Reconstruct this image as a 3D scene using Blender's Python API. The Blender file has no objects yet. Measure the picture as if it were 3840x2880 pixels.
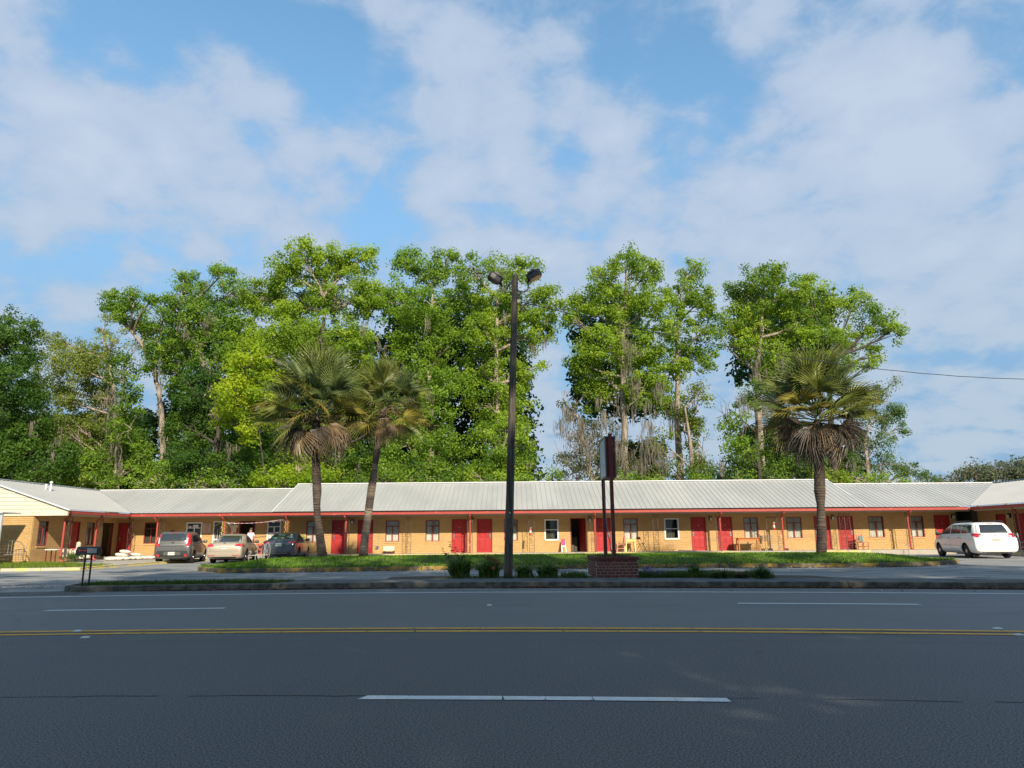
import bpy, bmesh, math, random
import numpy as np
from mathutils import Vector, Matrix
from mathutils.bvhtree import BVHTree
rnd = random.Random(7); rng = np.random.default_rng(7)
scene = bpy.context.scene
R = math.radians

# ---------------------------------------------------------------- camera
FOC = 2663.0; PITCH = R(12.08); ROLL = R(0.49); EYE = Vector((0, 0, 1.3))
_f = Vector((0, math.cos(PITCH), math.sin(PITCH))); _u0 = Vector((0, -math.sin(PITCH), math.cos(PITCH))); _r0 = Vector((1, 0, 0))
_r = _r0 * math.cos(ROLL) - _u0 * math.sin(ROLL); _u = _u0 * math.cos(ROLL) + _r0 * math.sin(ROLL)
cd = bpy.data.cameras.new('camera'); cam = bpy.data.objects.new('camera', cd); scene.collection.objects.link(cam)
cd.sensor_width = 36; cd.lens = 36 * FOC / 3840; cd.clip_end = 3000; cd.clip_start = .1
cam.matrix_world = Matrix(((_r.x, _u.x, -_f.x, EYE.x), (_r.y, _u.y, -_f.y, EYE.y), (_r.z, _u.z, -_f.z, EYE.z), (0, 0, 0, 1)))
scene.camera = cam
def ray(U, V): return _f + _r * ((U - 1920) / FOC) + _u * ((1440 - V) / FOC)
def atY(U, V, Y): d = ray(U, V); return EYE + d * (Y / d.y)          # survey helper: photo pixel -> real point at distance Y
def XY(U, V, Z): d = ray(U, V); return EYE + d * ((Z - EYE.z) / d.z)
def MPP(Y): return Y * 1.0 / FOC                                     # metres per photo pixel at distance Y

# ---------------------------------------------------------------- light and exposure
SUN_EL, SUN_AZ = R(31.5), R(19)          # sun behind the camera, to its right
sl = bpy.data.lights.new('sun', 'SUN'); sl.energy = 5.0; sl.angle = R(.53); sl.color = (1.0, .87, .68)
so = bpy.data.objects.new('sun', sl); scene.collection.objects.link(so)
sdir = Vector((math.sin(SUN_AZ) * math.cos(SUN_EL), -math.cos(SUN_AZ) * math.cos(SUN_EL), math.sin(SUN_EL)))
so.rotation_euler = sdir.to_track_quat('Z', 'Y').to_euler(); so.location = (30, -60, 60)
scene.view_settings.view_transform = 'Standard'; scene.view_settings.look = 'None'
scene.view_settings.exposure = 0.5; scene.view_settings.gamma = 1; scene.view_settings.use_curve_mapping = False
SKY_STRENGTH = .15
w = bpy.data.worlds.new('World'); scene.world = w; w.use_nodes = True
nt = w.node_tree; N = nt.nodes; L = nt.links; N.clear()
def nd(t, **k):
    n = N.new(t)
    for a, b in k.items(): setattr(n, a, b)
    return n
def mth(op, a, b=None, c=None, clamp=False):
    n = nd('ShaderNodeMath', operation=op, use_clamp=clamp)
    for i, v in enumerate((a, b, c)):
        if v is None: continue
        if isinstance(v, (int, float)): n.inputs[i].default_value = v
        else: L.new(v, n.inputs[i])
    return n.outputs[0]
sky = nd('ShaderNodeTexSky', sky_type='NISHITA', sun_disc=False); sky.sun_elevation = SUN_EL; sky.sun_rotation = R(180) - SUN_AZ
sky.air_density = 1.0; sky.dust_density = .6; sky.ozone_density = 1.2
tc = nd('ShaderNodeTexCoord'); sep = nd('ShaderNodeSeparateXYZ'); L.new(tc.outputs['Generated'], sep.inputs[0])
zc = mth('MAXIMUM', sep.outputs[2], 0.0); zz = mth('ADD', zc, .34)
px_ = mth('DIVIDE', sep.outputs[0], zz); py_ = mth('DIVIDE', sep.outputs[1], zz)
cmb = nd('ShaderNodeCombineXYZ'); L.new(px_, cmb.inputs[0]); L.new(py_, cmb.inputs[1])
def noise(scale, det, rough, off=(0, 0, 0), dist=0.0, src=None):
    mp = nd('ShaderNodeMapping'); mp.inputs['Location'].default_value = off; L.new(src or cmb.outputs[0], mp.inputs[0])
    n = nd('ShaderNodeTexNoise'); n.inputs['Scale'].default_value = scale; n.inputs['Detail'].default_value = det
    n.inputs['Roughness'].default_value = rough; n.inputs['Distortion'].default_value = dist; L.new(mp.outputs[0], n.inputs[0]); return n.outputs[0]
n1 = noise(3.0, 8, .60, (3.1, 1.7, 0), .3); n2 = noise(7.5, 8, .60, (9.4, 2.2, 3), .35)
sm = nd('ShaderNodeTexVoronoi', feature='SMOOTH_F1'); sm.inputs['Scale'].default_value = 9.5; sm.inputs['Smoothness'].default_value = .8
wv = nd('ShaderNodeVectorMath', operation='ADD'); wn = nd('ShaderNodeTexNoise'); wn.inputs['Scale'].default_value = 6; wn.inputs['Detail'].default_value = 5
L.new(cmb.outputs[0], wn.inputs[0]); wsc = nd('ShaderNodeVectorMath', operation='SCALE'); wsc.inputs[3].default_value = .13; L.new(wn.outputs[1], wsc.inputs[0])
L.new(cmb.outputs[0], wv.inputs[0]); L.new(wsc.outputs[0], wv.inputs[1]); L.new(wv.outputs[0], sm.inputs[0])
# clear gaps (negative) and thick banks (positive) of the real sky: direction, angular radius, weight
BLOBS = [(640,60,100,-.34),(700,180,80,-.34),(740,120,70,-.2),(1530,200,95,-.40),(1490,110,70,-.30),(1330,55,120,-.30),(1560,290,70,-.25),(1760,258,65,-.32),(1400,335,60,-.25),(1230,372,55,-.25),
         (2130,110,55,-.30),(575,350,45,-.34),(560,300,40,-.2),(300,20,130,-.2),(180,90,60,-.18),(430,540,90,-.14),(90,620,110,-.16),(150,400,160,.16),(230,480,50,-.2),(820,470,45,-.26),(240,250,30,-.12),(500,30,80,-.16),
         (60,200,90,.22),(300,290,130,.24),(420,430,120,.08),(550,150,90,.18),(660,290,80,.16),(560,480,130,.24),(900,60,80,.08),(1000,340,90,.2),(1150,250,130,.14),(1390,225,75,.16),(960,230,60,.14),
         (1300,450,200,.3),(1000,470,140,.22),(1750,170,90,.22),(1950,160,110,.2),(2000,350,180,.32),(1700,400,160,.2),(2100,500,200,.22),(1560,40,60,.14)]
acc = mth('ADD', mth('MULTIPLY', n1, .55), mth('MULTIPLY', n2, 1.15))
n3 = noise(19, 6, .6, (2.2, 5.1, 1), .3)
acc = mth('ADD', acc, mth('MULTIPLY', mth('SUBTRACT', n3, .5), .75))
lowc = nd('ShaderNodeMapRange'); L.new(zc, lowc.inputs[0]); lowc.inputs[1].default_value = .1; lowc.inputs[2].default_value = .5; lowc.inputs[3].default_value = .20; lowc.inputs[4].default_value = 0
acc = mth('ADD', acc, lowc.outputs[0])
acc = mth('ADD', acc, mth('MULTIPLY', mth('SUBTRACT', .42, sm.outputs['Distance']), 1.15))
S22 = 3840 / 2212
for (bu, bv, br, bw) in BLOBS:
    d = ray(bu * S22, bv * S22).normalized(); dp = nd('ShaderNodeVectorMath', operation='DOT_PRODUCT'); L.new(tc.outputs['Generated'], dp.inputs[0]); dp.inputs[1].default_value = d
    s = br * S22 / FOC * .8
    e = mth('EXPONENT', mth('MULTIPLY', mth('SUBTRACT', dp.outputs['Value'], 1.0), 2 / (s * s) / 2))
    acc = mth('ADD', acc, mth('MULTIPLY', e, bw))
cov = nd('ShaderNodeMapRange', interpolation_type='SMOOTHSTEP'); L.new(acc, cov.inputs[0]); cov.inputs[1].default_value = .50; cov.inputs[2].default_value = 1.12
cov.inputs[3].default_value = 0.0; cov.inputs[4].default_value = .93
hz = nd('ShaderNodeMapRange', interpolation_type='SMOOTHSTEP'); L.new(zc, hz.inputs[0]); hz.inputs[1].default_value = .10; hz.inputs[2].default_value = .72; hz.inputs[3].default_value = .95; hz.inputs[4].default_value = 0.0
cv2 = cov.outputs[0]
shd = nd('ShaderNodeMapRange'); L.new(acc, shd.inputs[0]); shd.inputs[1].default_value = .7; shd.inputs[2].default_value = 1.6
ccol = nd('ShaderNodeMix', data_type='RGBA'); L.new(shd.outputs[0], ccol.inputs[0])
ccol.inputs[6].default_value = (2.0, 2.55, 3.4, 1); ccol.inputs[7].default_value = (2.65, 3.12, 3.8, 1)
hcol = nd('ShaderNodeMix', data_type='RGBA'); hf = nd('ShaderNodeMapRange'); L.new(zc, hf.inputs[0]); hf.inputs[1].default_value = .05; hf.inputs[2].default_value = .45; hf.inputs[3].default_value = 1; hf.inputs[4].default_value = 0
L.new(hf.outputs[0], hcol.inputs[0]); L.new(ccol.outputs[2], hcol.inputs[6]); hcol.inputs[7].default_value = (2.3, 2.85, 3.4, 1)
mx = nd('ShaderNodeMix', data_type='RGBA'); L.new(cv2, mx.inputs[0])
tint = nd('ShaderNodeMix', data_type='RGBA', blend_type='MULTIPLY'); tint.inputs[0].default_value = 1; L.new(sky.outputs[0], tint.inputs[6]); tint.inputs[7].default_value = (.92, 1.22, 1.2, 1)
hb = nd('ShaderNodeMix', data_type='RGBA'); L.new(hz.outputs[0], hb.inputs[0]); L.new(tint.outputs[2], hb.inputs[6]); hb.inputs[7].default_value = (1.15, 1.95, 3.05, 1); L.new(hb.outputs[2], mx.inputs[6]); L.new(hcol.outputs[2], mx.inputs[7])
bg = nd('ShaderNodeBackground'); bg.inputs[1].default_value = SKY_STRENGTH; L.new(mx.outputs[2], bg.inputs[0])
wo = nd('ShaderNodeOutputWorld'); L.new(bg.outputs[0], wo.inputs[0])
w.cycles.sampling_method = 'MANUAL'; w.cycles.sample_map_resolution = 512

# ---------------------------------------------------------------- helpers
COL = scene.collection
BASE = {}
def setp(o, label=None, cat=None, group=None, kind=None):
    if label: o['label'] = label
    if cat: o['category'] = cat
    if group: o['group'] = group
    if kind: o['kind'] = kind
    return o
def thing(name, loc, label, cat, group=None):
    o = bpy.data.objects.new(name, None); COL.objects.link(o); o.location = loc; o.empty_display_size = .2
    BASE[o] = Vector(loc); return setp(o, label, cat, group)
def mkobj(name, me, parent=None, loc=None, rot=None, scale=None):
    o = bpy.data.objects.new(name, me); COL.objects.link(o)
    if parent is not None: o.parent = parent; BASE[o] = BASE.get(parent, Vector((0, 0, 0)))
    if loc is not None: o.location = loc
    if rot is not None: o.rotation_euler = rot
    if scale is not None: o.scale = scale
    return o
class MB:
    def __init__(s): s.v = []; s.f = []; s.m = []; s.cm = 0
    def add(s, vs, fs):
        b = len(s.v); s.v += [tuple(p) for p in vs]; s.f += [tuple(b + i for i in f) for f in fs]; s.m += [s.cm] * len(fs); return s
    def box(s, x0, x1, y0, y1, z0, z1):
        return s.add([(x0,y0,z0),(x1,y0,z0),(x1,y1,z0),(x0,y1,z0),(x0,y0,z1),(x1,y0,z1),(x1,y1,z1),(x0,y1,z1)],
                     [(0,3,2,1),(4,5,6,7),(0,1,5,4),(1,2,6,5),(2,3,7,6),(3,0,4,7)])
    def beam(s, a, b, w_, h_=None, up=(0, 0, 1)):
        a = Vector(a); b = Vector(b); h_ = h_ or w_; d = (b - a).normalized(); u = Vector(up)
        if abs(d.dot(u)) > .98: u = Vector((0, 1, 0))
        x = d.cross(u).normalized() * w_ / 2; y = x.cross(d).normalized() * h_ / 2
        vs = [p + i * x + j * y for p in (a, b) for i, j in ((-1,-1),(1,-1),(1,1),(-1,1))]
        return s.add(vs, [(0,3,2,1),(4,5,6,7),(0,1,5,4),(1,2,6,5),(2,3,7,6),(3,0,4,7)])
    def tube(s, pts, rad, n=8, cap=True):
        pts = [Vector(p) for p in pts]; k = len(pts)
        rad = rad if isinstance(rad, (list, tuple)) else [rad] * k
        b = len(s.v); ref = Vector((0, 0, 1)); x = None
        for i, p in enumerate(pts):
            d = (pts[min(i + 1, k - 1)] - pts[max(i - 1, 0)]).normalized()
            if x is None: x = d.cross(ref if abs(d.z) < .95 else Vector((1, 0, 0))).normalized()
            x = (x - d * x.dot(d)).normalized(); y = d.cross(x)
            for j in range(n):
                a = 2 * math.pi * j / n; s.v.append(tuple(p + (x * math.cos(a) + y * math.sin(a)) * rad[i]))
        for i in range(k - 1):
            for j in range(n):
                s.f.append((b+i*n+j, b+i*n+(j+1)%n, b+(i+1)*n+(j+1)%n, b+(i+1)*n+j)); s.m.append(s.cm)
        if cap:
            s.f.append(tuple(b + j for j in range(n))[::-1]); s.f.append(tuple(b+(k-1)*n+j for j in range(n))); s.m += [s.cm] * 2
        return s
    def lathe(s, prof, c, axis='z', n=16):
        b = len(s.v); c = Vector(c)
        for (r, h) in prof:
            for j in range(n):
                a = 2 * math.pi * j / n; p = {'z': (r*math.cos(a), r*math.sin(a), h), 'x': (h, r*math.cos(a), r*math.sin(a)), 'y': (r*math.sin(a), h, r*math.cos(a))}[axis]
                s.v.append(tuple(c + Vector(p)))
        for i in range(len(prof) - 1):
            for j in range(n): s.f.append((b+i*n+j, b+i*n+(j+1)%n, b+(i+1)*n+(j+1)%n, b+(i+1)*n+j)); s.m.append(s.cm)
        s.f.append(tuple(b+j for j in range(n))[::-1]); s.f.append(tuple(b+(len(prof)-1)*n+j for j in range(n))); s.m += [s.cm]*2
        return s
    def prism(s, poly, z0, z1):
        n = len(poly); vs = [(x, y, z0) for x, y in poly] + [(x, y, z1) for x, y in poly]
        return s.add(vs, [tuple(range(n))[::-1], tuple(range(n, 2*n))] + [(i, (i+1)%n, n+(i+1)%n, n+i) for i in range(n)])
    def mesh(s, name, mats, off=None, smooth=False):
        me = bpy.data.meshes.new(name); vs = s.v
        if off is not None: ox, oy, oz = off; vs = [(a-ox, b-oy, c-oz) for a, b, c in vs]
        me.from_pydata(vs, [], s.f)
        for m_ in (mats if isinstance(mats, (list, tuple)) else [mats]): me.materials.append(m_)
        if any(s.m): me.polygons.foreach_set('material_index', s.m)
        if smooth: me.polygons.foreach_set('use_smooth', [True] * len(s.f))
        me.update(); return me
    def build(s, name, mats, parent=None, smooth=False, bevel=0, **k):
        off = BASE.get(parent) if parent is not None else None
        o = mkobj(name, s.mesh(name, mats, off, smooth), parent)
        if bevel:
            bv = o.modifiers.new('bevel', 'BEVEL'); bv.width = bevel; bv.segments = 2; bv.limit_method = 'ANGLE'
        for a in ('label', 'cat', 'group', 'kind'):
            if a in k: setp(o, **{a: k[a]})
        return o
def raw_mesh(name, V, Fq, mats, tone=None, k=4):
    me = bpy.data.meshes.new(name); n = len(V); m = len(Fq)
    me.vertices.add(n); me.vertices.foreach_set('co', np.asarray(V, 'f').ravel())
    me.loops.add(m * k); me.loops.foreach_set('vertex_index', np.asarray(Fq, 'i').ravel())
    me.polygons.add(m); me.polygons.foreach_set('loop_start', np.arange(0, m * k, k, dtype='i'))
    if tone is not None:
        at = me.color_attributes.new('tone', 'FLOAT_COLOR', 'POINT'); c = np.ones((n, 4), 'f'); c[:, :3] = tone; at.data.foreach_set('color', c.ravel())
    for m_ in (mats if isinstance(mats, (list, tuple)) else [mats]): me.materials.append(m_)
    me.update(calc_edges=True); return me
def copy_thing(src, loc, label=None, rotz=None):
    r = src.copy(); COL.objects.link(r); r.location = loc; BASE[r] = Vector(loc)
    if rotz is not None: r.rotation_euler = (0, 0, rotz)
    if label: r['label'] = label
    for ch in list(src.children):
        c = ch.copy(); COL.objects.link(c); c.parent = r
        for g in list(ch.children):
            d = g.copy(); COL.objects.link(d); d.parent = c
    return r

# ---------------------------------------------------------------- materials
def mat(name, c1, c2=None, scale=4, rough=.7, bump=0, bscale=60, metal=0, spec=.5, stretch=(1, 1, 1), detail=5, sharp=(.35, .65), c3=None, s3=.6, t3=(.55, .7), coat=0, alpha=None, space='world'):
    m = bpy.data.materials.new(name); m.use_nodes = True; t = m.node_tree; nn = t.nodes; ll = t.links
    p = nn['Principled BSDF']; p.inputs['Roughness'].default_value = rough; p.inputs['Metallic'].default_value = metal
    p.inputs['Specular IOR Level'].default_value = spec; p.inputs['Coat Weight'].default_value = coat; p.inputs['Coat Roughness'].default_value = .05
    p.inputs['Base Color'].default_value = (*c1, 1)
    if space == 'world': g = nn.new('ShaderNodeNewGeometry').outputs['Position']
    else: g = nn.new('ShaderNodeTexCoord').outputs['Object']
    mp = nn.new('ShaderNodeMapping'); mp.inputs['Scale'].default_value = stretch; ll.new(g, mp.inputs[0])
    def ns(sc, de): n = nn.new('ShaderNodeTexNoise'); n.inputs['Scale'].default_value = sc; n.inputs['Detail'].default_value = de; ll.new(mp.outputs[0], n.inputs[0]); return n.outputs[0]
    cur = None
    if c2 is not None:
        a = nn.new('ShaderNodeMapRange'); ll.new(ns(scale, detail), a.inputs[0]); a.inputs[1].default_value = sharp[0]; a.inputs[2].default_value = sharp[1]
        x = nn.new('ShaderNodeMix'); x.data_type = 'RGBA'; ll.new(a.outputs[0], x.inputs[0]); x.inputs[6].default_value = (*c1, 1); x.inputs[7].default_value = (*c2, 1); cur = x.outputs[2]
        if c3 is not None:
            a = nn.new('ShaderNodeMapRange'); ll.new(ns(s3, 4), a.inputs[0]); a.inputs[1].default_value = t3[0]; a.inputs[2].default_value = t3[1]
            y = nn.new('ShaderNodeMix'); y.data_type = 'RGBA'; ll.new(a.outputs[0], y.inputs[0]); ll.new(cur, y.inputs[6]); y.inputs[7].default_value = (*c3, 1); cur = y.outputs[2]
        ll.new(cur, p.inputs['Base Color'])
    if bump:
        b = nn.new('ShaderNodeBump'); b.inputs['Strength'].default_value = bump; b.inputs['Distance'].default_value = .02; ll.new(ns(bscale, 4), b.inputs['Height']); ll.new(b.outputs[0], p.inputs['Normal'])
    return m
def leafmat(name, transl=.35, rough=.55, spec=.3, boost=1.0):
    m = bpy.data.materials.new(name); m.use_nodes = True; t = m.node_tree; nn = t.nodes; ll = t.links
    p = nn['Principled BSDF']; p.inputs['Roughness'].default_value = rough; p.inputs['Specular IOR Level'].default_value = spec
    a = nn.new('ShaderNodeAttribute'); a.attribute_name = 'tone'; ll.new(a.outputs['Color'], p.inputs['Base Color'])
    tr = nn.new('ShaderNodeBsdfTranslucent'); hs = nn.new('ShaderNodeHueSaturation'); hs.inputs['Hue'].default_value = .485; hs.inputs['Value'].default_value = 1.5; ll.new(a.outputs['Color'], hs.inputs['Color']); ll.new(hs.outputs[0], tr.inputs[0])
    x = nn.new('ShaderNodeMixShader'); x.inputs[0].default_value = transl; ll.new(p.outputs[0], x.inputs[1]); ll.new(tr.outputs[0], x.inputs[2]); ll.new(x.outputs[0], nn['Material Output'].inputs[0]); return m
def flat(name, c, rough=.6, **k): return mat(name, c, rough=rough, **k)
def glass(name, c=(.02, .025, .03), rough=.04): return mat(name, c, rough=rough, spec=.9)
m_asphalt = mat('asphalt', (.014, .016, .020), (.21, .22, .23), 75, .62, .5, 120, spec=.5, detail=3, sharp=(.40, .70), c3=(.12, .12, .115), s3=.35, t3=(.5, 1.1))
m_asphalt_far = mat('far_asphalt', (.045, .048, .052), (.30, .305, .305), 75, .6, .5, 120, spec=.5, detail=3, sharp=(.38, .72), c3=(.20, .20, .19), s3=.35, t3=(.5, 1.1))  # paler asphalt tone for the far lanes
m_tar = flat('tar_seam', (.02, .022, .025), .9)
m_lot = mat('old_asphalt', (.17, .178, .185), (.33, .325, .305), 1.4, .88, .5, 45, stretch=(.35, 1.6, 1), detail=9, sharp=(.3, .72), c3=(.085, .09, .095), s3=1.1, t3=(.56, .68), spec=.3)
m_lotpale = mat('pale_concrete', (.36, .34, .30), (.25, .24, .215), 1.2, .88, .3, 50, detail=8)
m_sidewalk = mat('worn_concrete', (.125, .127, .125), (.065, .07, .07), 3, .9, .5, 40, detail=9, c3=(.05, .053, .05), s3=1.3, t3=(.54, .66))
m_kerb = mat('kerb_concrete', (.15, .13, .105), (.055, .055, .045), 5, .92, .7, 50, detail=8, c3=(.2, .18, .14), s3=1.8, t3=(.55, .7))
m_yellow = mat('yellow_kerb_paint', (.30, .20, .035), (.17, .12, .035), 5, .85, .5, 60, c3=(.085, .075, .05), s3=3.1, t3=(.44, .56))
m_yellow2 = mat('walkway_yellow_paint', (.62, .50, .16), (.52, .43, .18), 5, .8, c3=(.42, .38, .30), s3=1.4, t3=(.50, .58))
m_white = mat('white_road_paint', (.74, .75, .72), (.62, .63, .61), 8, .7, .2, 90, c3=(.3, .31, .32), s3=14, t3=(.64, .72))
m_line_y = mat('yellow_road_paint', (.72, .38, .04), (.60, .31, .035), 8, .7, .2, 90, c3=(.12, .09, .05), s3=14, t3=(.62, .7))
m_soil = mat('soil', (.055, .042, .03), (.10, .08, .055), 9, .95, .8, 60, detail=8)
m_turf = mat('turf_ground', (.035, .055, .012), (.06, .085, .02), 5, .95, .6, 60, detail=7, c3=(.09, .08, .045), s3=1.0, t3=(.60, .72))
m_walk = mat('walkway_concrete', (.42, .38, .31), (.33, .30, .25), 2.5, .85, .2, 60, detail=7)
m_brick = mat('painted_brick', (.56, .355, .15), (.455, .285, .115), 1.0, .8, .25, 90, detail=2, stretch=(3.3, 3.3, 10), sharp=(.25, .75), c3=(.40, .25, .11), s3=.16, t3=(.52, .75))
m_mortar = flat('painted_mortar', (.40, .25, .10), .85)
m_door = mat('red_door_paint', (.40, .026, .026), (.35, .023, .023), 3, .5, spec=.4)
m_doorf = mat('dark_red_trim', (.27, .035, .03), (.22, .03, .03), 4, .55)
m_gutter = mat('red_gutter_paint', (.40, .06, .045), (.35, .052, .04), 4, .5, c3=(.6, .2, .15), s3=3, t3=(.62, .72))
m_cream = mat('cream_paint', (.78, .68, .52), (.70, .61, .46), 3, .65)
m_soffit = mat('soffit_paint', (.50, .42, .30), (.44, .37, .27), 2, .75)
m_siding = mat('cream_siding', (.62, .56, .44), (.57, .51, .40), 2.5, .55)
m_roof = mat('galvanised_roof', (.40, .405, .39), (.35, .355, .345), 1.0, .5, spec=.4, metal=.12, stretch=(1, .3, .3), detail=6, c3=(.43, .43, .41), s3=.4, t3=(.5, .7))
m_rib = flat('roof_rib_metal', (.33, .335, .33), .5, metal=.1)
m_ridge = flat('ridge_metal', (.72, .74, .75), .4, metal=.1)
m_dark = flat('dark_interior', (.012, .01, .009), .9)
m_room = flat('room_wall', (.10, .085, .07), .9)
m_curtain = mat('white_curtain', (.68, .66, .58), (.56, .54, .47), 7, .85, stretch=(1, 1, .12), detail=4)
m_curtainb = mat('beige_curtain', (.35, .34, .25), (.27, .26, .19), 7, .85, stretch=(1, 1, .12), detail=4)
def panemat(name, c):
    m = bpy.data.materials.new(name); m.use_nodes = True; nn = m.node_tree.nodes; ll = m.node_tree.links; nn.remove(nn['Principled BSDF'])
    g = nn.new('ShaderNodeBsdfGlossy'); g.inputs['Roughness'].default_value = .02; t = nn.new('ShaderNodeBsdfTransparent'); t.inputs[0].default_value = (*c, 1)
    fr = nn.new('ShaderNodeFresnel'); fr.inputs[0].default_value = 1.5; x = nn.new('ShaderNodeMixShader'); ll.new(fr.outputs[0], x.inputs[0]); ll.new(t.outputs[0], x.inputs[1]); ll.new(g.outputs[0], x.inputs[2]); ll.new(x.outputs[0], nn['Material Output'].inputs[0]); return m
m_pane = panemat('window_glass', (.9, .93, .92)); m_paned = panemat('tinted_glass', (.45, .47, .47))
m_whitetrim = flat('white_trim', (.80, .79, .75), .5)
m_steel = flat('brushed_steel', (.5, .49, .46), .3, metal=.9)
m_iron = mat('weathered_iron', (.10, .075, .06), (.05, .04, .035), 20, .6, metal=.3)
m_black = flat('black_paint', (.015, .016, .018), .45)
m_maroon = mat('maroon_paint', (.15, .022, .025), (.11, .018, .02), 5, .5)
m_pbrick = mat('planter_brick', (.19, .055, .042), (.11, .036, .03), 14, .85, .5, 80, detail=6, c3=(.16, .075, .06), s3=7, t3=(.58, .7))
m_pmortar = mat('planter_mortar', (.42, .36, .31), (.30, .26, .22), 9, .95, .4, 70)
m_wood = mat('weathered_pole', (.115, .095, .075), (.035, .03, .026), 14, .9, .9, 60, stretch=(1, 1, .07), detail=8, c3=(.16, .14, .12), s3=18, t3=(.58, .68))
m_bark = mat('bark', (.36, .30, .24), (.15, .125, .10), 6, .95, .8, 20, stretch=(1, 1, .3), detail=7)
m_barkd = mat('dark_bark', (.075, .06, .05), (.035, .03, .025), 6, .95, .8, 20, stretch=(1, 1, .3), detail=7)
m_palmbark = mat('palm_bark', (.12, .085, .065), (.032, .025, .021), 11, .95, 1.0, 26, stretch=(.5, .5, 3.5), detail=6, c3=(.11, .09, .07), s3=2, t3=(.5, .7))
m_leaf = leafmat('broad_leaves', .5); m_palmbark2 = mat('pale_palm_bark', (.30, .23, .165), (.13, .10, .075), 9, .95, 1.0, 26, stretch=(.5, .5, 3.5), detail=6, c3=(.07, .055, .045), s3=.45, t3=(.42, .56))
m_frond = leafmat('palm_fronds', .16, .42, .45); m_grass = leafmat('grass_blades', .3, .6, .2); m_moss = leafmat('spanish_moss', .25, .9, .05)
m_tyre = flat('tyre_rubber', (.018, .018, .019), .85); m_rim = flat('alloy_rim', (.45, .43, .39), .3, metal=.8); m_blackp = flat('black_plastic', (.02, .021, .022), .6)
m_red = flat('red_lens', (.48, .012, .025), .15, spec=.8, coat=.5); m_clear = flat('clear_lens', (.65, .62, .60), .2, spec=.8); m_plate = flat('plate_white', (.62, .61, .56), .5)
m_cglass = glass('car_glass', (.025, .03, .035), .03); m_chrome = flat('chrome', (.6, .6, .6), .12, metal=1)
m_sandbag = mat('white_sandbag', (.70, .66, .58), (.58, .54, .46), 8, .85, .5, 40)
# ================================================================ the setting
def RY(x, y0):
    c = max(-15., min(15., x)); return y0 - .065 * c - .008 * c * c + (x - c) * (-.065 - .016 * c)
XS = [i * 1.0 for i in range(-70, 71)]
def strip(mb, ya, yb, z, xs=XS, zb=None):
    vs = []; fs = []
    for x in xs: vs += [(x, RY(x, ya), z), (x, RY(x, yb), z if zb is None else zb)]
    for i in range(len(xs) - 1): fs.append((2*i, 2*i+2, 2*i+3, 2*i+1))
    mb.add(vs, fs)
def frange(a, b, s):
    n = max(1, int(math.ceil((b - a) / s))); return [a + (b - a) * i / n for i in range(n + 1)]
def spath(p0, p1, s): return frange(p0, p1, s)
g = MB(); g.add([(-900, -400, -.12), (900, -400, -.12), (900, 1500, -.12), (-900, 1500, -.12)], [(0, 1, 2, 3)]); g.build('ground', m_turf, kind='structure')
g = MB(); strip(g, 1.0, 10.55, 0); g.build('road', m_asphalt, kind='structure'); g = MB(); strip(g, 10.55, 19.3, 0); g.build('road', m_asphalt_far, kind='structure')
g = MB(); strip(g, 17.98, 19.3, .004, frange(-70, -10.6, 1.0)); g.build('driveway_apron', m_sidewalk, kind='structure')
g = MB(); strip(g, 19.25, 19.7, -.02, XS, .08); strip(g, 19.7, 75, .08); g.build('motel_parking_lot', m_lot, kind='structure')
# road markings, cracked into short painted pieces as in the photo
def marking(label_, xa, xb, y0, wd, m, piece=1.0, gap=.008, slant=0, z=.005):
    g = MB(); x = xa
    while x < xb:
        x2 = min(xb, x + rnd.uniform(.55, 1.5) * piece); xs = frange(x, x2 - gap, 1.0); jl, jr = rnd.uniform(-.02, .02), rnd.uniform(-.02, .02)
        vs = []; fs = []
        for k, q in enumerate(xs):
            o = slant if (x == xa and k == 0) else 0
            vs += [(q + (jl if k == 0 and x != xa else 0), RY(q, y0 - wd/2), z), (q + o, RY(q, y0 + wd/2), z)]
        for i in range(len(xs) - 1): fs.append((2*i, 2*i+2, 2*i+3, 2*i+1))
        g.add(vs, fs); x = x2
    o = g.build('lane_marking', m, kind='structure'); o['label'] = label_
marking('solid white edge line', -70, 70, 17.42, .14, m_white, 3)
marking('far yellow centre line', -70, 70, 10.73, .15, m_line_y, .8, .012)
marking('near yellow centre line', -70, 70, 10.40, .15, m_line_y, .8, .012)
for (xa, xb, y0, lb) in ((-1.29, 1.72, 6.20, 'near white lane dash'), (-8.84, -5.5, 13.93, 'far left white lane dash'), (4.26, 7.5, 14.1, 'far right white lane dash')):
    yo = {6.20: 6.22, 13.93: 13.98, 14.1: 14.62}[y0]
    marking(lb, xa, xb, yo, .15 if y0 > 7 else .135, m_white, .55 if y0 < 7 else 2, .006, .06)
for x0 in (-30., -20.8, 17.5, 30.): marking('white lane dash', x0, x0 + 3.1, 14.2, .11, m_white)
for x0 in (-13.5, 11.5): marking('white lane dash', x0, x0 + 3.05, 6.2, .10, m_white)
g = MB()
for y0, wd in ((6.30, .018), (9.55, .012), (14.12, .02), (10.565, .03)):
    vs = []; fs = []; xs = frange(-40, 40, .25)
    for q in xs:
        wv_ = .012 * math.sin(q * 5.1) + .01 * math.sin(q * 13.7); h = wd * (.5 + .5 * rnd.random()); vs += [(q, RY(q, y0) + wv_ - h/2, .0025), (q, RY(q, y0) + wv_ + h/2, .0025)]
    for i in range(len(xs) - 1):
        if rnd.random() < .9: fs.append((2*i, 2*i+2, 2*i+3, 2*i+1))
    g.add(vs, fs)
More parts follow.
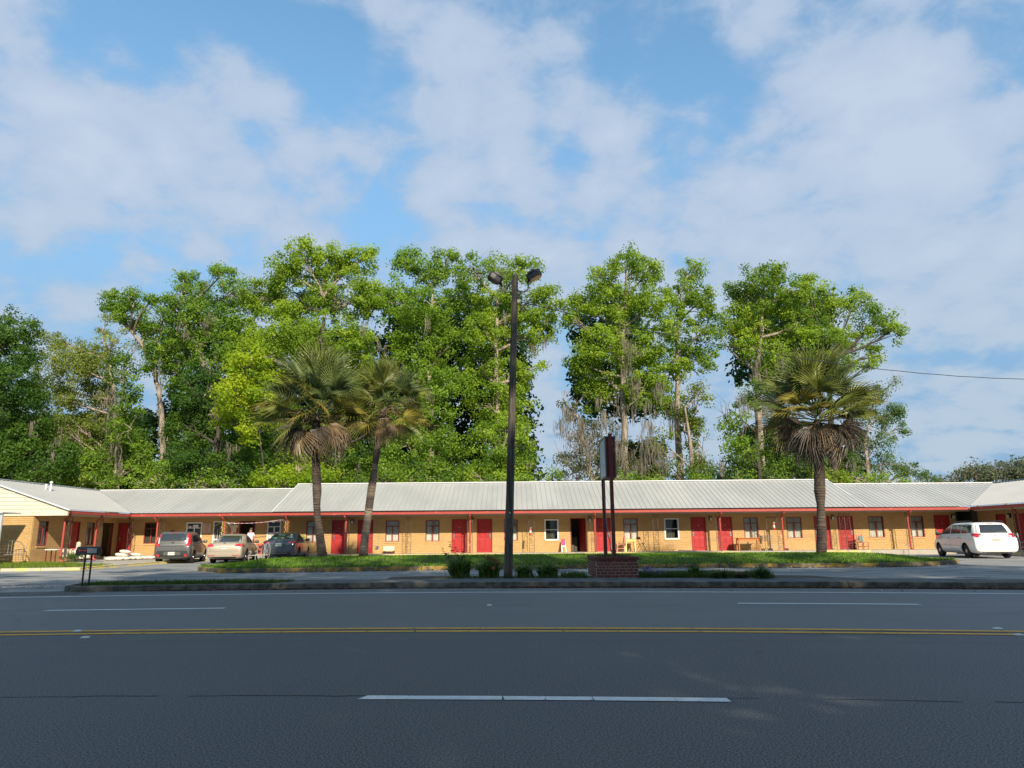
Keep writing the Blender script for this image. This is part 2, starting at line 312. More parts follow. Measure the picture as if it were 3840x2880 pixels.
def crack(x, y, a, n, st=.12, wd=.009):
    pts = []
    for _ in range(n):
        pts.append((x, y)); a += rnd.uniform(-.5, .5); x += math.cos(a) * st; y += math.sin(a) * st
    vs = []; fs = []
    for i, (p, q) in enumerate(pts):
        h = wd * rnd.uniform(.4, 1); vs += [(p, q - h, .0028), (p + h * .3, q + h, .0028)]
    for i in range(n - 1): fs.append((2*i, 2*i+2, 2*i+3, 2*i+1))
    g.add(vs, fs)
crack(4.3, 14.0, -1.0, 34); crack(3.0, 10.2, -1.1, 22); crack(3.6, 9.9, -.8, 16); crack(7.5, 12, .1, 20); crack(-9, 12.2, .05, 24)
g.build('road_crack', m_tar, kind='structure')
# reflective lane studs
def stud(u, v, lb):
    p = XY(u, v, .004); t = MB(); t.add([(-.05, -.05, 0), (.05, -.05, 0), (.05, .05, 0), (-.05, .05, 0), (-.03, -.02, .018), (.03, -.02, .018), (.03, .02, .018), (-.03, .02, .018)], [(0,3,2,1),(4,5,6,7),(0,1,5,4),(1,2,6,5),(2,3,7,6),(3,0,4,7)])
    o = mkobj('road_stud', t.mesh('road_stud', m_plate), None, p); setp(o, lb, 'road stud', 'reflective studs on the road')
stud(290, 2367, 'white road stud above the yellow line at the left of the road'); stud(320, 2391, 'worn white stud just below the yellow line at left')
stud(1835, 2270, 'small white stud on the far lane line near the light pole'); stud(3742, 2358, 'white road stud above the yellow line at the right edge')
stud(3820, 2381, 'white road stud below the yellow line at the right edge')

# road kerb, stone by stone (its left end turns into the driveway)
kerb = thing('kerb', (0, 0, 0), None, None); kerb['kind'] = 'structure'
def kerb_run(parent, pts, wd, z0, z1, m, gap=.012, name='kerb_stone', chip=0):
    for (a, b) in zip(pts[:-1], pts[1:]):
        a = Vector((*a, 0)); b = Vector((*b, 0)); d = (b - a); ln = d.length; d.normalize(); n = Vector((-d.y, d.x, 0))
        g = MB(); k = max(2, int(ln / .25)); vs = []; fs = []
        for i in range(k + 1):
            p = a + d * (gap/2 + (ln - gap) * i / k); j1 = rnd.uniform(-1, 1) * chip; j2 = rnd.uniform(-1, .3) * chip
            for (q, z) in ((0, z0), (.01 + j1 * .5, z0 + (z1 - z0) * .5), (.02 + j1, z1 - .015 + j2), (.05, z1 + j2 * .3), (wd, z1 + j2 * .3), (wd, z0)): vs.append(tuple(p + n * q) [:2] + (z,))
        for i in range(k):
            for j in range(5): fs.append((6*i+j, 6*(i+1)+j, 6*(i+1)+j+1, 6*i+j+1))
        fs += [tuple(range(6))[::-1], tuple(6*k+j for j in range(6))]
        g.add(vs, fs); g.build(name, m, parent)
KY = 18.92
kp = [(-11.6, 20.1), (-11.75, 19.55), (-11.6, 19.0), (-11.2, 18.65)] + [(x, RY(x, KY)) for x in (-10.2,)] + [(x, RY(x, KY)) for x in frange(-8.4, 60, 2.4)]
kerb_run(kerb, kp, .16, 0, .15, m_kerb, chip=.008)
sw = thing('sidewalk', (0, 0, 0), None, None); sw['kind'] = 'structure'
xs_ = [-6.2] + frange(-4.2, 60, 1.9)
for xa, xb in zip(xs_[:-1], xs_[1:]):
    g = MB(); q = frange(xa + .006, xb - .006, 1.0); vs = []; fs = []
    for x in q:
        for (yy, zz_) in ((KY + .165, .06), (KY + .165, .148), (KY + 1.45, .152), (KY + 1.45, .06)): vs.append((x, RY(x, yy), zz_))
    n = len(q)
    for i in range(n - 1):
        for j in range(3): fs.append((4*i+j, 4*i+4+j, 4*i+5+j, 4*i+1+j))
    fs += [(0, 1, 2, 3), (4*n-4, 4*n-3, 4*n-2, 4*n-1)]
    g.add(vs, fs); g.build('sidewalk_slab', m_sidewalk, sw)
def sheet(name, poly, z, m, zf=None, parent=None):
    g = MB(); n = len(poly); zb = z - .12
    vs = [(x, y, z) for x, y in poly] + [(x, y, zb) for x, y in poly]
    g.add(vs, [tuple(range(n))] + [(i, n+i, n+(i+1)%n, (i+1)%n) for i in range(n)]); o = g.build(name, m, parent); o['kind'] = 'structure'; return o
vb = [(-11.45, RY(-11.45, KY+.75)), (-11.0, RY(-11.0, KY+.2)), (-9, RY(-9, KY+.165)), (-6.2, RY(-6.2, KY+.165)), (-5.9, RY(-5.9, KY+.9)), (-7.5, RY(-7.5, KY + 1.5)), (-11.2, RY(-11.2, KY+1.3))]
sheet('grass_verge', vb, .14, m_turf)
sb_ = [(x, RY(x, KY + 1.46)) for x in frange(-3.6, 8.7, 1)] + [(x, RY(x, KY + 2.9 + .15 * math.sin(x * 2))) for x in frange(-3.6, 8.4, 1)[::-1]]
sheet('planting_strip', sb_, .145, m_soil)
# grass island with its yellow kerb
front = [XY(u, v, .1) for u, v in ((742, 2139), (820, 2147), (1050, 2145), (1250, 2142), (1580, 2137), (1920, 2133), (2500, 2128), (2900, 2127), (3300, 2125), (3480, 2121), (3590, 2113))]
front = [(p.x, p.y) for p in front]
back = [(17.9, 29.4), (17.0, 31.2), (15, 32.8), (12, 34), (6, 34.6), (-3, 34.6), (-8.5, 33.8), (-10.6, 32.4), (-11.9, 30.6), (-12.6, 29.2)]
ik = thing('island_kerb', (0, 0, 0), None, None); ik['kind'] = 'structure'
def subdiv(pts, L_=1.9):
    out = [pts[0]]
    for a, b in zip(pts[:-1], pts[1:]):
        n = max(1, round(math.dist(a, b) / L_)); out += [(a[0] + (b[0]-a[0]) * i / n, a[1] + (b[1]-a[1]) * i / n) for i in range(1, n + 1)]
    return out
kerb_run(ik, subdiv(front), .15, .07, .235, m_yellow, chip=.03, gap=.02)
kerb_run(ik, subdiv([front[-1]] + back + [front[0]], 2.5), .15, .07, .24, m_yellow, chip=.02)
ISL = front + back
cx_, cy_ = 2.5, 31
isl_in = [(x + (cx_ - x) * .004, y + (cy_ - y) * .02) for x, y in ISL]
def inpoly(x, y, P):
    c = False; j = len(P) - 1
    for i in range(len(P)):
        if (P[i][1] > y) != (P[j][1] > y) and x < (P[j][0]-P[i][0]) * (y-P[i][1]) / (P[j][1]-P[i][1]) + P[i][0]: c = not c
        j = i
    return c
def isl_z(x, y):
    d = min(math.hypot(x - (p[0] + (q[0]-p[0]) * t_), y - (p[1] + (q[1]-p[1]) * t_)) for p, q in zip(isl_in, isl_in[1:] + isl_in[:1]) for t_ in [max(0, min(1, ((x-p[0])*(q[0]-p[0]) + (y-p[1])*(q[1]-p[1])) / ((q[0]-p[0])**2 + (q[1]-p[1])**2 + 1e-9)))])
    s_ = min(1, d / 2.9); return .215 + .27 * s_ * s_ * (3 - 2 * s_)
g = MB(); n = len(isl_in); vs = []; fs = []; LV = [1, .94, .86, .75, .62, .48, .3]
for k in LV: 
    for x, y in isl_in: X_ = cx_ + (x - cx_) * (1 - (1 - k) * .45); Y_ = 30.9 + (y - 30.9) * k; vs.append((X_, Y_, isl_z(X_, Y_) if k < 1 else .215))
for r_ in range(len(LV) - 1):
    for i in range(n): fs.append((r_*n+i, r_*n+(i+1)%n, (r_+1)*n+(i+1)%n, (r_+1)*n+i))
fs.append(tuple((len(LV)-1)*n+i for i in range(n))); g.add(vs, fs); g.build('grass_island', m_turf, kind='structure', smooth=True)
# walkway in front of the rooms
wkf = [XY(u, v, .16) for u, v in ((-700, 2139), (0, 2136), (300, 2131), (420, 2122), (600, 2109), (800, 2097), (960, 2088))]
wkf = [(p.x, p.y) for p in wkf] + [(-12.0, 41.85)]
ZW = .33
wp = [(-45, 36)] + wkf + [(26.55, 41.85), (26.45, 30), (34, 30), (34, 50), (-45, 50)]
def slab(name, poly, z, m=m_walk):
    g = MB(); n = len(poly); g.add([(x, y, z) for x, y in poly] + [(x, y, .02) for x, y in poly], [tuple(range(n))] + [(i, n+i, n+(i+1)%n, (i+1)%n) for i in range(n)]); g.build(name, m, kind='structure')
slab('walkway', [(-22.6, 41.85), (26.55, 41.85), (26.55, 44.3), (-24.3, 44.3), (-24.3, 42.2)], ZW)
slab('walkway', [(26.45, 29), (28.4, 29), (28.4, 44.3), (26.556, 44.3), (26.556, 41.85), (26.45, 41.85)], ZW)
slab('walkway', [(28.41, 29), (34, 29), (34, 50), (28.41, 50)], .2); slab('walkway', [(-24.3, 44.31), (28.4, 44.31), (28.4, 50), (-24.3, 50)], .2)
lf = wkf[3:-1] + [(-12.0, 41.84), (-22.7, 41.84), (-24.3, 42.1), (-24.3, 36.2), (-22.3, 36.2), (wkf[3][0] - .6, wkf[3][1] + .25)]
bm = bmesh.new(); bf = bm.faces.new([bm.verts.new((x, y, .185)) for x, y in lf]); bmesh.ops.triangulate(bm, faces=[bf]); me = bpy.data.meshes.new('walkway'); bm.to_mesh(me); bm.free(); me.materials.append(m_walk); setp(mkobj('walkway', me), kind='structure')
wk = thing('walkway_kerb', (0, 0, 0), None, None); wk['kind'] = 'structure'
kerb_run(wk, subdiv(wkf[1:], 1.6), .14, .05, .2, m_yellow2, chip=.012)
for (ua, ub) in ((1290, 1880), (1900, 2170), (2200, 2560), (2600, 2695), (2765, 2885), (3045, 3152), (3300, 3430), (3440, 3560)):
    xa, xb = XY(ua, 2075, ZW).x, XY(ub, 2075, ZW).x
    kerb_run(wk, subdiv([(xa, 41.82), (xb, 41.82)], 2.0), .16, .1, ZW + .006, m_yellow2)
kerb_run(wk, subdiv([(26.42, 41.2), (26.42, 30)], 2.0), .16, .07, .26, m_yellow2)
gl = [(p[0], p[1] + .12, .175) for p in wkf[:4]] + [(-22.3, 36.25, .205), (-45, 36.25, .205)]
g = MB(); g.add(gl, [(0, 1, 5), (1, 2, 5), (2, 3, 4), (2, 4, 5)]); g.build('wing_lawn', m_turf, kind='structure')

# ================================================================ the motel
motel = thing('motel_building', (0, 44, ZW), 'long low tan brick motel with red doors, ribbed metal roof and two wings', 'motel')
ZT = 2.66
def TM(u, d, z): return (u, 44 + d, z)
def TL(u, d, z): return (-24.1 - d, u, z)
def TR(u, d, z): return (28.2 + d, u, z)
def TG(u, d, z): return (u, 36.3 + d, z)
class TB(MB):
    def __init__(s, T): super().__init__(); s.T = T
    def add(s, vs, fs): return MB.add(s, [s.T(*p) for p in vs], fs)
    def tadd(s, *a): return s
BL, BH = .30, .100
def brick_mesh(ln, T, name='brick'):
    t = MB(); e = .006
    t.box(e, ln - e, -.014, 0, e * .8, BH - e * .8); vs = []
    o = Vector(T(0, 0, 0)); t.v = [tuple(Vector(T(*p)) - o) for p in t.v]
    return t.mesh(name, m_brick)
def wall(T, u0, u1, z0, z1, ops, solo=None, thick=.2):
    ops = sorted(ops); g = TB(T); u = u0
    for (a, b, c, d) in ops:
        if a > u: g.box(u, a, 0, thick, z0, z1)
        if c > z0 + .01: g.box(a, b, 0, thick, z0, c)
        if d < z1 - .01: g.box(a, b, 0, thick, d, z1)
        u = b
    if u < u1: g.box(u, u1, 0, thick, z0, z1)
    g.build('wall', m_mortar, motel)
    g = TB(T); e = .006; row = 0; z = z0; full = brick_mesh(BL, T); cnt = 0
    while z < z1 - .03:
        zz2 = min(z + BH, z1); u = u0 - (BL/2 if row % 2 else 0)
        while u < u1:
            a, b = max(u, u0), min(u + BL, u1)
            segs = [(a, b)]
            for (oa, ob, oc, od) in ops:
                if oc < zz2 - .02 and od > z + .02:
                    ns_ = []
                    for (p, q) in segs:
                        if q <= oa or p >= ob: ns_.append((p, q)); continue
                        if p < oa: ns_.append((p, oa))
                        if q > ob: ns_.append((ob, q))
                    segs = ns_
            for (p, q) in segs:
                if q - p < .02: continue
                if solo and solo(p, z) and abs(q - p - BL) < .001 and abs(zz2 - z - BH) < .001 and cnt < 300:
                    o = mkobj('brick', full, motel, Vector(T(p, 0, z)) - BASE[motel]); cnt += 1
                else: g.box(p + e, q - e, -.014, 0, z + e * .8, zz2 - e * .8)
            u += BL
        z += BH; row += 1
    g.build('brick', m_brick, motel, kind='stuff', label='painted tan bricks laid in running bond')
def curtain(T, u0, u1, z0, z1, d, folds, m, name, par, amp=.025, gather=0):
    g = TB(T); n = folds * 6; vs = []; fs = []; ph = rnd.random() * 6; fq = [rnd.uniform(.8, 1.25) for _ in range(3)]
    for i in range(n + 1):
        s = i / n; u = u0 + (u1 - u0) * s; q = amp * (math.sin(s * folds * 2 * math.pi * fq[0] + ph) + .4 * math.sin(s * folds * 5 * fq[1] + ph * 2))
        for z, k in ((z1, .5), ((z0 + z1) / 2, .9), (z0, 1.1)): vs.append((u + (gather * (s - .5) * (z1 - z) if gather else 0), d + q * k, z))
    for i in range(n): fs += [(3*i, 3*i+1, 3*i+4, 3*i+3), (3*i+1, 3*i+2, 3*i+5, 3*i+4)]
    g.add(vs, fs); return g.build(name, m, par, smooth=True)
def window(T, u0, u1, z0, z1, style='red', cm=None, trans=.27, gap=0, dark=False):
    fm = m_doorf if style == 'red' else m_whitetrim; fw = .045 if style == 'red' else .075
    g = TB(T); pr = -.012 if style == 'red' else -.03
    g.box(u0, u1, pr, .06, z1 - fw, z1); g.box(u0, u1, pr, .06, z0, z0 + fw); g.box(u0, u0 + fw, pr, .06, z0 + fw, z1 - fw); g.box(u1 - fw, u1, pr, .06, z0 + fw, z1 - fw)
    fr = g.build('window', fm, motel)
    zt = z1 - (z1 - z0) * trans; mid = (u0 + u1) / 2
    g = TB(T)
    if style == 'red' or style == 'office':
        g.box(u0 + fw, u1 - fw, -.005, .05, zt - .022, zt + .022); g.box(mid - .03, mid + .03, -.003, .05, z0 + fw, zt - .022)
    else:
        zt = (z0 + z1) / 2; g.box(u0 + fw, u1 - fw, -.005, .05, zt - .018, zt + .018)
    g.build('glazing_bar', (m_doorf if style in ('red', 'redw') else m_whitetrim), fr)
    for (a, b, c, d) in (((u0 + fw, u1 - fw, zt + .02, z1 - fw), (u0 + fw, mid - .03, z0 + fw, zt - .02), (mid + .03, u1 - fw, z0 + fw, zt - .02)) if style in ('red', 'office') else ((u0 + fw, u1 - fw, zt + .018, z1 - fw), (u0 + fw, u1 - fw, z0 + fw, zt - .018))):
        g = TB(T); g.add([(a, .03, c), (b, .03, c), (b, .03, d), (a, .03, d)], [(0, 1, 2, 3)]); g.build('pane', m_paned if dark else m_pane, fr)
    c_ = cm or (m_curtain if style == 'red' else m_curtainb)
    if style == 'red':
        curtain(T, u0 + .03, mid + .01 - gap, z0 + .02, z1 - .03, .10, 5, c_, 'curtain', fr, gather=.06 * rnd.random()); curtain(T, mid + gap, u1 - .03, z0 + .02, z1 - .03, .105, 5, c_, 'curtain', fr, gather=-.06 * rnd.random())
    else:
        curtain(T, u0 + .05, u1 - (.25 if rnd.random() < .6 else .05), z0 + .02, z1 - .03, .12, 6, c_, 'curtain', fr)
    g = TB(T); g.box(u0 - .03, u1 + .03, -.045, .05, z0 - .085, z0 - .004); g.build('window_sill', m_brick, fr, bevel=.006)
    g = TB(T); g.box(u0 - .1, u1 + .1, .25, .5, z0 - .2, z1 + .1)
    return fr
def text(s, size, m, par, loc, rot=(R(90), 0, 0), name='lettering', ext=.002, align='CENTER'):
    c = bpy.data.curves.new(name, 'FONT'); c.body = s; c.size = size; c.align_x = align; c.align_y = 'CENTER'; c.extrude = ext; c.resolution_u = 2; c.materials.append(m)
    o = bpy.data.objects.new(name, c); COL.objects.link(o); bpy.context.view_layer.update(); me_ = bpy.data.meshes.new_from_object(o.evaluated_get(bpy.context.evaluated_depsgraph_get())); me_.name = name; bpy.data.objects.remove(o); o = bpy.data.objects.new(name, me_); COL.objects.link(o)
    if par is not None: o.parent = par; BASE[o] = BASE[par]; loc = Vector(loc) - BASE[par]
    o.location = loc; o.rotation_euler = rot; return o
def door(T, u0, u1, z1, num=None, hinge='r', lock=1, z0=ZW, opened=False, rotz=0):
    g = TB(T); fw = .05
    g.box(u0, u0 + fw, -.02, .12, z0, z1); g.box(u1 - fw, u1, -.02, .12, z0, z1); g.box(u0 + fw, u1 - fw, -.02, .12, z1 - fw, z1)
    g.build('door_frame', m_doorf, motel)
    a, b = u0 + fw, u1 - fw; wd = b - a
    if opened:
        g = TB(lambda u, d, z: T(b - .03 + (u - b) * .28, .1 + (b - u) * .9 + d, z)); g.box(a, b, 0, .04, z0 + .01, z1 - fw)
        g.build('door', m_door, motel); return
    g = TB(T); g.box(a, b, .04, .085, z0 + .012, z1 - fw); dr = g.build('door', m_door, motel)
    H_ = z1 - fw - z0
    for (c, d) in ((.80, .94), (.47, .74), (.09, .40)):
        for (p, q) in ((.13, .46), (.54, .87)):
            g = TB(T); x0, x1, y0, y1 = a + wd * p, a + wd * q, z0 + H_ * c, z0 + H_ * d
            g.add([(x0, .04, y0), (x1, .04, y0), (x1, .04, y1), (x0, .04, y1), (x0 + .03, .025, y0 + .03), (x1 - .03, .025, y0 + .03), (x1 - .03, .025, y1 - .03), (x0 + .03, .025, y1 - .03)], [(4,5,6,7),(0,1,5,4),(1,2,6,5),(2,3,7,6),(3,0,4,7)])
            g.build('door_panel', m_door, dr)
    hu = a + .08 if hinge == 'r' else b - .08
    g = TB(T)
    if lock: g.box(hu - .045, hu + .045, .015, .04, z0 + .86, z0 + 1.12)
    g.box(hu - .012, hu + .012, -.03, .015, z0 + .98, z0 + 1.0); g.box(hu - .02, hu + .06 if hinge == 'r' else hu + .02, -.045, -.03, z0 + .975, z0 + 1.0)
    g.box(hu - .025, hu + .025, .02, .04, z0 + 1.2, z0 + 1.25)
    g.build('door_handle', m_steel, dr)
    g = TB(T); g.box(u0, u1, -.06, .1, z0 - .01, z0 + .012); g.build('threshold', m_walk, dr)
    if num: text(num, .085, m_plate, dr, T((u0 + u1) / 2, .018, z0 + H_ * .76), (R(90), 0, rotz), 'room_number')
def fx(u, v=2000, Y=44.0): return atY(u, v, Y).x
# openings read from the photo
RED = [(541, 592), (1148, 1199), (1446, 1497), (1596, 1648), (1890, 1942), (2339, 2393), (2791, 2845), (2952, 3009), (3260, 3318), (3416, 3468)]
WHT = [(2042, 2095), (2492, 2547)]
DOORS = [(1244, 1301, '117', 'l'), (1341, 1399, None, 'r2'), (1694, 1751, '118', 'l'), (1788, 1846, None, 'r'), (2234, 2291, '122', 'r'), (2592, 2649, '124', 'l'), (2691, 2748, '125', 'r'), (3055, 3115, None, 'l'), (3144, 3203, None, 'r'), (3508, 3566, '130', 'l')]
ops = []; wz0, wz1, dz1 = 1.02, 2.28, 2.34
for a, b in RED + WHT: ops.append((fx(a), fx(b), wz0, wz1))
for a, b, *_ in DOORS: ops.append((fx(a), fx(b), ZW, dz1))
op5 = (fx(2139), fx(2198)); ops.append((*op5, ZW, dz1))
offW1 = (fx(697), fx(757)); offW2 = (fx(1001), fx(1053)); ops += [(*offW1, 1.0, 2.28), (*offW2, 1.0, 2.33)]
scr = (fx(799), fx(851)); ops.append((*scr, ZW, 2.33)); offD = (fx(896), fx(956)); ops.append((*offD, ZW, 2.33))
cdoor = (-24.0, -23.1); ops.append((*cdoor, ZW, 2.28))
wall(TM, -24.1, 26.9, ZW - .1, ZT, ops)
for i, (a, b) in enumerate(RED): window(TM, fx(a), fx(b), wz0, wz1, gap=.05 if i == 6 else 0, cm=(m_curtainb if i == 0 else None), dark=(i == 0))
for (a, b) in WHT: window(TM, fx(a), fx(b), wz0, wz1, 'white', dark=True)
for (a, b, num, h) in DOORS: door(TM, fx(a), fx(b), dz1, num, 'r' if h == 'l' else 'l', lock=0 if h == 'r2' else 1)
door(TM, op5[0], op5[1], dz1, opened=True); door(TM, offD[0], offD[1], 2.33, opened=True); door(TM, cdoor[0], cdoor[1], 2.28)
window(TM, *offW1, 1.0, 2.28, 'office', cm=m_curtainb, dark=True); window(TM, *offW2, 1.0, 2.33, 'office', cm=m_dark, dark=True)
for (a, b, c, d) in ((offW1[0] + .12, offW1[0] + .3, 1.93, 2.06), (offW1[0] + .38, offW1[0] + .72, 1.95, 2.12), (offW2[0] + .08, offW2[0] + .36, 1.28, 1.62), (offW2[0] + .5, offW2[0] + .72, 1.52, 1.66), (offW2[0] + .1, offW2[0] + .8, 1.08, 1.22)):
    g = MB(); g.box(a, b, 44.02, 44.026, c, d); g.build('paper_notice', m_whitetrim, motel)
# white security screen door
g = MB(); a, b = scr; g.box(a, a+.06, 43.96, 44.0, ZW, 2.33); g.box(b-.06, b, 43.96, 44.0, ZW, 2.33); g.box(a+.06, b-.06, 43.96, 44.0, 2.26, 2.33); g.box(a+.06, b-.06, 43.96, 44, ZW, ZW+.4); g.box(a+.06, b-.06, 43.96, 44, 1.2, 1.28)
sd = g.build('screen_door', m_whitetrim, motel)
for k in range(5):
    x = a + .12 + k * (b - a - .24) / 4; g = MB(); h = 2.1 - .16 * abs(k - 3) ** 1.4 * .6; g.beam((x, 43.98, ZW+.4), (x, 43.98, h), .018); g.build('screen_bar', m_whitetrim, sd)
g = MB(); g.tube([(a + .06 + (b-a-.12) * t / 8, 43.975, 1.95 + .25 * math.sin(t / 8 * 2.2 + .3)) for t in range(9)], .012, 5); g.build('screen_bar', m_whitetrim, sd)
g = MB(); g.box(a+.06, b-.06, 44.03, 44.05, ZW, 2.3); g.build('screen_mesh', flat('dark_screen', (.06, .055, .05)), sd)
# dark rooms behind the openings
g = MB(); g.box(-24, 26.9, 46.4, 46.5, 0, ZT); g.box(-24, 26.9, 44.2, 46.4, ZT - .02, ZT + .03)
for x in [fx(u) for u in (1100, 1320, 1550, 1770, 2115, 2215, 2440, 2670, 2900, 3130, 3380, 3480)]: g.box(x, x + .1, 44.2, 46.4, 0, ZT - .03)
g.build('room_wall', m_room, motel)
g = MB(); g.box(op5[0] - .4, op5[0] + .3, 45.6, 46.2, ZW, .8); g.box(op5[0] + .1, op5[0] + .5, 45.2, 45.5, ZW, 1.2); g.build('room_furniture', m_room, motel)
# wings
la = [(36.72, 37.5, 1.0, 2.28), (40.9, 41.65, 1.0, 2.28), (39.35, 40.25, ZW - .1, 2.28), (42.45, 43.6, ZW, 2.28)]
wall(TL, 36.3, 44.0, .16, ZT, la, solo=lambda u, z: u < 37.9)
for a in la[:2]: window(TL, *a)
door(TL, la[2][0], la[2][1], 2.28, z0=.24); g = TB(TL); g.box(42.45, 42.5, -.02, .1, ZW, 2.28); g.box(43.55, 43.6, -.02, .1, ZW, 2.28); g.build('door_frame', m_doorf, motel)
g = TB(TL); g.box(42.6, 42.66, .15, .9, ZW, 2.2); g.build('door', flat('grey_door', (.35, .37, .37)), motel)
wall(TG, -34, -24.12, .16, 2.5, [], solo=lambda u, z: u > -27)
ra = [(41.4, 42.25, ZW, 2.3), (39.75, 40.65, ZW, 2.3), (36.8, 37.7, ZW, 2.3)]
wall(TR, 30, 43.9, ZW - .1, ZT, ra + [(38.2, 39.1, 1.0, 2.28)])
for a in ra: door(TR, a[0], a[1], 2.3, rotz=R(-90))
window(TR, 38.2, 39.1, 1.0, 2.28)
g = MB(); g.box(27.0, 28.2, 46.2, 46.3, 0, ZT); g.box(26.9, 27.0, 44.0, 46.2, 0, ZT); g.box(28.2, 28.4, 43.92, 46.3, 0, ZT); g.build('breezeway_wall', m_room, motel)
g = MB(); g.box(-34, -24.3, 44.2, 50, 0, 2.6); g.box(-34, -33.8, 36.5, 44.2, 0, 2.6); g.box(-24, 28, 49.8, 50, 0, 2.6); g.box(-26.5, -26.4, 36.5, 44.2, 0, 2.6); g.box(28.5, 34, 29.9, 30, 0, 2.6); g.box(33.9, 34, 30, 50, 0, 2.6); g.build('outer_wall', m_mortar, motel)
# roof: one panel object per strip between ribs
EY, EZ, RYd, HI, LO = 42.3, 2.80, 47.1, 4.72, 4.44
roof = thing('roof', (0, 44, ZW), None, None); roof.parent = motel; roof.location = (0, 0, 0)
def panel(P, w, s0a, s0b, s1, rib=True, shared={}):
    """P(t, s, h): t across the strip, s up the slope, h off the sheet; strip t in [0,w], starting at s0a / s0b"""
    g = MB(); q = [(0, s0a), (w, s0b), (w, s1), (0, s1)]
    g.cm = 0; g.add([P(t, s, 0) for t, s in q] + [P(t, s, -.012) for t, s in q], [(0,1,2,3),(7,6,5,4),(0,4,5,1),(1,5,6,2),(2,6,7,3),(3,7,4,0)])
    if rib:
        a, b = .0, .035; g.cm = 1; g.add([P(a, s0a, .0), P(b, s0a, 0), P(b, s1, 0), P(a, s1, 0), P(a + .01, s0a, .02), P(b - .01, s0a, .02), P(b - .01, s1, .02), P(a + .01, s1, .02)], [(4,5,6,7),(0,1,5,4),(1,2,6,5),(2,3,7,6),(3,0,4,7)])
    return g
def put_panel(g): g.build('roof_panel', [m_roof, m_rib], roof)
PW = .305
def slope(z1): L_ = math.hypot(RYd - EY, z1 - EZ); return L_, (RYd - EY) / L_, (z1 - EZ) / L_
def main_strip(x0, w, zr, zo=0):
    Ls, cy, sy = slope(zr)
    P = lambda t, s, h: (x0 + t, EY + s * cy - h * sy, EZ + zo + s * sy + h * cy)
    def s0(x): 
        e = max(0, -22.4 - x, x - 26.8); return min(Ls, e / cy)
    if s0(x0) >= Ls and s0(x0 + w) >= Ls: return
    return panel(P, w, s0(x0), s0(x0 + w), Ls), P
XA, XB = -14.1, 20.65
n = round((XB - XA) / PW); wv2 = (XB - XA) / n; g0, _ = main_strip(XA, wv2, HI, .02); msh = g0.mesh('roof_panel', [m_roof, m_rib], BASE[roof])
for i in range(n): mkobj('roof_panel', msh, roof, (i * wv2, 0, 0))
x = XA - PW
while x > -27.3: r_ = main_strip(x, PW, LO); x -= PW; r_ and put_panel(r_[0])
x = XB
while x < 31.5: r_ = main_strip(x, PW, LO); x += PW; r_ and put_panel(r_[0])
def wing_strip(y0, w, side):
    Ls, cy, sy = slope(LO); xe = -22.4 if side < 0 else 26.8
    P = lambda t, s, h: (xe + side * (s * cy - h * sy), y0 + t, EZ + s * sy + h * cy)
    s0 = lambda y: min(Ls, max(0, y - EY) / cy)
    if s0(y0) >= Ls: return
    put_panel(panel(P, w, s0(y0), s0(y0 + w), Ls))
y = 36.3
while y < RYd: wing_strip(y, PW, -1); y += PW
y = 36.9 - PW * 14
while y < RYd: wing_strip(y, PW, 1); y += PW
# back slopes, ridge caps, rake and valley trims
g = MB(); g.add([(-27.2, RYd, LO), (31.6, RYd, LO), (31.6, 52, EZ), (-27.2, 52, EZ)], [(0,1,2,3)]); g.add([(XA, RYd, HI), (XB, RYd, HI), (XB, 52, EZ + .1), (XA, 52, EZ + .1)], [(0,1,2,3)])
g.add([(-27.2, 36.3, LO), (-27.2, RYd, LO), (-32, RYd, EZ), (-32, 36.3, EZ)], [(0,1,2,3)]); g.add([(31.6, 32, LO), (31.6, RYd, LO), (36.4, RYd, EZ), (36.4, 32, EZ)], [(0,1,2,3)])
g.build('roof_back_slope', m_roof, roof)
def cap(a, b, w_=.16): g = MB(); g.beam(a, b, w_, .05); g.build('ridge_cap', m_ridge, roof)
cap((XA - .05, RYd, HI + .05), (XB + .05, RYd, HI + .05)); cap((-27.2, RYd, LO + .03), (XA - .06, RYd, LO + .03)); cap((XB + .06, RYd, LO + .03), (31.6, RYd, LO + .03))
m_blue = flat('ridge_grey', (.30, .34, .38), .5)
g = MB(); g.beam((-27.2, 36.25, LO + .03), (-27.2, RYd, LO + .03), .2, .05); g.build('ridge_cap', m_blue, roof); g = MB(); g.beam((31.6, 32.6, LO + .03), (31.6, RYd, LO + .03), .2, .05); g.build('ridge_cap', m_blue, roof)
for (xx, sgn) in ((XA, -1), (XB, 1)):
    g = MB(); g.beam((xx + sgn * .02, EY, EZ + .04), (xx + sgn * .02, RYd, HI + .03), .05, .06); g.build('rake_trim', m_ridge, roof)
    g = MB(); g.add([(xx, EY + .2, EZ + .04), (xx, RYd, HI), (xx, RYd, LO), (xx, EY + .2, EZ)], [(0,1,2,3)]); g.build('rake_board', m_whitetrim, roof)
for (a, b) in (((-22.4, EY, EZ), (-27.15, RYd - .05, LO)), ((26.8, EY, EZ), (31.55, RYd - .05, LO))):
    g = MB(); g.beam(Vector(a) + Vector((0, 0, .012)), Vector(b) + Vector((0, 0, .012)), .1, .03); g.build('valley_flashing', m_roof, roof)
g = MB(); g.beam((-22.3, 36.27, EZ - .04), (-27.2, 36.27, LO + .0), .05, .17, (0, 1, 0)); g.build('rake_trim', m_ridge, roof); g = MB(); g.beam((-32.1, 36.27, EZ - .04), (-27.2, 36.27, LO + .0), .05, .17, (0, 1, 0)); g.build('rake_trim', m_ridge, roof)
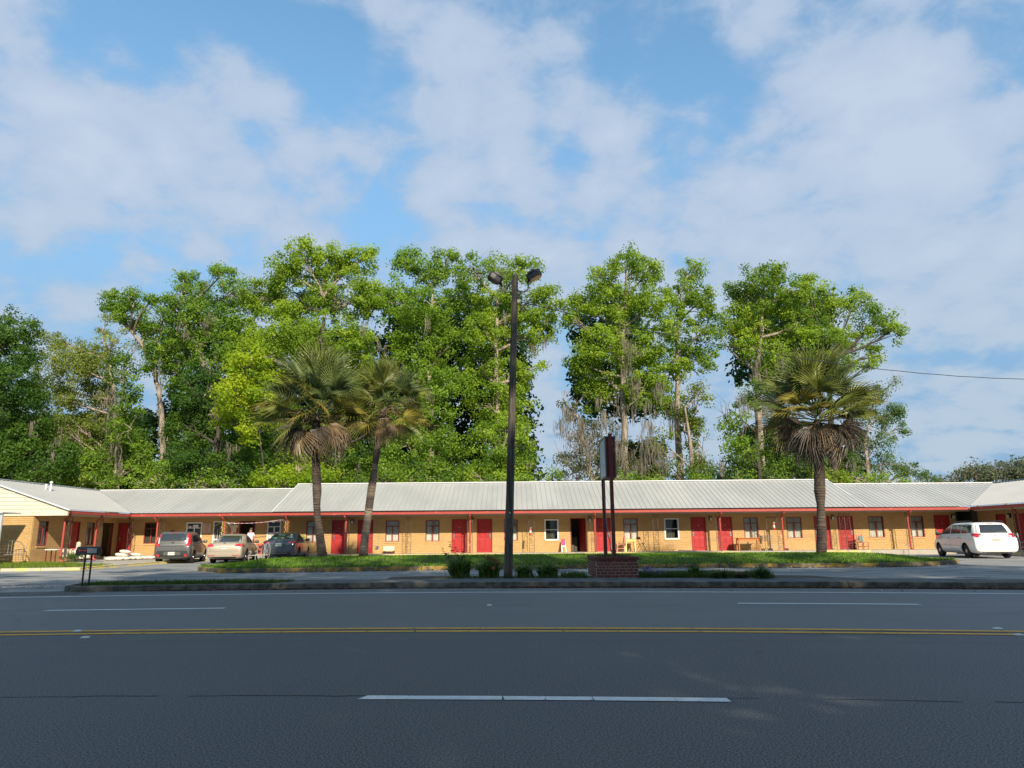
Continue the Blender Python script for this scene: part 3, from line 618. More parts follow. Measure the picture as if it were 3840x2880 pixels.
# fascia, gutter, soffit
def eave(pts_fn, a, b):
    g = MB(); g.box(*pts_fn(a, b, .0, .04, EZ - .2, EZ - .045)); g.build('fascia', m_cream, motel)
    g = MB(); g.box(*pts_fn(a, b, -.13, -.002, EZ - .215, EZ - .2)); g.box(*pts_fn(a, b, -.14, -.125, EZ - .205, EZ - .075)); g.box(*pts_fn(a, b, -.15, -.12, EZ - .085, EZ - .065)); g.build('gutter', m_gutter, motel)
FM = lambda a, b, d0, d1, z0, z1: (a, b, EY + .16 + d0, EY + .16 + d1, z0, z1)
FL = lambda a, b, d0, d1, z0, z1: (-22.52 - d1, -22.52 - d0, a, b, z0, z1)
FR = lambda a, b, d0, d1, z0, z1: (26.92 + d0, 26.92 + d1, a, b, z0, z1)
eave(FM, -22.4, XA); eave(FM, XA + .006, XB); eave(FM, XB + .006, 26.75); eave(FL, 36.35, 42.3); eave(FR, 32, 42.3)
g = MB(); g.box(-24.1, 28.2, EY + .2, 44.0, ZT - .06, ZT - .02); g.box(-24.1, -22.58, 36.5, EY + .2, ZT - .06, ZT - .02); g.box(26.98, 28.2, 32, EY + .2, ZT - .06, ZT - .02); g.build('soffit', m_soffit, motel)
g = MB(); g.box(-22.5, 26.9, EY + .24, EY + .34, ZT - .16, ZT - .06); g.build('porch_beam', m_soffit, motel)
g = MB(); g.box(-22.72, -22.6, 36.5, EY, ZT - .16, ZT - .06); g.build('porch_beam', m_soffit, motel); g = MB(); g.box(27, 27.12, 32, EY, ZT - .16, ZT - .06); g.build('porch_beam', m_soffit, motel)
# cream gable of the left wing, board by board
tan_ = (LO - EZ) / 4.8
g = MB(); zz_ = ZT - .02; g.add([(-32, 36.34, zz_), (-22.4, 36.34, zz_), (-22.4, 36.34, EZ - .04), (-27.2, 36.34, LO - .04), (-32, 36.34, EZ - .04)], [(0,1,2,3,4)]); g.build('gable_backing', m_siding, motel)
z = ZT - .02; k = 0
while z < LO - .15:
    z2 = z + .195; ha = 9.6 / 2 - max(0, z - EZ + .06) / tan_; hb = 9.6 / 2 - max(0, z2 - EZ + .06) / tan_
    if hb < .1: break
    c = -27.2; g = MB(); g.add([(c - ha, 36.30, z), (c + ha, 36.30, z), (c + hb, 36.325, z2), (c - hb, 36.325, z2), (c - ha, 36.34, z), (c + ha, 36.34, z), (c + hb, 36.34, z2), (c - hb, 36.34, z2)], [(0,1,2,3),(7,6,5,4),(0,4,5,1),(1,5,6,2),(2,6,7,3),(3,7,4,0)])
    g.build('siding_board', m_siding, motel); z = z2
g = MB(); g.box(-32, -22.42, 36.24, 36.36, ZT - .16, ZT - .03); g.build('porch_beam', m_cream, motel)
# downspouts and ornamental iron posts
def downspout(x, y0=EY + .1, dy=.42, ax='y', zb=ZW, name='downspout'):
    g = MB(); pts = [(0, 0, EZ - .2), (0, .02, EZ - .3), (0, dy * .45, EZ - .42), (0, dy, EZ - .52), (0, dy, EZ - .7), (0, dy + .01, zb + .14), (0, dy - .05, zb + .05), (0, dy - .16, zb + .03)]
    if ax == 'y': P_ = [(x, y0 + b, c) for a, b, c in pts]
    else: P_ = [(x - ax * b, y0, c) for a, b, c in pts]
    g.tube(P_, [.052, .055, .055, .055, .05, .05, .052, .05], 8); g.build(name, m_gutter, motel)
for u in (584, 837, 1074, 1294, 1762, 2232, 2704, 2939, 3414): downspout(atY(u, 2000, 42.7).x)
g = MB()
for (yy, bz) in ((36.75, .17), (39.6, .2)): downspout(-22.55, yy, .25, 1, bz)
downspout(27.0, 39.0, .25, -1, .28)
def spiral(g, cx, cz, r, turns, a0, s, n=11, rad=.008, y=0):
    pts = []
    for i in range(n + 1):
        t = i / n; a = a0 + s * t * turns * 2 * math.pi; rr = r * (1 - .8 * t); pts.append((cx + rr * math.cos(a), y, cz + rr * math.sin(a)))
    g.tube(pts, rad, 4); return pts
def iron_mesh(w_=.30, h=2.27):
    g = MB(); 
    for x in (-w_/2, w_/2): g.beam((x, 0, 0), (x, 0, h), .022)
    for z in (.06, .16, .26, .40): g.beam((-w_/2, 0, z), (w_/2, 0, z), .016)
    g.beam((-w_/2, 0, h - .03), (w_/2, 0, h - .03), .016)
    z = .42; k = 0
    while z < h - .2:
        s = 1 if k % 2 else -1; spiral(g, s * .03, z + .33, .085, 1.3, -1.3 if s > 0 else math.pi + 1.3, s)
        g.tube([(-s * w_/2, 0, z), (-s * .06, 0, z + .08), (s * .04, 0, z + .22), (s * .09, 0, z + .30)], .008, 4); g.tube([(s * w_/2, 0, z + .1), (s * .06, 0, z + .17), (-s * .03, 0, z + .24)], .007, 4)
        spiral(g, -s * .08, z + .22, .04, 1.1, 0, -s, 7, .007); z += .36; k += 1
    return g.mesh('iron_post', m_iron)
im = iron_mesh(); im2 = iron_mesh(.24)
for u in (1532, 1762, 1994, 2226, 2460, 2696, 2926, 3162, 3182, 3410, 1300, 838, 1073, 606): mkobj('iron_post', im, motel, Vector((atY(u, 2000, 42.85).x, 42.85, ZW)) - BASE[motel])
for (x, y, zb, rz) in ((-22.75, 37.1, .18, 0), (-22.7, 39.9, .25, R(90)), (-22.6, 42.75, .33, 0), (27.2, 39.2, .33, R(90)), (27.2, 42.7, .33, R(90))): mkobj('iron_post', im2, motel, Vector((x, y, zb)) - BASE[motel], (0, 0, rz))
# wall lamps
def lamp(T, u, z):
    g = TB(T); g.box(u - .09, u + .09, -.13, -.014, z - .02, z + .22); o = g.build('wall_lamp', m_black, motel)
    g = TB(T); g.box(u - .065, u + .065, -.15, -.13, z - .03, z + .14); g.build('lamp_shade', flat('lamp_glass', (.6, .57, .5), .4), o)
for u in (1321, 1771, 2213, 2667, 3126, 3579): lamp(TM, fx(u), 2.15)
lamp(TL, 38.9, 2.1); lamp(TR, 41.0, 2.1)
# wiring, meter boxes, gable vents
g = MB(); x = fx(1420); g.beam((x, 43.98, 2.6), (x, 43.98, .85), .012); g.box(x - .13, x - .05, 43.9, 43.985, .60, .78); g.box(x - .03, x + .04, 43.9, 43.985, .64, .8); g.build('outlet_box', m_steel, motel)
for (u, w_) in ((190, .09), (172, .075)):
    p = atY(u, 1832, 40); g = MB(); g.tube([(p.x, p.y, 3.9), (p.x, p.y, atY(u, 1812 if w_ > .08 else 1822, 40).z)], w_ / 2, 8); g.tube([(p.x, p.y, atY(u, 1812 if w_ > .08 else 1822, 40).z + q) for q in (0, .06, .1)], [w_ * .9, w_, w_ * .5], 8); g.build('vent_pipe', m_ridge, motel)
# ================================================================ trees
def leaf_cloud(cent, size, outn, n, leaf, toneA, toneB, tmix, flat_=.75, elong=.72, upb=.25):
    """n leaves round each clump centre; returns V, F, tone arrays"""
    k = len(cent); C = np.repeat(cent, n, 0); Sz = np.repeat(size, n)[:, None]; O = np.repeat(outn, n, 0)
    d = rng.normal(size=(k * n, 3)); d /= np.linalg.norm(d, axis=1)[:, None]; r = rng.random((k * n, 1)) ** .45
    P = C + d * r * Sz * np.array([1, 1, flat_])
    nr = d * .55 + O * .45 + rng.normal(size=d.shape) * .5 + np.array([0, 0, upb]); nr /= np.linalg.norm(nr, axis=1)[:, None]
    t = np.cross(nr, rng.normal(size=d.shape)); t /= np.linalg.norm(t, axis=1)[:, None]; b = np.cross(nr, t)
    s = leaf * rng.uniform(.65, 1.35, (k * n, 1)); T_ = t * s * .5; B_ = b * s * .5 * elong
    V = np.stack([P - T_, P - B_ + nr * s * .06, P + T_, P + B_ + nr * s * .06], 1).reshape(-1, 3)
    Fq = np.arange(k * n * 4).reshape(-1, 4)
    m = np.clip(np.repeat(tmix, n) + rng.normal(size=k * n) * .13, 0, 1)[:, None]
    tone = np.array(toneA) * (1 - m) + np.array(toneB) * m
    return V, Fq, np.repeat(tone, 4, 0)
def bez(a, b, sag, n=5, side=(0, 0, 0)):
    a = Vector(a); b = Vector(b); c = a.lerp(b, .5) + Vector(side) - Vector((0, 0, sag)); return [a * (1-t)**2 + c * 2*t*(1-t) + b * t*t for t in [i / n for i in range(n + 1)]]
LT = 0
def tree(name, label, lobes, Y, trunk, tA, tB, dens=1.0, leaf=.25, n=88, moss=(), bark=None, tr=.28, group=None, cat='tree', csize=(.38, .95), zb=0.0, bare=0, mt=(.24, .21, .165), jit=.0, dd=.8):
    global LT
    base = atY(trunk[0][0] * S22, trunk[0][1] * S22, Y); base.z = zb
    t = thing(name, base, label, cat, group)
    cents = []; sizes = []; outs = []; mixs = []; cl = []
    for lb in lobes:
        cu, cv, ru, rv = lb[:4]; dy = lb[4] if len(lb) > 4 else rnd.uniform(-2.2, 2.2); dm = lb[5] if len(lb) > 5 else 1
        Yc = Y + dy; c = atY(cu * S22, (cv + 3) * S22, Yc); k = S22 * Yc / FOC * 1.15; a = ru * k; h = rv * k
        m = max(3, int(math.pi * a * h * 3.3 * dens * dm)); lm = rnd.uniform(-.22, .22)
        d = rng.normal(size=(m, 3)); d /= np.linalg.norm(d, axis=1)[:, None]; r = rng.uniform(.30, 1.04, (m, 1)) ** .6
        sub = rng.normal(size=(7, 3)); sub /= np.linalg.norm(sub, axis=1)[:, None]; sub *= rng.uniform(.45, .85, (7, 1)); q_ = rng.random(m) < .32
        loc = d * r; loc[q_] = sub[rng.integers(0, 7, q_.sum())] + d[q_] * rng.uniform(.05, .36, (q_.sum(), 1)); p = np.array(c) + loc * np.array([a, a * dd, h]); cents.append(p); sizes.append(rng.uniform(*csize, m)); outs.append(d); mixs.append(np.clip(.45 + lm + rng.normal(size=m) * .22, 0, 1)); cl.append((c, a, h, p))
    V, Fq, tone = leaf_cloud(np.concatenate(cents), np.concatenate(sizes), np.concatenate(outs), n, leaf * .76, tA, tB, np.concatenate(mixs))
    V -= np.array(base); LT += len(Fq); mkobj('crown', raw_mesh('crown', V, Fq, m_leaf, tone), t)
    g = MB(); tp = [atY(u * S22, v * S22, Y) for u, v in trunk]; tp[0] = base.copy(); tp = [tp[0]] + [p for p in tp[1:]]
    rr = [tr * (1 - .72 * i / max(1, len(tp) - 1)) for i in range(len(tp))]; sm_ = []; sr = []
    for i in range(len(tp) - 1):
        for q in range(4):
            s = q / 4; sm_.append(tp[i].lerp(tp[i+1], s) + Vector((rnd.uniform(-.08, .08), rnd.uniform(-.08, .08), 0))); sr.append(rr[i] * (1-s) + rr[i+1] * s)
    sm_.append(tp[-1]); sr.append(rr[-1]); g.tube(sm_, sr, 8); g.build('trunk', bark or m_bark, t, smooth=True)
    g = MB()
    for (c, a, h, p) in cl:
        low = [q for q in sm_ if q.z < c.z - .5 * h] or [sm_[0]]; st = min(low, key=lambda q: (q - c).length + .6 * abs(q.z - (c.z - 2.5)))
        L0 = (c - st).length; bp = bez(st, c, L0 * rnd.uniform(-.05, .18), 6, (rnd.uniform(-.6, .6), rnd.uniform(-.6, .6), 0)); g.tube(bp, [max(.03, tr * .42 * (1 - .75 * i / 6)) for i in range(7)], 5, False)
        for j in range(min(9, len(p))):
            e = Vector(p[rnd.randrange(len(p))]); g.tube(bez(bp[rnd.choice((3, 4, 5, 6))], e, -.2 * rnd.random(), 3, (rnd.uniform(-.3, .3),) * 3), [.045, .032, .02, .01], 4, False)
    for _ in range(bare):
        c, a, h, p = rnd.choice(cl); e = c + Vector((rnd.uniform(-1.2, 1.2) * a, rnd.uniform(-.5, .5) * a, rnd.uniform(-.8, 1.1) * h)); b0 = bez(c - Vector((0, 0, h)), e, -.5 * rnd.random(), 5, (rnd.uniform(-.8, .8),) * 3); g.tube(b0, [.05, .04, .03, .022, .015, .008], 4, False)
        for _k in range(4): q = b0[rnd.choice((2, 3, 4))]; g.tube(bez(q, q + Vector((rnd.uniform(-1, 1), rnd.uniform(-.6, .6), rnd.uniform(-.3, 1))), 0, 2), [.02, .012, .006], 3, False)
    g.build('branches', bark or m_bark, t, smooth=True)
    if moss: mosser(t, moss, Y)
    return t
def mosser(t, spots, Y):
    vs = []; fs = []; tn = []
    for (u, v, wd, ln, cnt) in spots:
        for _ in range(int(cnt * .75)):
            Yc = Y - 1.5 + rnd.uniform(-2, 1.5); c = atY((u + rnd.gauss(0, wd * .5)) * S22, (v + rnd.gauss(0, ln * .35)) * S22, Yc); L_ = ln * S22 * Yc / FOC * rnd.uniform(.25, .8); nn_ = rnd.randint(5, 9)
            for _s in range(nn_):
                p = c + Vector((rnd.gauss(0, .13), rnd.gauss(0, .13), rnd.uniform(-.15, .15))); l2 = L_ * rnd.uniform(.5, 1); a = rnd.random() * 6.28; h = rnd.uniform(.012, .035); dx, dy = math.cos(a) * h, math.sin(a) * h; b = len(vs)
                j1 = rnd.gauss(0, .04); j2 = rnd.gauss(0, .09)
                vs += [(p.x-dx*.4, p.y-dy*.4, p.z), (p.x+dx*.4, p.y+dy*.4, p.z), (p.x+dx+j1, p.y+dy, p.z-l2*.4), (p.x-dx+j1, p.y-dy, p.z-l2*.4), (p.x+dx*.2+j2, p.y+dy*.2, p.z-l2), (p.x-dx*.2+j2, p.y-dy*.2, p.z-l2)]
                fs += [(b, b+1, b+2, b+3), (b+3, b+2, b+4, b+5)]; q = rnd.uniform(.75, 1.25); tn += [(.19*q, .17*q, .135*q)] * 6
    if fs: V = np.array(vs) - np.array(BASE[t]); mkobj('hanging_moss', raw_mesh('hanging_moss', V, fs, m_moss, np.array(tn)), t)['kind'] = 'stuff'
YG1, YG2 = (.14, .25, .022), (.34, .47, .038)      # fresh yellow-green
MG1, MG2 = (.080, .18, .020), (.235, .38, .034)      # mid green
DG1, DG2 = (.034, .092, .014), (.11, .21, .022)     # deep green
CY1, CY2 = (.13, .19, .035), (.30, .36, .07)         # soft cypress green
GR = 'tall trees behind the motel'
tree('oak_tree', 'dense dark green oak at the left edge behind the gabled wing', [(-60,760,90,100),(25,725,52,62),(20,830,60,80),(62,910,45,60),(-50,900,80,90),(40,985,80,60),(-60,1000,80,60),(58,790,28,50),(100,1000,60,45)], 50, [(-10,1060),(-10,900),(-5,760)], DG1, DG2, 1.15, .22, bark=m_barkd, group=GR, moss=[(70,930,14,50,10),(120,960,14,50,8)])
tree('cypress_tree', 'loose pale green cypress hung with grey moss beside the dark oak', [(103,735,26,40,0,.6),(150,775,55,42),(205,790,55,40),(130,850,60,45),(195,860,55,45),(120,912,42,26),(170,925,65,28),(245,740,38,36,0,.45),(230,700,28,22,0,.35),(235,850,30,45),(175,768,60,36),(100,830,44,46),(190,925,60,34),(140,965,60,34),(90,960,40,40)], 56, [(243,1060),(250,930),(240,800),(225,720)], CY1, CY2, 1.0, .19, bark=m_bark, group=GR, moss=[(130,930,16,60,16),(240,880,14,70,26),(245,960,8,60,14),(160,960,20,40,10),(215,860,12,40,8)], bare=10)
tree('sweetgum_tree', 'mid green tree with leaning grey trunk left of the sky gap', [(262,800,32,36),(275,860,30,35),(262,905,26,35),(285,925,34,40),(275,980,45,42),(310,1000,40,38),(230,1000,45,40),(180,1010,45,40)], 53, [(255,1060),(258,980),(262,880),(265,800)], DG1, MG2, .95, .22, group=GR, moss=[(258,960,6,60,14)])
tree('sweetgum_tree', 'thin tall tree with bare curved trunk and small leafy top at left', [(262,648,34,34),(248,672,24,22),(300,683,34,34),(328,725,34,36),(340,770,30,36),(352,690,22,26),(290,640,22,20),(318,655,20,24),(345,740,30,30),(380,700,26,30)], 60, [(372,1060),(352,960),(345,860),(330,790),(300,735),(262,690)], MG1, MG2, .95, .23, tr=.3, group=GR, moss=[(345,800,10,45,12),(290,745,16,35,10),(345,870,6,40,6),(325,960,4,30,5)], bare=10)
tree('sweetgum_tree', 'tall tree with pale forked branches and two tufted tops left of centre', [(412,612,38,32),(378,645,24,24),(440,650,34,30),(483,585,30,30),(505,628,38,38),(450,700,56,42),(400,740,46,44),(470,765,52,44),(520,715,46,42),(378,800,34,40),(430,660,34,30),(360,660,22,24),(470,700,50,40),(540,650,30,30),(395,600,20,16)], 60, [(455,1060),(452,900),(455,820),(430,760),(400,700),(385,660)], MG1, MG2, .82, .23, tr=.36, group=GR, moss=[(400,700,14,40,14),(450,690,14,40,14),(440,870,18,50,14),(480,800,14,50,12)], bare=16)
tree('water_oak', 'dark vine covered tree low between the pale trunks and the yellow maple', [(430,850,55,55),(470,930,60,60),(405,920,42,55),(545,930,55,50),(420,1005,60,42),(520,1005,65,42),(380,990,36,46),(480,870,40,40)], 53, [(470,1060),(470,960),(465,860)], DG1, DG2, .95, .21, bark=m_barkd, group=GR, moss=[(360,980,10,50,10),(500,960,16,50,10)])
tree('tulip_tree', 'largest and brightest yellow-green tree rising behind the twin palms', [(655,552,40,36),(612,580,38,34),(702,565,42,38),(778,560,40,38),(740,555,30,28),(640,630,78,52),(742,640,78,56),(565,640,44,40),(600,700,84,48),(700,730,90,50),(795,630,26,56),(550,755,58,46),(640,780,80,48),(765,760,58,48)], 59, [(690,1060),(690,900),(695,780),(700,640)], YG1, YG2, .97, .25, tr=.4, group=GR, moss=[(695,740,14,60,14),(790,700,10,50,12),(820,740,10,40,6)])
tree('maple_tree', 'small vivid yellow-green maple in front of the dark trees left of the palms', [(528,780,46,30),(508,840,44,36),(500,900,34,28),(550,875,36,34),(568,820,32,32),(520,935,30,18),(590,900,26,30),(545,745,24,14)], 49, [(585,1060),(565,960),(540,860)], (.19,.31,.015), (.38,.47,.02), 1.15, .24, tr=.09, bark=m_barkd, group='yellow maples')
tree('maple_tree', 'low yellow-green maple just above the roof beneath the left palm crown', [(640,1005,46,28),(600,1035,44,22),(670,1030,40,26),(700,1035,50,20)], 50, [(640,1070),(640,1030),(640,1005)], (.14,.25,.014), (.30,.41,.02), 1.15, .24, tr=.12, group='yellow maples')
tree('water_oak', 'shaded mid height trees filling the space behind the twin palm trunks', [(740,860,60,60),(820,900,50,55),(700,950,70,55),(620,930,52,52),(795,990,60,45),(580,960,40,40),(735,1010,60,35)], 55, [(745,1060),(745,960),(745,880)], DG1, MG2, .9, .22, bark=m_barkd, group=GR, moss=[(770,1000,10,40,5)])
tree('tulip_tree', 'bright green twin topped tree immediately left of the light pole', [(882,570,38,34),(930,585,42,38),(962,568,32,30),(858,635,42,44),(930,655,58,46),(990,635,36,40),(872,710,46,42),(900,765,46,42),(952,740,50,44),(890,835,46,46),(960,830,50,46),(925,900,56,46)], 58, [(930,1060),(930,900),(925,760),(935,620)], YG1, MG2, .95, .24, tr=.36, group=GR, moss=[(920,690,8,60,10),(880,870,12,60,10),(930,860,10,60,12)])
tree('sweetgum_tree', 'darker leafy tree below and left of the light pole just above the roof', [(878,960,44,46),(960,970,50,46),(905,1015,55,32),(980,1020,50,30),(850,1010,40,36)], 53, [(910,1060),(910,1000)], DG1, MG2, 1.0, .22, group=GR)
tree('tulip_tree', 'bright green tree directly behind the light pole lamps', [(1018,578,34,30),(1080,580,34,32),(1132,575,36,34),(1065,640,52,44),(1142,650,52,44),(1192,650,27,40),(1045,710,46,42),(1122,725,52,40),(1170,705,34,34),(1040,790,46,42),(1100,810,42,44),(1150,790,26,26,0,.6),(1058,870,50,42),(1120,875,36,36)], 58, [(1075,1060),(1075,900),(1070,760),(1075,640)], YG1, YG2, .93, .24, tr=.36, group=GR, moss=[(1090,690,10,60,10),(1180,720,10,40,6),(1150,750,8,40,4)])
tree('sweetgum_tree', 'leafy lower tree right of the light pole beside the sky gap', [(1098,930,42,40),(1050,960,52,46),(1112,1000,40,36),(1025,1020,48,28),(1135,945,18,26),(1075,1025,50,24)], 54, [(1085,1060),(1085,980)], MG1, YG2, 1.0, .22, group=GR, moss=[(1140,1000,5,20,2)])
tree('tulip_tree', 'tall bright tree right of the sky gap with moss on its inner branches', [(1350,568,40,36),(1305,600,38,34),(1402,580,36,36),(1262,655,34,34),(1335,655,56,46),(1410,655,42,46),(1232,690,22,22),(1300,735,54,42),(1380,750,56,46),(1252,780,36,30),(1310,815,54,42),(1390,835,50,42),(1272,850,36,36)], 58, [(1350,1060),(1348,920),(1345,780),(1350,640)], YG1, YG2, .95, .24, tr=.36, group=GR, moss=[(1350,760,18,70,34),(1370,830,16,70,30),(1400,900,18,60,22),(1330,900,16,60,18)])
tree('cypress_tree', 'sparse half dead tree draped in pale moss in the low sky gap', [(1228,880,26,30,0,.35),(1255,930,36,36,0,.5),(1240,985,34,30,0,.8),(1290,1005,44,34),(1235,1020,40,20),(1300,930,34,34,0,.6),(1340,990,40,40,0,.7)], 54, [(1290,1060),(1270,990),(1245,900),(1215,860)], (.075,.10,.035), (.17,.19,.06), .75, .19, tr=.2, group=GR, moss=[(1230,900,26,70,40),(1270,960,30,60,50),(1300,900,20,60,20),(1330,960,20,60,30),(1205,930,8,40,6)], bare=34)
tree('sweetgum_tree', 'narrow bright tree with mossy underside left of the tall narrow sky gap', [(1490,585,28,26),(1470,630,38,38),(1520,640,26,40),(1532,700,24,36),(1462,710,44,42),(1448,780,46,42),(1500,775,40,42),(1436,860,38,42)], 58, [(1465,1060),(1467,960),(1462,860),(1465,720),(1485,620)], MG1, YG2, .95, .24, tr=.34, group=GR, moss=[(1420,850,14,60,20),(1455,900,16,60,20)])
tree('sweetgum_tree', 'vine wrapped trunk tree below the narrow tree with yellow tinted leaves', [(1500,850,34,36,0,.6),(1480,915,28,42),(1512,960,26,52),(1430,950,30,44,0,.7),(1510,1015,32,26),(1408,1010,40,30,0,.8),(1465,1015,30,26,0,.6)], 54, [(1498,1060),(1490,960),(1480,880)], (.08,.14,.015), (.22,.28,.02), .88, .21, tr=.22, group=GR, moss=[(1400,960,22,70,44),(1430,1000,18,50,20),(1370,1000,20,50,26)], bare=16)
tree('tulip_tree', 'tall dense tree right of the narrow sky gap', [(1652,595,44,34),(1602,625,34,34),(1702,622,44,40),(1590,690,36,36),(1650,690,56,46),(1722,695,46,42),(1612,740,36,36),(1662,770,46,38),(1560,730,16,22,0,.5)], 59, [(1645,1060),(1640,920),(1635,800),(1650,660)], MG1, YG2, 1.0, .24, tr=.36, group=GR, moss=[(1635,800,14,60,26),(1690,790,12,60,14)], bare=6)
tree('water_oak', 'lower shaded tree behind the left side of the right palm', [(1636,850,40,32),(1600,945,40,46),(1648,1000,46,38),(1690,920,40,56),(1592,1005,34,30),(1575,880,22,30,0,.3),(1730,1000,46,36)], 54, [(1640,1060),(1635,960),(1630,860)], DG1, MG2, .85, .22, tr=.22, bark=m_barkd, group=GR, moss=[(1660,880,20,60,20),(1600,870,16,50,14),(1560,1000,10,50,8)], bare=22)
tree('sweetgum_tree', 'broad tree with long limbs reaching right over the right palm', [(1745,618,28,32),(1792,650,42,38),(1850,645,38,28),(1890,690,44,34),(1925,712,30,24),(1782,730,56,42),(1850,738,44,36),(1745,790,46,38),(1802,792,46,32),(1902,765,30,16,0,.7),(1868,790,30,16,0,.5)], 60, [(1800,1060),(1795,920),(1790,820),(1805,770)], MG1, YG2, .88, .23, tr=.34, group=GR, moss=[(1810,800,14,40,12),(1770,820,14,50,8)], bark=m_barkd, bare=2)
tree('elm_tree', 'light feathery tree at right beside the palm crown', [(1862,870,34,34,0,.8),(1912,838,30,24,0,.6),(1900,898,40,30,0,.9),(1955,885,30,13,0,.9),(1880,955,40,36),(1935,925,26,22,0,.7),(1912,1000,40,28,0,.9),(1835,1005,44,32),(1768,1008,40,30),(1965,1012,36,18,0,.8),(2010,1030,34,12,0,.8)], 64, [(1870,1060),(1868,960),(1885,880)], (.06,.13,.03), (.16,.25,.06), .78, .2, tr=.2, group=GR, moss=[(1840,1000,14,40,14),(1880,1010,14,30,8)], bare=10)
for i, (lb, lo) in enumerate((('small rounded far tree first from the left above the right end of the roof', [(2065,1032,24,14),(2030,1038,22,10)]), ('hazy grey-green oak second from the right above the roof ridge', [(2105,1015,32,22),(2130,1022,28,18)]), ('hazy grey-green oak at the far right edge above the roof ridge', [(2165,1018,34,20),(2200,1010,40,24),(2230,1010,30,26)]))):
    tree('live_oak', lb, [(a, b, c, d, 0) for a, b, c, d in lo], 118, [(lo[0][0], 1060), (lo[0][0], 1020)], (.10, .13, .07), (.19, .20, .11), .42, .5, n=44, csize=(.9, 1.8), tr=.3, group='distant trees over the right wing', bare=14 if i else 3, moss=[(lo[0][0], 1030, 20, 20, 8)] if i else ())  # distance haze is put into these pale, greyed leaf tones
# unbroken wood behind the tree row
cents = []; 
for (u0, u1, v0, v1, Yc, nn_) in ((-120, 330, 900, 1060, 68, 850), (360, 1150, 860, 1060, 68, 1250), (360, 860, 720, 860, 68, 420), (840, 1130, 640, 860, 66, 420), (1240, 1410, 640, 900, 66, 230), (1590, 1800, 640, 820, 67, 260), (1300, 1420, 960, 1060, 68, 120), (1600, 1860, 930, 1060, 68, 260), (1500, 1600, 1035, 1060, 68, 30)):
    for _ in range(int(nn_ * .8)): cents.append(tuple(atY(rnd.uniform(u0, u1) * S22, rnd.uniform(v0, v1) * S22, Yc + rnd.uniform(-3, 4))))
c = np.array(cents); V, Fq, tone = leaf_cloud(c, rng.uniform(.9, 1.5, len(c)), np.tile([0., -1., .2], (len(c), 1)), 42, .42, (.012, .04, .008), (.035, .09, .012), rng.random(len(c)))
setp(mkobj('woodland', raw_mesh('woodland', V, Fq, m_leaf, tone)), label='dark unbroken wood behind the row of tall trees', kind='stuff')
# undergrowth bushes peeping over the roof ridge
BU = [(20,1030,50,28,0),(95,1035,50,22,0),(160,1030,45,26,1),(225,1035,40,22,0),(300,1035,40,24,1),(345,1020,26,30,0),(420,1035,46,22,1),(490,1035,40,22,0),(560,1030,36,24,1),(770,1035,40,20,0),(830,1025,40,26,1),(890,1035,40,20,0),(950,1030,40,24,1),(1040,1030,40,22,1),(1110,1032,40,20,1),(1195,1022,18,16,1),(1330,1030,34,16,0),(1400,1035,30,14,1),(1500,1030,26,20,1),(1600,1030,30,16,0),(1670,1030,34,18,0),(1780,1028,40,20,2),(1850,1030,34,18,1),(1920,1033,34,14,1)]
_nm = ['first', 'second', 'third', 'fourth', 'fifth', 'sixth', 'seventh', 'eighth', 'ninth', 'tenth', 'eleventh', 'twelfth']
BL_ = {}
for k_, (u, v, a, b, s) in enumerate(BU):
    part_ = 'left of the light pole' if u < 1100 else 'right of the light pole'; j_ = k_ if u < 1100 else k_ - sum(1 for q in BU if q[0] < 1100)
    BL_[(u, v)] = ('dark green', 'mid green', 'yellow-green')[s] + ' bush over the roof ridge, ' + (_nm[j_] if j_ < 12 else 'last') + (' from the left edge' if u < 1100 else ' to the right of the light pole')
for (u, v, a, b, s) in BU:
    side = 'left wing roof' if u < 250 else 'office roof' if u < 620 else 'roof left of the light pole' if u < 1100 else 'roof right of the light pole'
    tree('bush', BL_[(u, v)], [(u, v, a, b, 0), (u + a * .5, v + b * .3, a * .6, b * .7, 0)], 50, [(u, 1075), (u, v + 4)], *((DG1, MG2), (MG1, YG2), ((.14, .23, .015), (.30, .36, .02)))[s], 1.1, .2, n=56, tr=.06, cat='bush', group='bushes above the motel roof ridge')
# shade trees on the near side of the road, behind the photographer
def shade_tree():
    m = 125; d = rng.normal(size=(m, 3)); d /= np.linalg.norm(d, axis=1)[:, None]; r = rng.random((m, 1)) ** .4
    p = d * r * np.array([7.2, 6.5, 9.5]) + np.array([0, 0, 23]); low = rng.random(m) < .35
    p[low] = p[low] * np.array([1, 1, .6]) + np.array([0, 0, .5])
    V, Fq, tone = leaf_cloud(p, rng.uniform(1.0, 1.8, m), d, 64, .5, DG1, MG2, rng.random(m)); t = thing('roadside_oak', (0, -9, 0), 'tall dense oak behind the photographer casting shade over the road', 'tree', 'roadside trees shading the road')
    mkobj('crown', raw_mesh('crown', V, Fq, m_leaf, tone), t); g = MB(); g.tube([(0, -9, 0), (.2, -9, 8), (0, -9, 16), (.3, -9, 24)], [.5, .42, .33, .15], 9)
    for _ in range(22): e = Vector(p[rnd.randrange(m)]) + Vector((0, -9, 0)); g.tube(bez((0, -9, rnd.uniform(9, 20)), e, -.8, 4), [.16, .12, .08, .05, .03], 5, False)
    g.build('trunk', m_barkd, t, smooth=True); return t
st_ = shade_tree(); SH = [(-27, -12, .78), (-17.5, -9.5, .76), (-8.5, -12.5, .78), (.5, -9, .76), (10.3, -12, 1.02), (18.5, -10, .86), (28, -12, .86), (38, -10, .72), (5, -18, .90), (15, -17, .96), (24.5, -18, .95), (48, -12, .72), (33, -18, .85), (12.5, -8.5, .62), (2.5, -8.5, .60)]  # last two low trees are unseen, added to close sun gaps on the near road
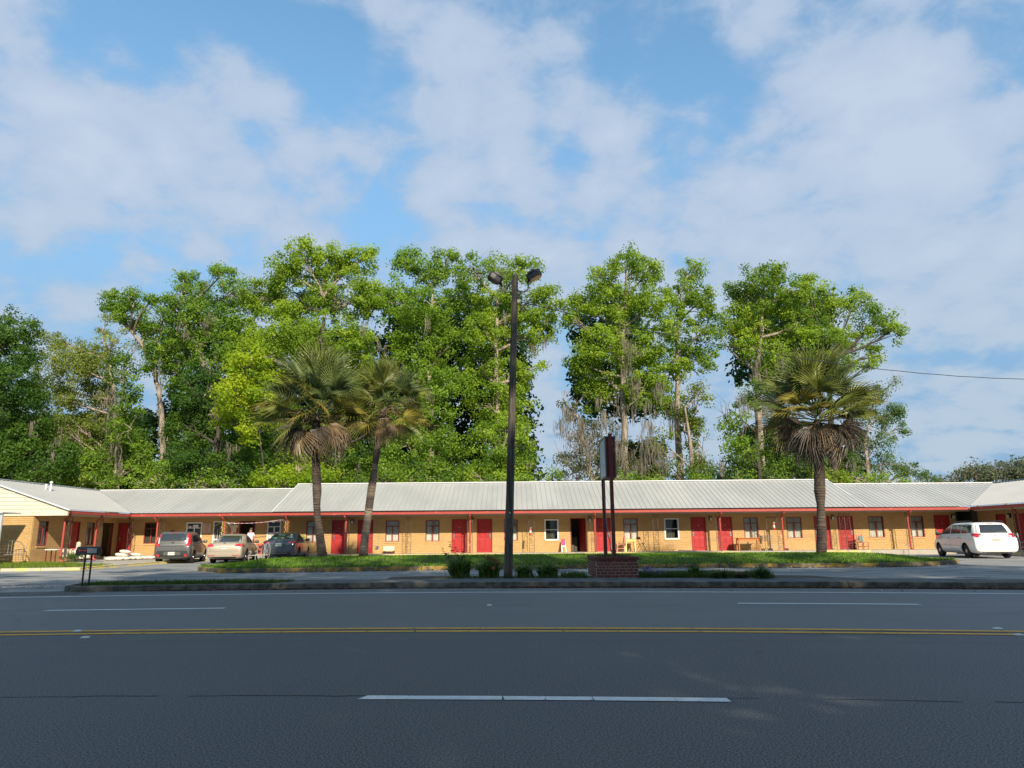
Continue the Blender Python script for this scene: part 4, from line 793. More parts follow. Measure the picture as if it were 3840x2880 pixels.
for i, (x, y, s) in enumerate(SH):
    o = st_ if i == 0 else copy_thing(st_, (x, y, 0)); o.location = (x, y, -.1); o.rotation_euler = (0, 0, i * 2.1); o.scale = (1.04, 1, s)

# ---------------------------------------------------------------- cabbage palms
def frond_mesh(kind):
    g_l, g_t = {'green': ((.12, .17, .035), (.26, .27, .05)), 'blue': ((.10, .16, .055), (.19, .23, .07)), 'yellow': ((.19, .20, .035), (.36, .29, .06)), 'dead': ((.17, .115, .06), (.33, .25, .15)), 'grey': ((.085, .07, .055), (.15, .125, .10))}[kind]
    V = []; Fq = []; T = []
    def q(a, b, c, d, ta, tb):
        i = len(V); V.extend([a, b, c, d]); Fq.append((i, i+1, i+2, i+3)); T.extend([ta, ta, tb, tb])
    dead = kind in ('dead', 'grey'); pl = 1.25 if not dead else 1.0
    for k in range(4):
        x0, x1 = pl * k / 4, pl * (k+1) / 4; z0, z1 = .10 * math.sin(x0 / pl * 1.6) , .10 * math.sin(x1 / pl * 1.6); w_ = .028 - .003 * k
        q((x0, -w_, z0), (x0, w_, z0), (x1, w_, z1), (x1, -w_, z1), g_l, g_l); q((x0, 0, z0 - w_), (x0, 0, z0 + w_ * .6), (x1, 0, z1 + w_ * .6), (x1, 0, z1 - w_), g_l, g_l)
    n = 30 if not dead else 24; hz_ = .10
    for i in range(n):
        s = (i + .5) / n * 2 - 1; a = s * 1.95 * (1 if not dead else .8); ln = (1.25 - .42 * abs(s) ** 1.7) * rnd.uniform(.93, 1.05); d = Vector((math.cos(a), math.sin(a), .30 * abs(math.sin(a)) - .02))
        if dead: d.z -= .25; ln *= rnd.uniform(.75, 1.0)
        o = Vector((pl + .12 * (1 - abs(s)), 0, hz_)); sd = Vector((-math.sin(a), math.cos(a), 0)); up = .045
        p1 = o + d * ln * .38; p2 = o + d * ln * .72 - Vector((0, 0, .06 + (.15 if dead else 0))); p3 = o + d * ln * 1.06 - Vector((0, 0, (.20 if not dead else .55) + .12 * rnd.random()))
        if dead: p3 = p3 * .9 + o * .1 + Vector((rnd.uniform(-.06, .06), rnd.uniform(-.06, .06), 0))
        w1, w2 = .026, .014
        sh_ = rnd.uniform(.55, 1.25); mid = tuple((x + y) / 2 * sh_ for x, y in zip(g_l, g_t))
        for sg in (-1, 1):
            q(tuple(o), tuple(o + sd * sg * .008), tuple(p1 + sd * sg * w1 + Vector((0, 0, up))), tuple(p1), g_l, mid)
            q(tuple(p1), tuple(p1 + sd * sg * w1 + Vector((0, 0, up))), tuple(p2 + sd * sg * w2 + Vector((0, 0, up * .5))), tuple(p2), mid, mid)
            q(tuple(p2), tuple(p2 + sd * sg * w2 + Vector((0, 0, up * .5))), tuple(p3 + sd * sg * .003), tuple(p3), mid, g_t)
    return raw_mesh('frond', np.array(V), Fq, m_frond, np.array(T))
FR_ = {k: [frond_mesh(k) for _ in range(2)] for k in ('green', 'blue', 'yellow', 'dead', 'grey')}
def palm(label, trunk, widths, Y, cu, cv, R_, nf, deadf, squash=1.0, greyf=.5, seed=1, lowcut=-52):
    rs = random.Random(seed); base = atY(*trunk[0], Y); base.z -= .06
    t = thing('palm_tree', base, label, 'palm tree', 'cabbage palms on the grass island')
    pts = [atY(u, v, Y) for u, v in trunk]; pts[0] = base; g = MB(); P = []; Rr = []
    for i in range(len(pts) - 1):
        n = max(2, int((pts[i+1] - pts[i]).length / .055))
        for k in range(n):
            s = k / n; s2 = s * s * (3 - 2 * s); P.append(pts[i].lerp(pts[i+1], s)); w_ = (widths[i] * (1 - s2) + widths[i+1] * s2) * MPP(Y) / 2; Rr.append(w_ * (1 + .07 * (len(P) % 2) + rs.uniform(-.03, .03)))
    P.append(pts[-1]); Rr.append(widths[-1] * MPP(Y) / 2); g.tube(P, Rr, 16); g.build('trunk', m_palmbark2 if seed == 8 else m_palmbark, t, smooth=False)
    c = atY(cu, cv, Y); top = pts[-1]; hub = Vector((top.x * .5 + c.x * .5, Y, c.z - .15))
    g = MB(); g.tube([top, (top * .5 + hub * .5) + Vector((0, 0, .1)), hub], [Rr[-1], Rr[-1] * 1.25, Rr[-1] * .8], 10); g.build('crownshaft', m_palmbark, t)
    for i in range(nf):
        f = (i + .5) / nf; el = 86 - f * (86 - lowcut) + rs.uniform(-7, 7); az = i * 2.39996 + rs.uniform(-.25, .25)
        r1 = rs.random()
        if f > 1 - deadf: kind = 'grey' if r1 < greyf else 'dead'
        elif f > 1 - deadf - .22: kind = 'yellow' if r1 < .55 else 'green'
        else: kind = 'blue' if r1 < .45 else 'green'
        e = R(el); dr = Vector((math.cos(az) * math.cos(e), math.sin(az) * math.cos(e), math.sin(e)))
        up = Vector((0, 0, 1)) - dr * dr.z; up = up.normalized() if up.length > .05 else Vector((1, 0, 0)); yv = up.cross(dr)
        rl = rs.uniform(-.95, .95); yv2 = yv * math.cos(rl) + up * math.sin(rl); zv = dr.cross(yv2)
        s = R_ / 2.5 * rs.uniform(.88, 1.08) * (1 - .1 * (kind in ('dead', 'grey')))
        o = mkobj('frond', FR_[kind][i % 2], t); st = hub + Vector((0, 0, .35 - .7 * f)) + dr * .1
        M_ = Matrix(((dr.x, yv2.x, zv.x, st.x), (dr.y, yv2.y, zv.y, st.y), (dr.z, yv2.z, zv.z * squash, st.z), (0, 0, 0, 1))) @ Matrix.Scale(s, 4)
        M_.translation = st - base; o.matrix_local = M_
    g = MB()
    for k in range(26):
        a = rs.random() * 6.28; z0 = rs.uniform(-.5, .3); p0 = hub + Vector((math.cos(a) * .25, math.sin(a) * .25, z0)); p1 = p0 + Vector((math.cos(a) * rs.uniform(.4, 1.1), math.sin(a) * rs.uniform(.4, 1.1), rs.uniform(-.1, .4))); p2 = p1 + Vector((math.cos(a) * .25, math.sin(a) * .25, -.7 * rs.random() - .2))
        g.tube([p0, p1, p2], [.016, .012, .006], 4, False)
        for _ in range(4): q = p1.lerp(p2, rs.random()); g.tube([q, q + Vector((rs.gauss(0, .15), rs.gauss(0, .15), -rs.random() * .4))], [.007, .004], 3, False)
    g.build('seed_stalks', mat('dry_stalks', (.16, .09, .06), rough=.9), t)
    return t
palm('left of the twin cabbage palms, straight dark trunk and broad crown with brown skirt', [(1210,2091),(1201,2023),(1190,1935),(1188,1895),(1189,1840),(1186,1758),(1185,1690)], [36,30,23,25,31,30,29], 30.6, 1184, 1545, 2.68, 66, .25, seed=3, greyf=.35)
palm('right of the twin cabbage palms, pale trunk leaning right', [(1362,2088),(1369,2013),(1384,1902),(1394,1830),(1408,1734),(1415,1680),(1432,1570)], [33,28,28,29,22,24,27], 31.0, 1462, 1515, 1.9, 50, .14, seed=8, greyf=.1)
palm('single cabbage palm on the right half of the island, dark skirt of dead fronds', [(3080,2084),(3081,2000),(3078,1900),(3074,1840),(3073,1780),(3072,1730)], [36,34,27,38,37,30], 30.2, 3072, 1560, 2.74, 68, .32, seed=12, greyf=.8)
# ================================================================ grass, weeds, litter
def blades(name, pts, h, wd, tA, tB, lean=.5, mat_=None, parent=None, off=(0, 0, 0), kind='stuff', label=None, segs=1):
    P = np.array(pts, float); n = len(P); a = rng.random(n) * 2 * math.pi; hh = h * rng.uniform(.5, 1.25, n); ln = hh * rng.uniform(0, lean, n) ; la = rng.random(n) * 2 * math.pi
    sx, sy = np.cos(a) * wd / 2, np.sin(a) * wd / 2; o = np.zeros(n)
    b1 = P + np.stack([sx, sy, o], 1); b2 = P - np.stack([sx, sy, o], 1); lx, ly = np.cos(la) * ln, np.sin(la) * ln
    m1 = b1 * .5 + P * .5 + np.stack([lx * .4 + sx * .3, ly * .4 + sy * .3, hh * .62], 1); m2 = b2 * .5 + P * .5 + np.stack([lx * .4 - sx * .3, ly * .4 - sy * .3, hh * .62], 1)
    tp = P + np.stack([lx, ly, hh], 1)
    V = np.stack([b1, b2, m2, m1, tp], 1).reshape(-1, 3) - np.array(off); i = np.arange(n)[:, None] * 5
    F3 = np.concatenate([i + np.array([[0, 1, 2]]), i + np.array([[0, 2, 3]]), i + np.array([[3, 2, 4]])]); mm = rng.random((n, 1)); tone = np.repeat(np.array(tA) * (1 - mm) + np.array(tB) * mm, 5, 0)
    o_ = mkobj(name, raw_mesh(name, V, F3, mat_ or m_grass, tone, k=3), parent); setp(o_, label=label, kind=kind); return o_
def in_poly_pts(poly, n):
    xs = [p[0] for p in poly]; ys = [p[1] for p in poly]; out = []
    while len(out) < n:
        x, y = rnd.uniform(min(xs), max(xs)), rnd.uniform(min(ys), max(ys))
        if inpoly(x, y, poly): out.append((x, y))
    return out
pts = [(x, y, isl_z(x, y) - .01) for x, y in in_poly_pts(isl_in, 60000)]
blades('lawn_grass', pts, .08, .016, (.085, .20, .014), (.21, .38, .028), .9, label='short green lawn grass covering the raised island')
pts = [(x, y, isl_z(x, y) - .01) for x, y in in_poly_pts(isl_in, 5000)]
blades('clover_patches', pts, .07, .05, (.03, .09, .012), (.16, .19, .05), 1.4, label='clover and taller weeds scattered through the lawn')
fe = []
for a, b in zip(ISL, ISL[1:] + ISL[:1]):
    for _ in range(int(math.dist(a, b) * 60)): s = rnd.random(); x = a[0] + (b[0]-a[0]) * s; y = a[1] + (b[1]-a[1]) * s; fe.append((x + (cx_ - x) * .012 + rnd.gauss(0, .03), y + (cy_ - y) * .03 + rnd.gauss(0, .04), .225))
blades('edge_grass', fe, .12, .018, (.035, .09, .01), (.10, .15, .03), 1.3, label='ragged grass overhanging the yellow kerb')
pts = [(x, y, .135) for x, y in in_poly_pts(vb, 5200)]; blades('verge_grass', pts, .085, .012, (.03, .075, .01), (.08, .13, .02), 1.0, label='rough grass around the mailbox posts')
wl = [(p[0], p[1] + .2) for p in wkf[:4]] + [(-22.9, 36.1), (-30, 36.1)]; pts = [(x, y, .17 + .035 * max(0, min(1, (y - 29) / 7))) for x, y in in_poly_pts(wl, 9000)]; blades('wing_grass', pts, .10, .016, (.08, .14, .012), (.20, .26, .03), 1.0, label='sunlit grass strip at the foot of the gabled wing')
def strip_pts(u0, u1, n, d0=1.5, d1=2.7):
    x0, x1 = XY(u0, 2165, .15).x, XY(u1, 2165, .15).x; return [(x, RY(x, KY + rnd.uniform(d0, d1)), .14) for x in [rnd.uniform(x0, x1) for _ in range(n)]]
blades('strip_weeds', strip_pts(2395, 2480, 900) + strip_pts(2480, 2680, 2600) + strip_pts(2680, 2800, 1000) + strip_pts(2110, 2200, 350) + strip_pts(2820, 2895, 900) + strip_pts(1650, 2200, 160, 1.45, 1.6) + strip_pts(2240, 2390, 200, 2.5, 3.0), .16, .017, (.03, .075, .012), (.09, .14, .03), 1.2, label='low weeds and grass in the soil strip behind the sidewalk')
# dry leaves and needles in the gutter, scraps on the lot
def scraps(name, pts, s0, s1, cols, label, m):
    n = len(pts); P = np.array(pts, float); a = rng.random(n) * 6.28; s = rng.uniform(s0, s1, n); el = rng.uniform(.25, .8, n); ca, sa = np.cos(a) * s, np.sin(a) * s; z1 = rng.uniform(0, .5, n) * s; z2 = rng.uniform(0, .35, n) * s
    V = np.stack([P + np.stack([ca, sa, z1], 1), P + np.stack([-sa * el, ca * el, z2], 1), P + np.stack([-ca, -sa, z1 * 0], 1), P + np.stack([sa * el, -ca * el, z2 * .3], 1)], 1).reshape(-1, 3)
    c = np.array(cols)[rng.integers(0, len(cols), n)] * rng.uniform(.7, 1.3, (n, 1)); o = mkobj(name, raw_mesh(name, V, np.arange(n * 4).reshape(-1, 4), m, np.repeat(c, 4, 0))); setp(o, label=label, kind='stuff')
m_litter = leafmat('dry_leaves', .05, .9, .1)
RB = [(.17, .065, .04), (.13, .06, .04), (.22, .11, .06), (.09, .045, .03), (.30, .22, .14)]
gp = []
for _ in range(15000):
    x = rnd.uniform(-9.5, 15); dens = .45 + .35 * math.sin(x * .9 + 1) + .25 * math.sin(x * 2.7)
    if rnd.random() < max(.12, dens) or x > 3.5: gp.append((x, RY(x, KY - abs(rnd.gauss(0, .09)) + .01), .008 + .02 * rnd.random()))
scraps('leaf_litter', gp, .012, .045, RB, 'reddish dry leaves and needles drifted along the road kerb', m_litter)
gp = [(x, y - .0 - abs(rnd.gauss(0, .12)), .095) for x, y in [(lambda a, b, s: (a[0] + (b[0]-a[0]) * s, a[1] + (b[1]-a[1]) * s))(front[i], front[i+1], rnd.random()) for i in [rnd.choice((1,2,3,4,5,5,6,6,7,7,8,8,9)) for _ in range(2600)]]]
scraps('kerb_litter', gp, .02, .07, RB + [(.5, .46, .4), (.4, .37, .32), (.14, .13, .06)], 'pale leaves and chips lying against the yellow island kerb', m_litter)
gp = [(rnd.uniform(-26, 30), rnd.uniform(20.5, 40), .085) for _ in range(900)] + [(x, RY(x, KY - rnd.uniform(.3, 1.2)), .008) for x in [rnd.uniform(-12, 14) for _ in range(160)]] + [(rnd.uniform(-14, -11.5), rnd.uniform(19.2, 20.2), .09) for _ in range(160)]
scraps('scattered_scraps', gp, .015, .05, [(.35, .32, .26), (.2, .14, .09), (.06, .05, .04)], 'small leaves and scraps scattered on the paving', m_litter)

# arching day lily clumps, sapling, flowers
def lily(label, u, r, h, n, tA=(.045, .12, .022), tB=(.14, .24, .05), v=2166, name='day_lily', dy=.28, cat='plant', group='lily clumps behind the sidewalk', wd=.026):
    p = XY(u, v, .15); p.y += dy; t = thing(name, p, label, cat, group); V = []; Fq = []; T = []
    for _ in range(n):
        a = rnd.random() * 6.28; l = rnd.uniform(.55, 1.05); rr = r * l * rnd.uniform(.35, 1.05); hh = h * l * rnd.uniform(.6, 1.1); b0 = Vector((rnd.gauss(0, r * .2), rnd.gauss(0, r * .2), 0)); dx, dy_ = math.cos(a), math.sin(a); w_ = wd * rnd.uniform(.6, 1.2); m = rnd.random(); c = tuple(p_ * (1-m) + q_ * m for p_, q_ in zip(tA, tB)); prev = None
        if rnd.random() < .05: c = (.2, .15, .07)
        for k in range(6):
            s = k / 5; q = b0 + Vector((dx * rr * s ** 1.3, dy_ * rr * s ** 1.3, hh * (1.9 * s - 1.25 * s * s) if rr > r * .45 else hh * (1.3 * s - .3 * s * s))); ww = w_ * (1 - s ** 2.2) + .002; i = len(V); V += [(q.x - dy_ * ww, q.y + dx * ww, q.z), (q.x + dy_ * ww, q.y - dx * ww, q.z + .004)]; T += [c, c]
            if k: Fq.append((i-2, i-1, i+1, i))
    mkobj('leaves', raw_mesh('leaves', np.array(V), Fq, m_grass, np.array(T)), t); return t
lily('largest arching lily clump with a leafy sapling growing through it', 1722, .54, .66, 460)
l2 = lily('tall lily clump with orange dry leaves immediately left of the light pole', 1832, .50, .60, 420)
scp = []; P0 = BASE[l2]
V, Fq, tn = leaf_cloud(np.array([[.12, -.05, .50], [.22, -.12, .42], [-.02, -.1, .55]]), np.array([.14, .12, .1]), np.tile([0., -1, 0], (3, 1)), 60, .05, (.22, .07, .03), (.30, .13, .07), np.array([.5, .5, .5])); mkobj('dry_foliage', raw_mesh('dry_foliage', V, Fq, m_grass, tn), l2)
g = MB(); g.box(P0.x + .10, P0.x + .19, P0.y - .42, P0.y - .40, .38, .46); g.build('dead_flower', flat('orange_brown', (.35, .09, .05), .8), l2)
lily('small low lily clump just right of the light pole', 1965, .36, .40, 270)
lily('wide low lily clump second right of the light pole', 2056, .48, .44, 380)
lily('upright lily tuft standing alone in the weeds right of the brick planter', 2612, .27, .36, 150, (.03, .085, .012), (.09, .17, .02))
lily('bushy grass tuft at the right end of the soil strip', 2870, .32, .34, 240, (.03, .085, .015), (.10, .17, .03), name='grass_tuft', v=2170, dy=.15, wd=.014)
lily('low weedy mound with brown stems near the end of the soil strip', 2790, .26, .20, 190, (.06, .07, .02), (.12, .10, .05), name='weed_mound', v=2170, dy=.2, wd=.014)
lily('leafy weed patch between the upright tuft and the brown mound', 2710, .36, .28, 240, (.03, .075, .015), (.10, .15, .03), name='weed_mound', v=2170, dy=.2, wd=.012)
def sapling():
    p = XY(1700, 2166, .15); p.y += .3; t = thing('sapling', p, 'thin leafy sapling rising out of the leftmost lily clump', 'sapling'); g = MB(); V = []; Fq = []; T = []
    def leaf(q, a, L_, c):
        d = Vector((math.cos(a), math.sin(a) * .7, rnd.uniform(-.3, .45))).normalized(); s = d.cross(Vector((0, 0, 1))).normalized(); s = s * math.cos(.6) + Vector((0, 0, .5)) ; i = len(V)
        V.extend([tuple(q), tuple(q + d * L_ * .45 + s * L_ * .2), tuple(q + d * L_), tuple(q + d * L_ * .45 - s * L_ * .2)]); Fq.append((i, i+1, i+2, i+3)); T.extend([c] * 4)
    for (tx, tz, x0) in ((1690, 2040, 0), (1662, 2072, .1), (1742, 2075, .12), (1712, 2060, .1), (1675, 2085, .3), (1728, 2100, .3)):
        e = atY(tx, tz - 8, p.y) - p; b = Vector((0, 0, x0)); pts_ = bez(b, e, -.05, 7, (0, 0, 0)); g.tube([q + p for q in pts_], [.012 - .0012 * k for k in range(8)], 5, False)
        for k in range(2, 8):
            for _ in range(4 if k > 4 else 3): leaf(pts_[k] + Vector((0, 0, rnd.uniform(-.03, .03))), rnd.random() * 6.28, rnd.uniform(.08, .14), (.16, .07, .04) if rnd.random() < .12 else (rnd.uniform(.03, .07), rnd.uniform(.08, .14), .02))
    g.build('stems', m_bark, t); mkobj('leaves', raw_mesh('leaves', np.array(V), Fq, m_grass, np.array(T)), t)
sapling()
p = XY(2420, 2168, .15); p.y += .35; t = thing('purple_flowers', p, 'spray of purple flowers against the right side of the brick planter', 'flowers')
V = []; Fq = []; T = []
c = np.array([[rnd.uniform(-.1, .65), rnd.uniform(-.25, .25), 0] for _ in range(60)]); c[:, 2] = .06 + np.clip(.30 - .38 * c[:, 0], .02, .4) * rng.random(60)
V, Fq, tn = leaf_cloud(c, np.full(60, .06), np.tile([0., -1, .5], (60, 1)), 14, .024, (.12, .065, .22), (.19, .11, .32), rng.random(60)); mkobj('petals', raw_mesh('petals', V, Fq, m_grass, tn), t)
c2 = c.copy(); c2[:, 2] *= .5; V, Fq, tn = leaf_cloud(c2, np.full(60, .07), np.tile([0., -1, .5], (60, 1)), 16, .03, (.03, .07, .02), (.08, .12, .04), rng.random(60)); mkobj('foliage', raw_mesh('foliage', V, Fq, m_grass, tn), t)
p = XY(283, 2108, .2); t = thing('rose_bush', p, 'small bush with one pink rose in front of the armchair', 'bush'); c = rng.normal(size=(26, 3)) * np.array([.28, .2, .13]) + np.array([0, 0, .30]); V, Fq, tn = leaf_cloud(c, np.full(26, .14), c * 0 + [0, -1, .3], 30, .07, (.035, .08, .02), (.10, .16, .04), rng.random(26)); mkobj('foliage', raw_mesh('foliage', V, Fq, m_grass, tn), t)
g = MB(); g.lathe([(.01, 0), (.05, .02), (.06, .06), (.03, .1)], (p.x - .12, p.y - .1, .78), n=8); g.tube([(p.x - .1, p.y, .4), (p.x - .12, p.y - .1, .78)], .006, 4); g.build('rose', flat('pink_rose', (.65, .06, .12)), t)

# ================================================================ light pole with two floodlights
bp = XY(1905, 2169, .15); bp.y += .14; pole = thing('light_pole', bp, 'weathered round wooden pole carrying two floodlights beside the sidewalk', 'light pole')
tp = atY(1932, 1033, bp.y + .05); P = []; Rr = []
for k in range(41): s = k / 40; P.append(bp.lerp(tp, s)); Rr.append((.125 - .033 * s) * (1 + rnd.uniform(-.015, .015)))
g = MB(); g.tube(P, Rr, 18); g.build('pole_shaft', m_wood, pole, smooth=True)
def cabl(pts, r, name, m, par, n=5): g = MB(); g.tube(pts, r, n, False); return g.build(name, m, par, smooth=True)
H0 = tp.z; X0 = tp.x; Y0 = tp.y
def flood(cu, cv, side, tilt, yaw):
    c = atY(cu, cv, Y0 - .12); fl = MB()
    # tapered housing: local x along the beam axis (outwards), z up
    prof = [(-.22, .07, .085), (-.17, .12, .12), (.02, .15, .125), (.16, .15, .12), (.235, .125, .10)]
    Mx = Matrix.Translation(c) @ Matrix.Rotation(yaw, 4, 'Z') @ Matrix.Rotation(tilt, 4, 'Y')
    vs = []; fs = []
    for (x, hw, hh) in prof:
        for (yy, z) in ((-hw, -hh), (-hw * .85, hh * .45), (-hw * .35, hh), (hw * .35, hh), (hw * .85, hh * .45), (hw, -hh)): vs.append(tuple(Mx @ Vector((x * side, yy, z))))
    for i in range(4):
        for j in range(6): fs.append((6*i+j, 6*i+(j+1)%6, 6*i+6+(j+1)%6, 6*i+6+j))
    fs += [tuple(range(6)), tuple(24+j for j in range(6))]; fl.add(vs, fs)
    o = fl.build('floodlight', m_black, pole, bevel=.012)
    f2 = MB(); q = [Mx @ Vector(v) for v in ((-.16 * side, -.13, -.125), (.18 * side, -.14, -.125), (.18 * side, .14, -.125), (-.16 * side, .13, -.125))]; q2 = [v - (Mx.to_3x3() @ Vector((0, 0, .02))) for v in q]; f2.add([tuple(v) for v in q2 + q], [(0,1,2,3),(7,6,5,4),(0,1,5,4),(1,2,6,5),(2,3,7,6),(3,0,4,7)]); f2.build('lens', glass('lamp_lens', (.06, .06, .06)), o)
    f3 = MB(); f3.beam(Mx @ Vector((-.14 * side, -.10, .08)), Mx @ Vector((.1 * side, -.10, .10)), .1, .06); f3.build('ballast_box', m_black, o)
    return c, Mx, o
cl_, Ml, ol = flood(1859, 1041, -1, R(26), R(10)); cr_, Mr, orr = flood(2000, 1031, 1, R(-26), R(-10))
for (s, c, M_) in ((-1, cl_, Ml), (1, cr_, Mr)):
    k = M_ @ Vector((-.19 * s, 0, -.02)); a = atY(1932 + s * 12, 1094, Y0); b = Vector((k.x - 0.0 * s, Y0, a.z + .02))
    cabl([a, a.lerp(b, .5) - Vector((0, 0, .015)), b + Vector((-.05 * s, 0, .02)), b + Vector((0, 0, .08)), Vector((b.x, Y0, k.z - .06)), k], .024, 'lamp_arm', m_black if False else flat('grey_conduit', (.06, .08, .09), .5), pole, 8)
    g = MB(); g.lathe([(.035, -.03), (.042, 0), (.035, .04)], (b.x, Y0, k.z - .08), n=10); g.build('swivel_joint', m_black, pole)
    cabl([k + Vector((0, -.03, .02)), k + Vector((.05 * s, -.05, -.1)), b + Vector((.04 * s, -.03, -.03)), a + Vector((.06 * s, -.03, -.04)), a + Vector((.03 * s, -.03, -.45))], .007, 'lamp_wire', m_black, pole)
for z in (.38, .62): g = MB(); g.lathe([(.101, -.012), (.106, 0), (.101, .012)], (X0 - .002, Y0, H0 - z - .1), n=16); g.build('pole_band', flat('band_metal', (.14, .15, .16), .4, metal=.6), pole)
ip = atY(1944, 1131, Y0); g = MB(); g.box(ip.x - .03, ip.x + .07, Y0 - .05, Y0 + .03, ip.z - .04, ip.z + .05); g.build('wire_bracket', m_steel, pole)
cabl([ip + Vector((.05, 0, 0)), ip + Vector((.12, -.02, -.1)), ip + Vector((.10, -.02, -.24)), ip + Vector((.03, -.02, -.34))], .008, 'lamp_wire', m_black, pole)
q = atY(1912, 1923, bp.y - .13); g = MB(); g.lathe([(.028, 0), (.028, .012)], (q.x, q.y - .012, q.z), 'y', 12); g.lathe([(.013, -.006), (.013, .012)], (q.x - .03, q.y - .005, q.z - .1), 'y', 8); g.build('metal_tag', m_steel, pole)
e = atY(3960, 1423, 31.0); wire = []
for k in range(25): s = k / 24; q = ip.lerp(e, s); q.z -= 1.15 * 4 * s * (1 - s) * .55; wire.append(q + Vector((.04 if k == 0 else 0, 0, .012 * (k % 2))))
g = MB(); g.tube(wire, .014, 5); setp(g.build('overhead_wire', m_black), 'twisted black overhead wire sagging from the pole to the right edge', 'wire')

# ================================================================ brick planter and sign
pl = thing('brick_planter', (2.29, 20.25, .15), 'low rectangular brown brick planter holding the sign posts', 'planter')
PX0, PX1, PY0, PY1, PZ = 2.29, 3.45, 20.25, 22.55, .152
g = MB(); i_ = .005; T_ = .11
for (a, b, c, d) in ((PX0 + i_, PX1 - i_, PY0 + i_, PY0 + T_), (PX0 + i_, PX1 - i_, PY1 - T_, PY1 - i_), (PX0 + i_, PX0 + T_, PY0 + T_, PY1 - T_), (PX1 - T_, PX1 - i_, PY0 + T_, PY1 - T_)): g.box(a, b, c, d, 0.0, PZ + .47)
g.build('mortar_wall', m_pmortar, pl); g = MB(); g.box(PX0 + T_, PX1 - T_, PY0 + T_, PY1 - T_, 0, PZ + .43); g.build('planter_soil', m_soil, pl)
def pb(x0, x1, y0, y1, z0, z1): g = MB(); e = .002; g.box(x0, x1, y0, y1, z0, z1); g.build('brick', m_pbrick, pl, bevel=.003)
bh = .0795; bl = .205
for r_i in range(6):
    z0 = PZ + r_i * bh + .006; z1 = PZ + (r_i + 1) * bh - .006; header = (r_i == 3)
    L_ = bl * .5 if header else bl
    for face in range(4):
        a0, a1 = ((PX0, PX1), (PX0, PX1), (PY0, PY1), (PY0, PY1))[face]; u = a0 - (L_ * .5 if r_i % 2 else 0)
        while u < a1 - .01:
            p_, q_ = max(u, a0) + .006, min(u + L_, a1) - .006; u += L_
            if q_ - p_ < .025: continue
            j = rnd.uniform(-.002, .002)
            if face == 0: pb(p_, q_, PY0 + j, PY0 + .05, z0, z1)
            elif face == 1: pb(p_, q_, PY1 - .05, PY1 + j, z0, z1)
            elif face == 2 and p_ > PY0 + .05 : pb(PX0 + j, PX0 + .05, p_, min(q_, PY1 - .055), z0, z1)
            elif face == 3 and p_ > PY0 + .05: pb(PX1 - .05, PX1 + j, p_, min(q_, PY1 - .055), z0, z1)
z0, z1 = PZ + .48, PZ + .555
u = PX0 - .02
while u < PX1 + .01: pb(u + .004, u + .066, PY0 - .02 + rnd.uniform(-.004, .004), PY0 + .19, z0, z1 + rnd.uniform(-.003, .003)); pb(u + .004, u + .066, PY1 - .19, PY1 + .02, z0, z1); u += .072
v = PY0 + .195
while v < PY1 - .25: pb(PX0 - .02, PX0 + .185, v, v + .062, z0, z1 + rnd.uniform(-.003, .003)); pb(PX1 - .185, PX1 + .02, v, v + .062, z0, z1); v += .07
blades('planter_grass', [(rnd.uniform(PX0 + .15, PX1 - .15), rnd.uniform(PY0 + .18, PY1 - .2), PZ + .42) for _ in range(1300)], .17, .012, (.03, .07, .012), (.08, .13, .03), 1.0, parent=pl, off=BASE[pl], label='rough grass growing inside the planter')
sg = thing('motel_sign', (2.95, 20.9, .6), 'narrow edge-on sign box on two maroon posts', 'sign')
for (u, v, Yp, tpv) in ((2303, 2085, 20.75, 1626), (2271, 2070, 22.05, 1790)):
    b = atY(u, v, Yp); b.z = .55; top = atY(u - (15 if Yp < 21 else 4), tpv, Yp); top.x = b.x - .0; g = MB(); g.box(b.x - .05, b.x + .05, Yp - .05, Yp + .05, .55, top.z); g.build('sign_post', m_maroon, sg)
zt_, zb_ = atY(2290, 1636, 20.85).z, atY(2280, 1789, 20.85).z; xL, xR = atY(2268, 1700, 20.85).x, atY(2309, 1700, 20.85).x; yN, yF = 20.83, 22.15
g = MB(); g.box(xL + .03, xR - .03, yN, yF, zb_, zt_); g.build('sign_box', m_maroon, sg)
for (a, b) in ((xL, xL + .028), (xR - .028, xR)):
    g = MB(); g.box(a, b, yN - .02, yF + .02, zt_ - .05, zt_ + .01); g.box(a, b, yN - .02, yF + .02, zb_ - .01, zb_ + .05); g.box(a, b, yN - .02, yN + .04, zb_ + .05, zt_ - .05); g.box(a, b, yF - .04, yF + .02, zb_ + .05, zt_ - .05); g.build('sign_frame', flat('grey_sign_frame', (.22, .22, .22), .5), sg)
g = MB(); g.box(xL + .012, xL + .026, yN + .04, yF - .04, zb_ + .05, zt_ - .05); fc = g.build('sign_face', mat('peeling_sign_face', (.62, .66, .72), (.50, .55, .60), 3, .4, c3=(.10, .16, .06), s3=1.7, t3=(.60, .63)), sg)
g = MB(); g.box(xR - .026, xR - .012, yN + .04, yF - .04, zb_ + .05, zt_ - .05); g.build('sign_face', m_whitetrim, sg)
for zq in (zb_ + .3, zt_ - .3):
    g = MB(); g.box(xL + .05, xR - .05, yN - .015, yN, zq - .01, zq + .01); g.build('sign_seam', m_black, sg)
b = atY(2262, 1792, 21.6); cabl([b, b + Vector((.02, 0, -.8)), b + Vector((.06, 0, -1.5)), b + Vector((.16, 0, -2.15)), Vector((b.x + .2, 21.6, .6))], .011, 'sign_cable', flat('grey_cable', (.2, .2, .2)), sg)
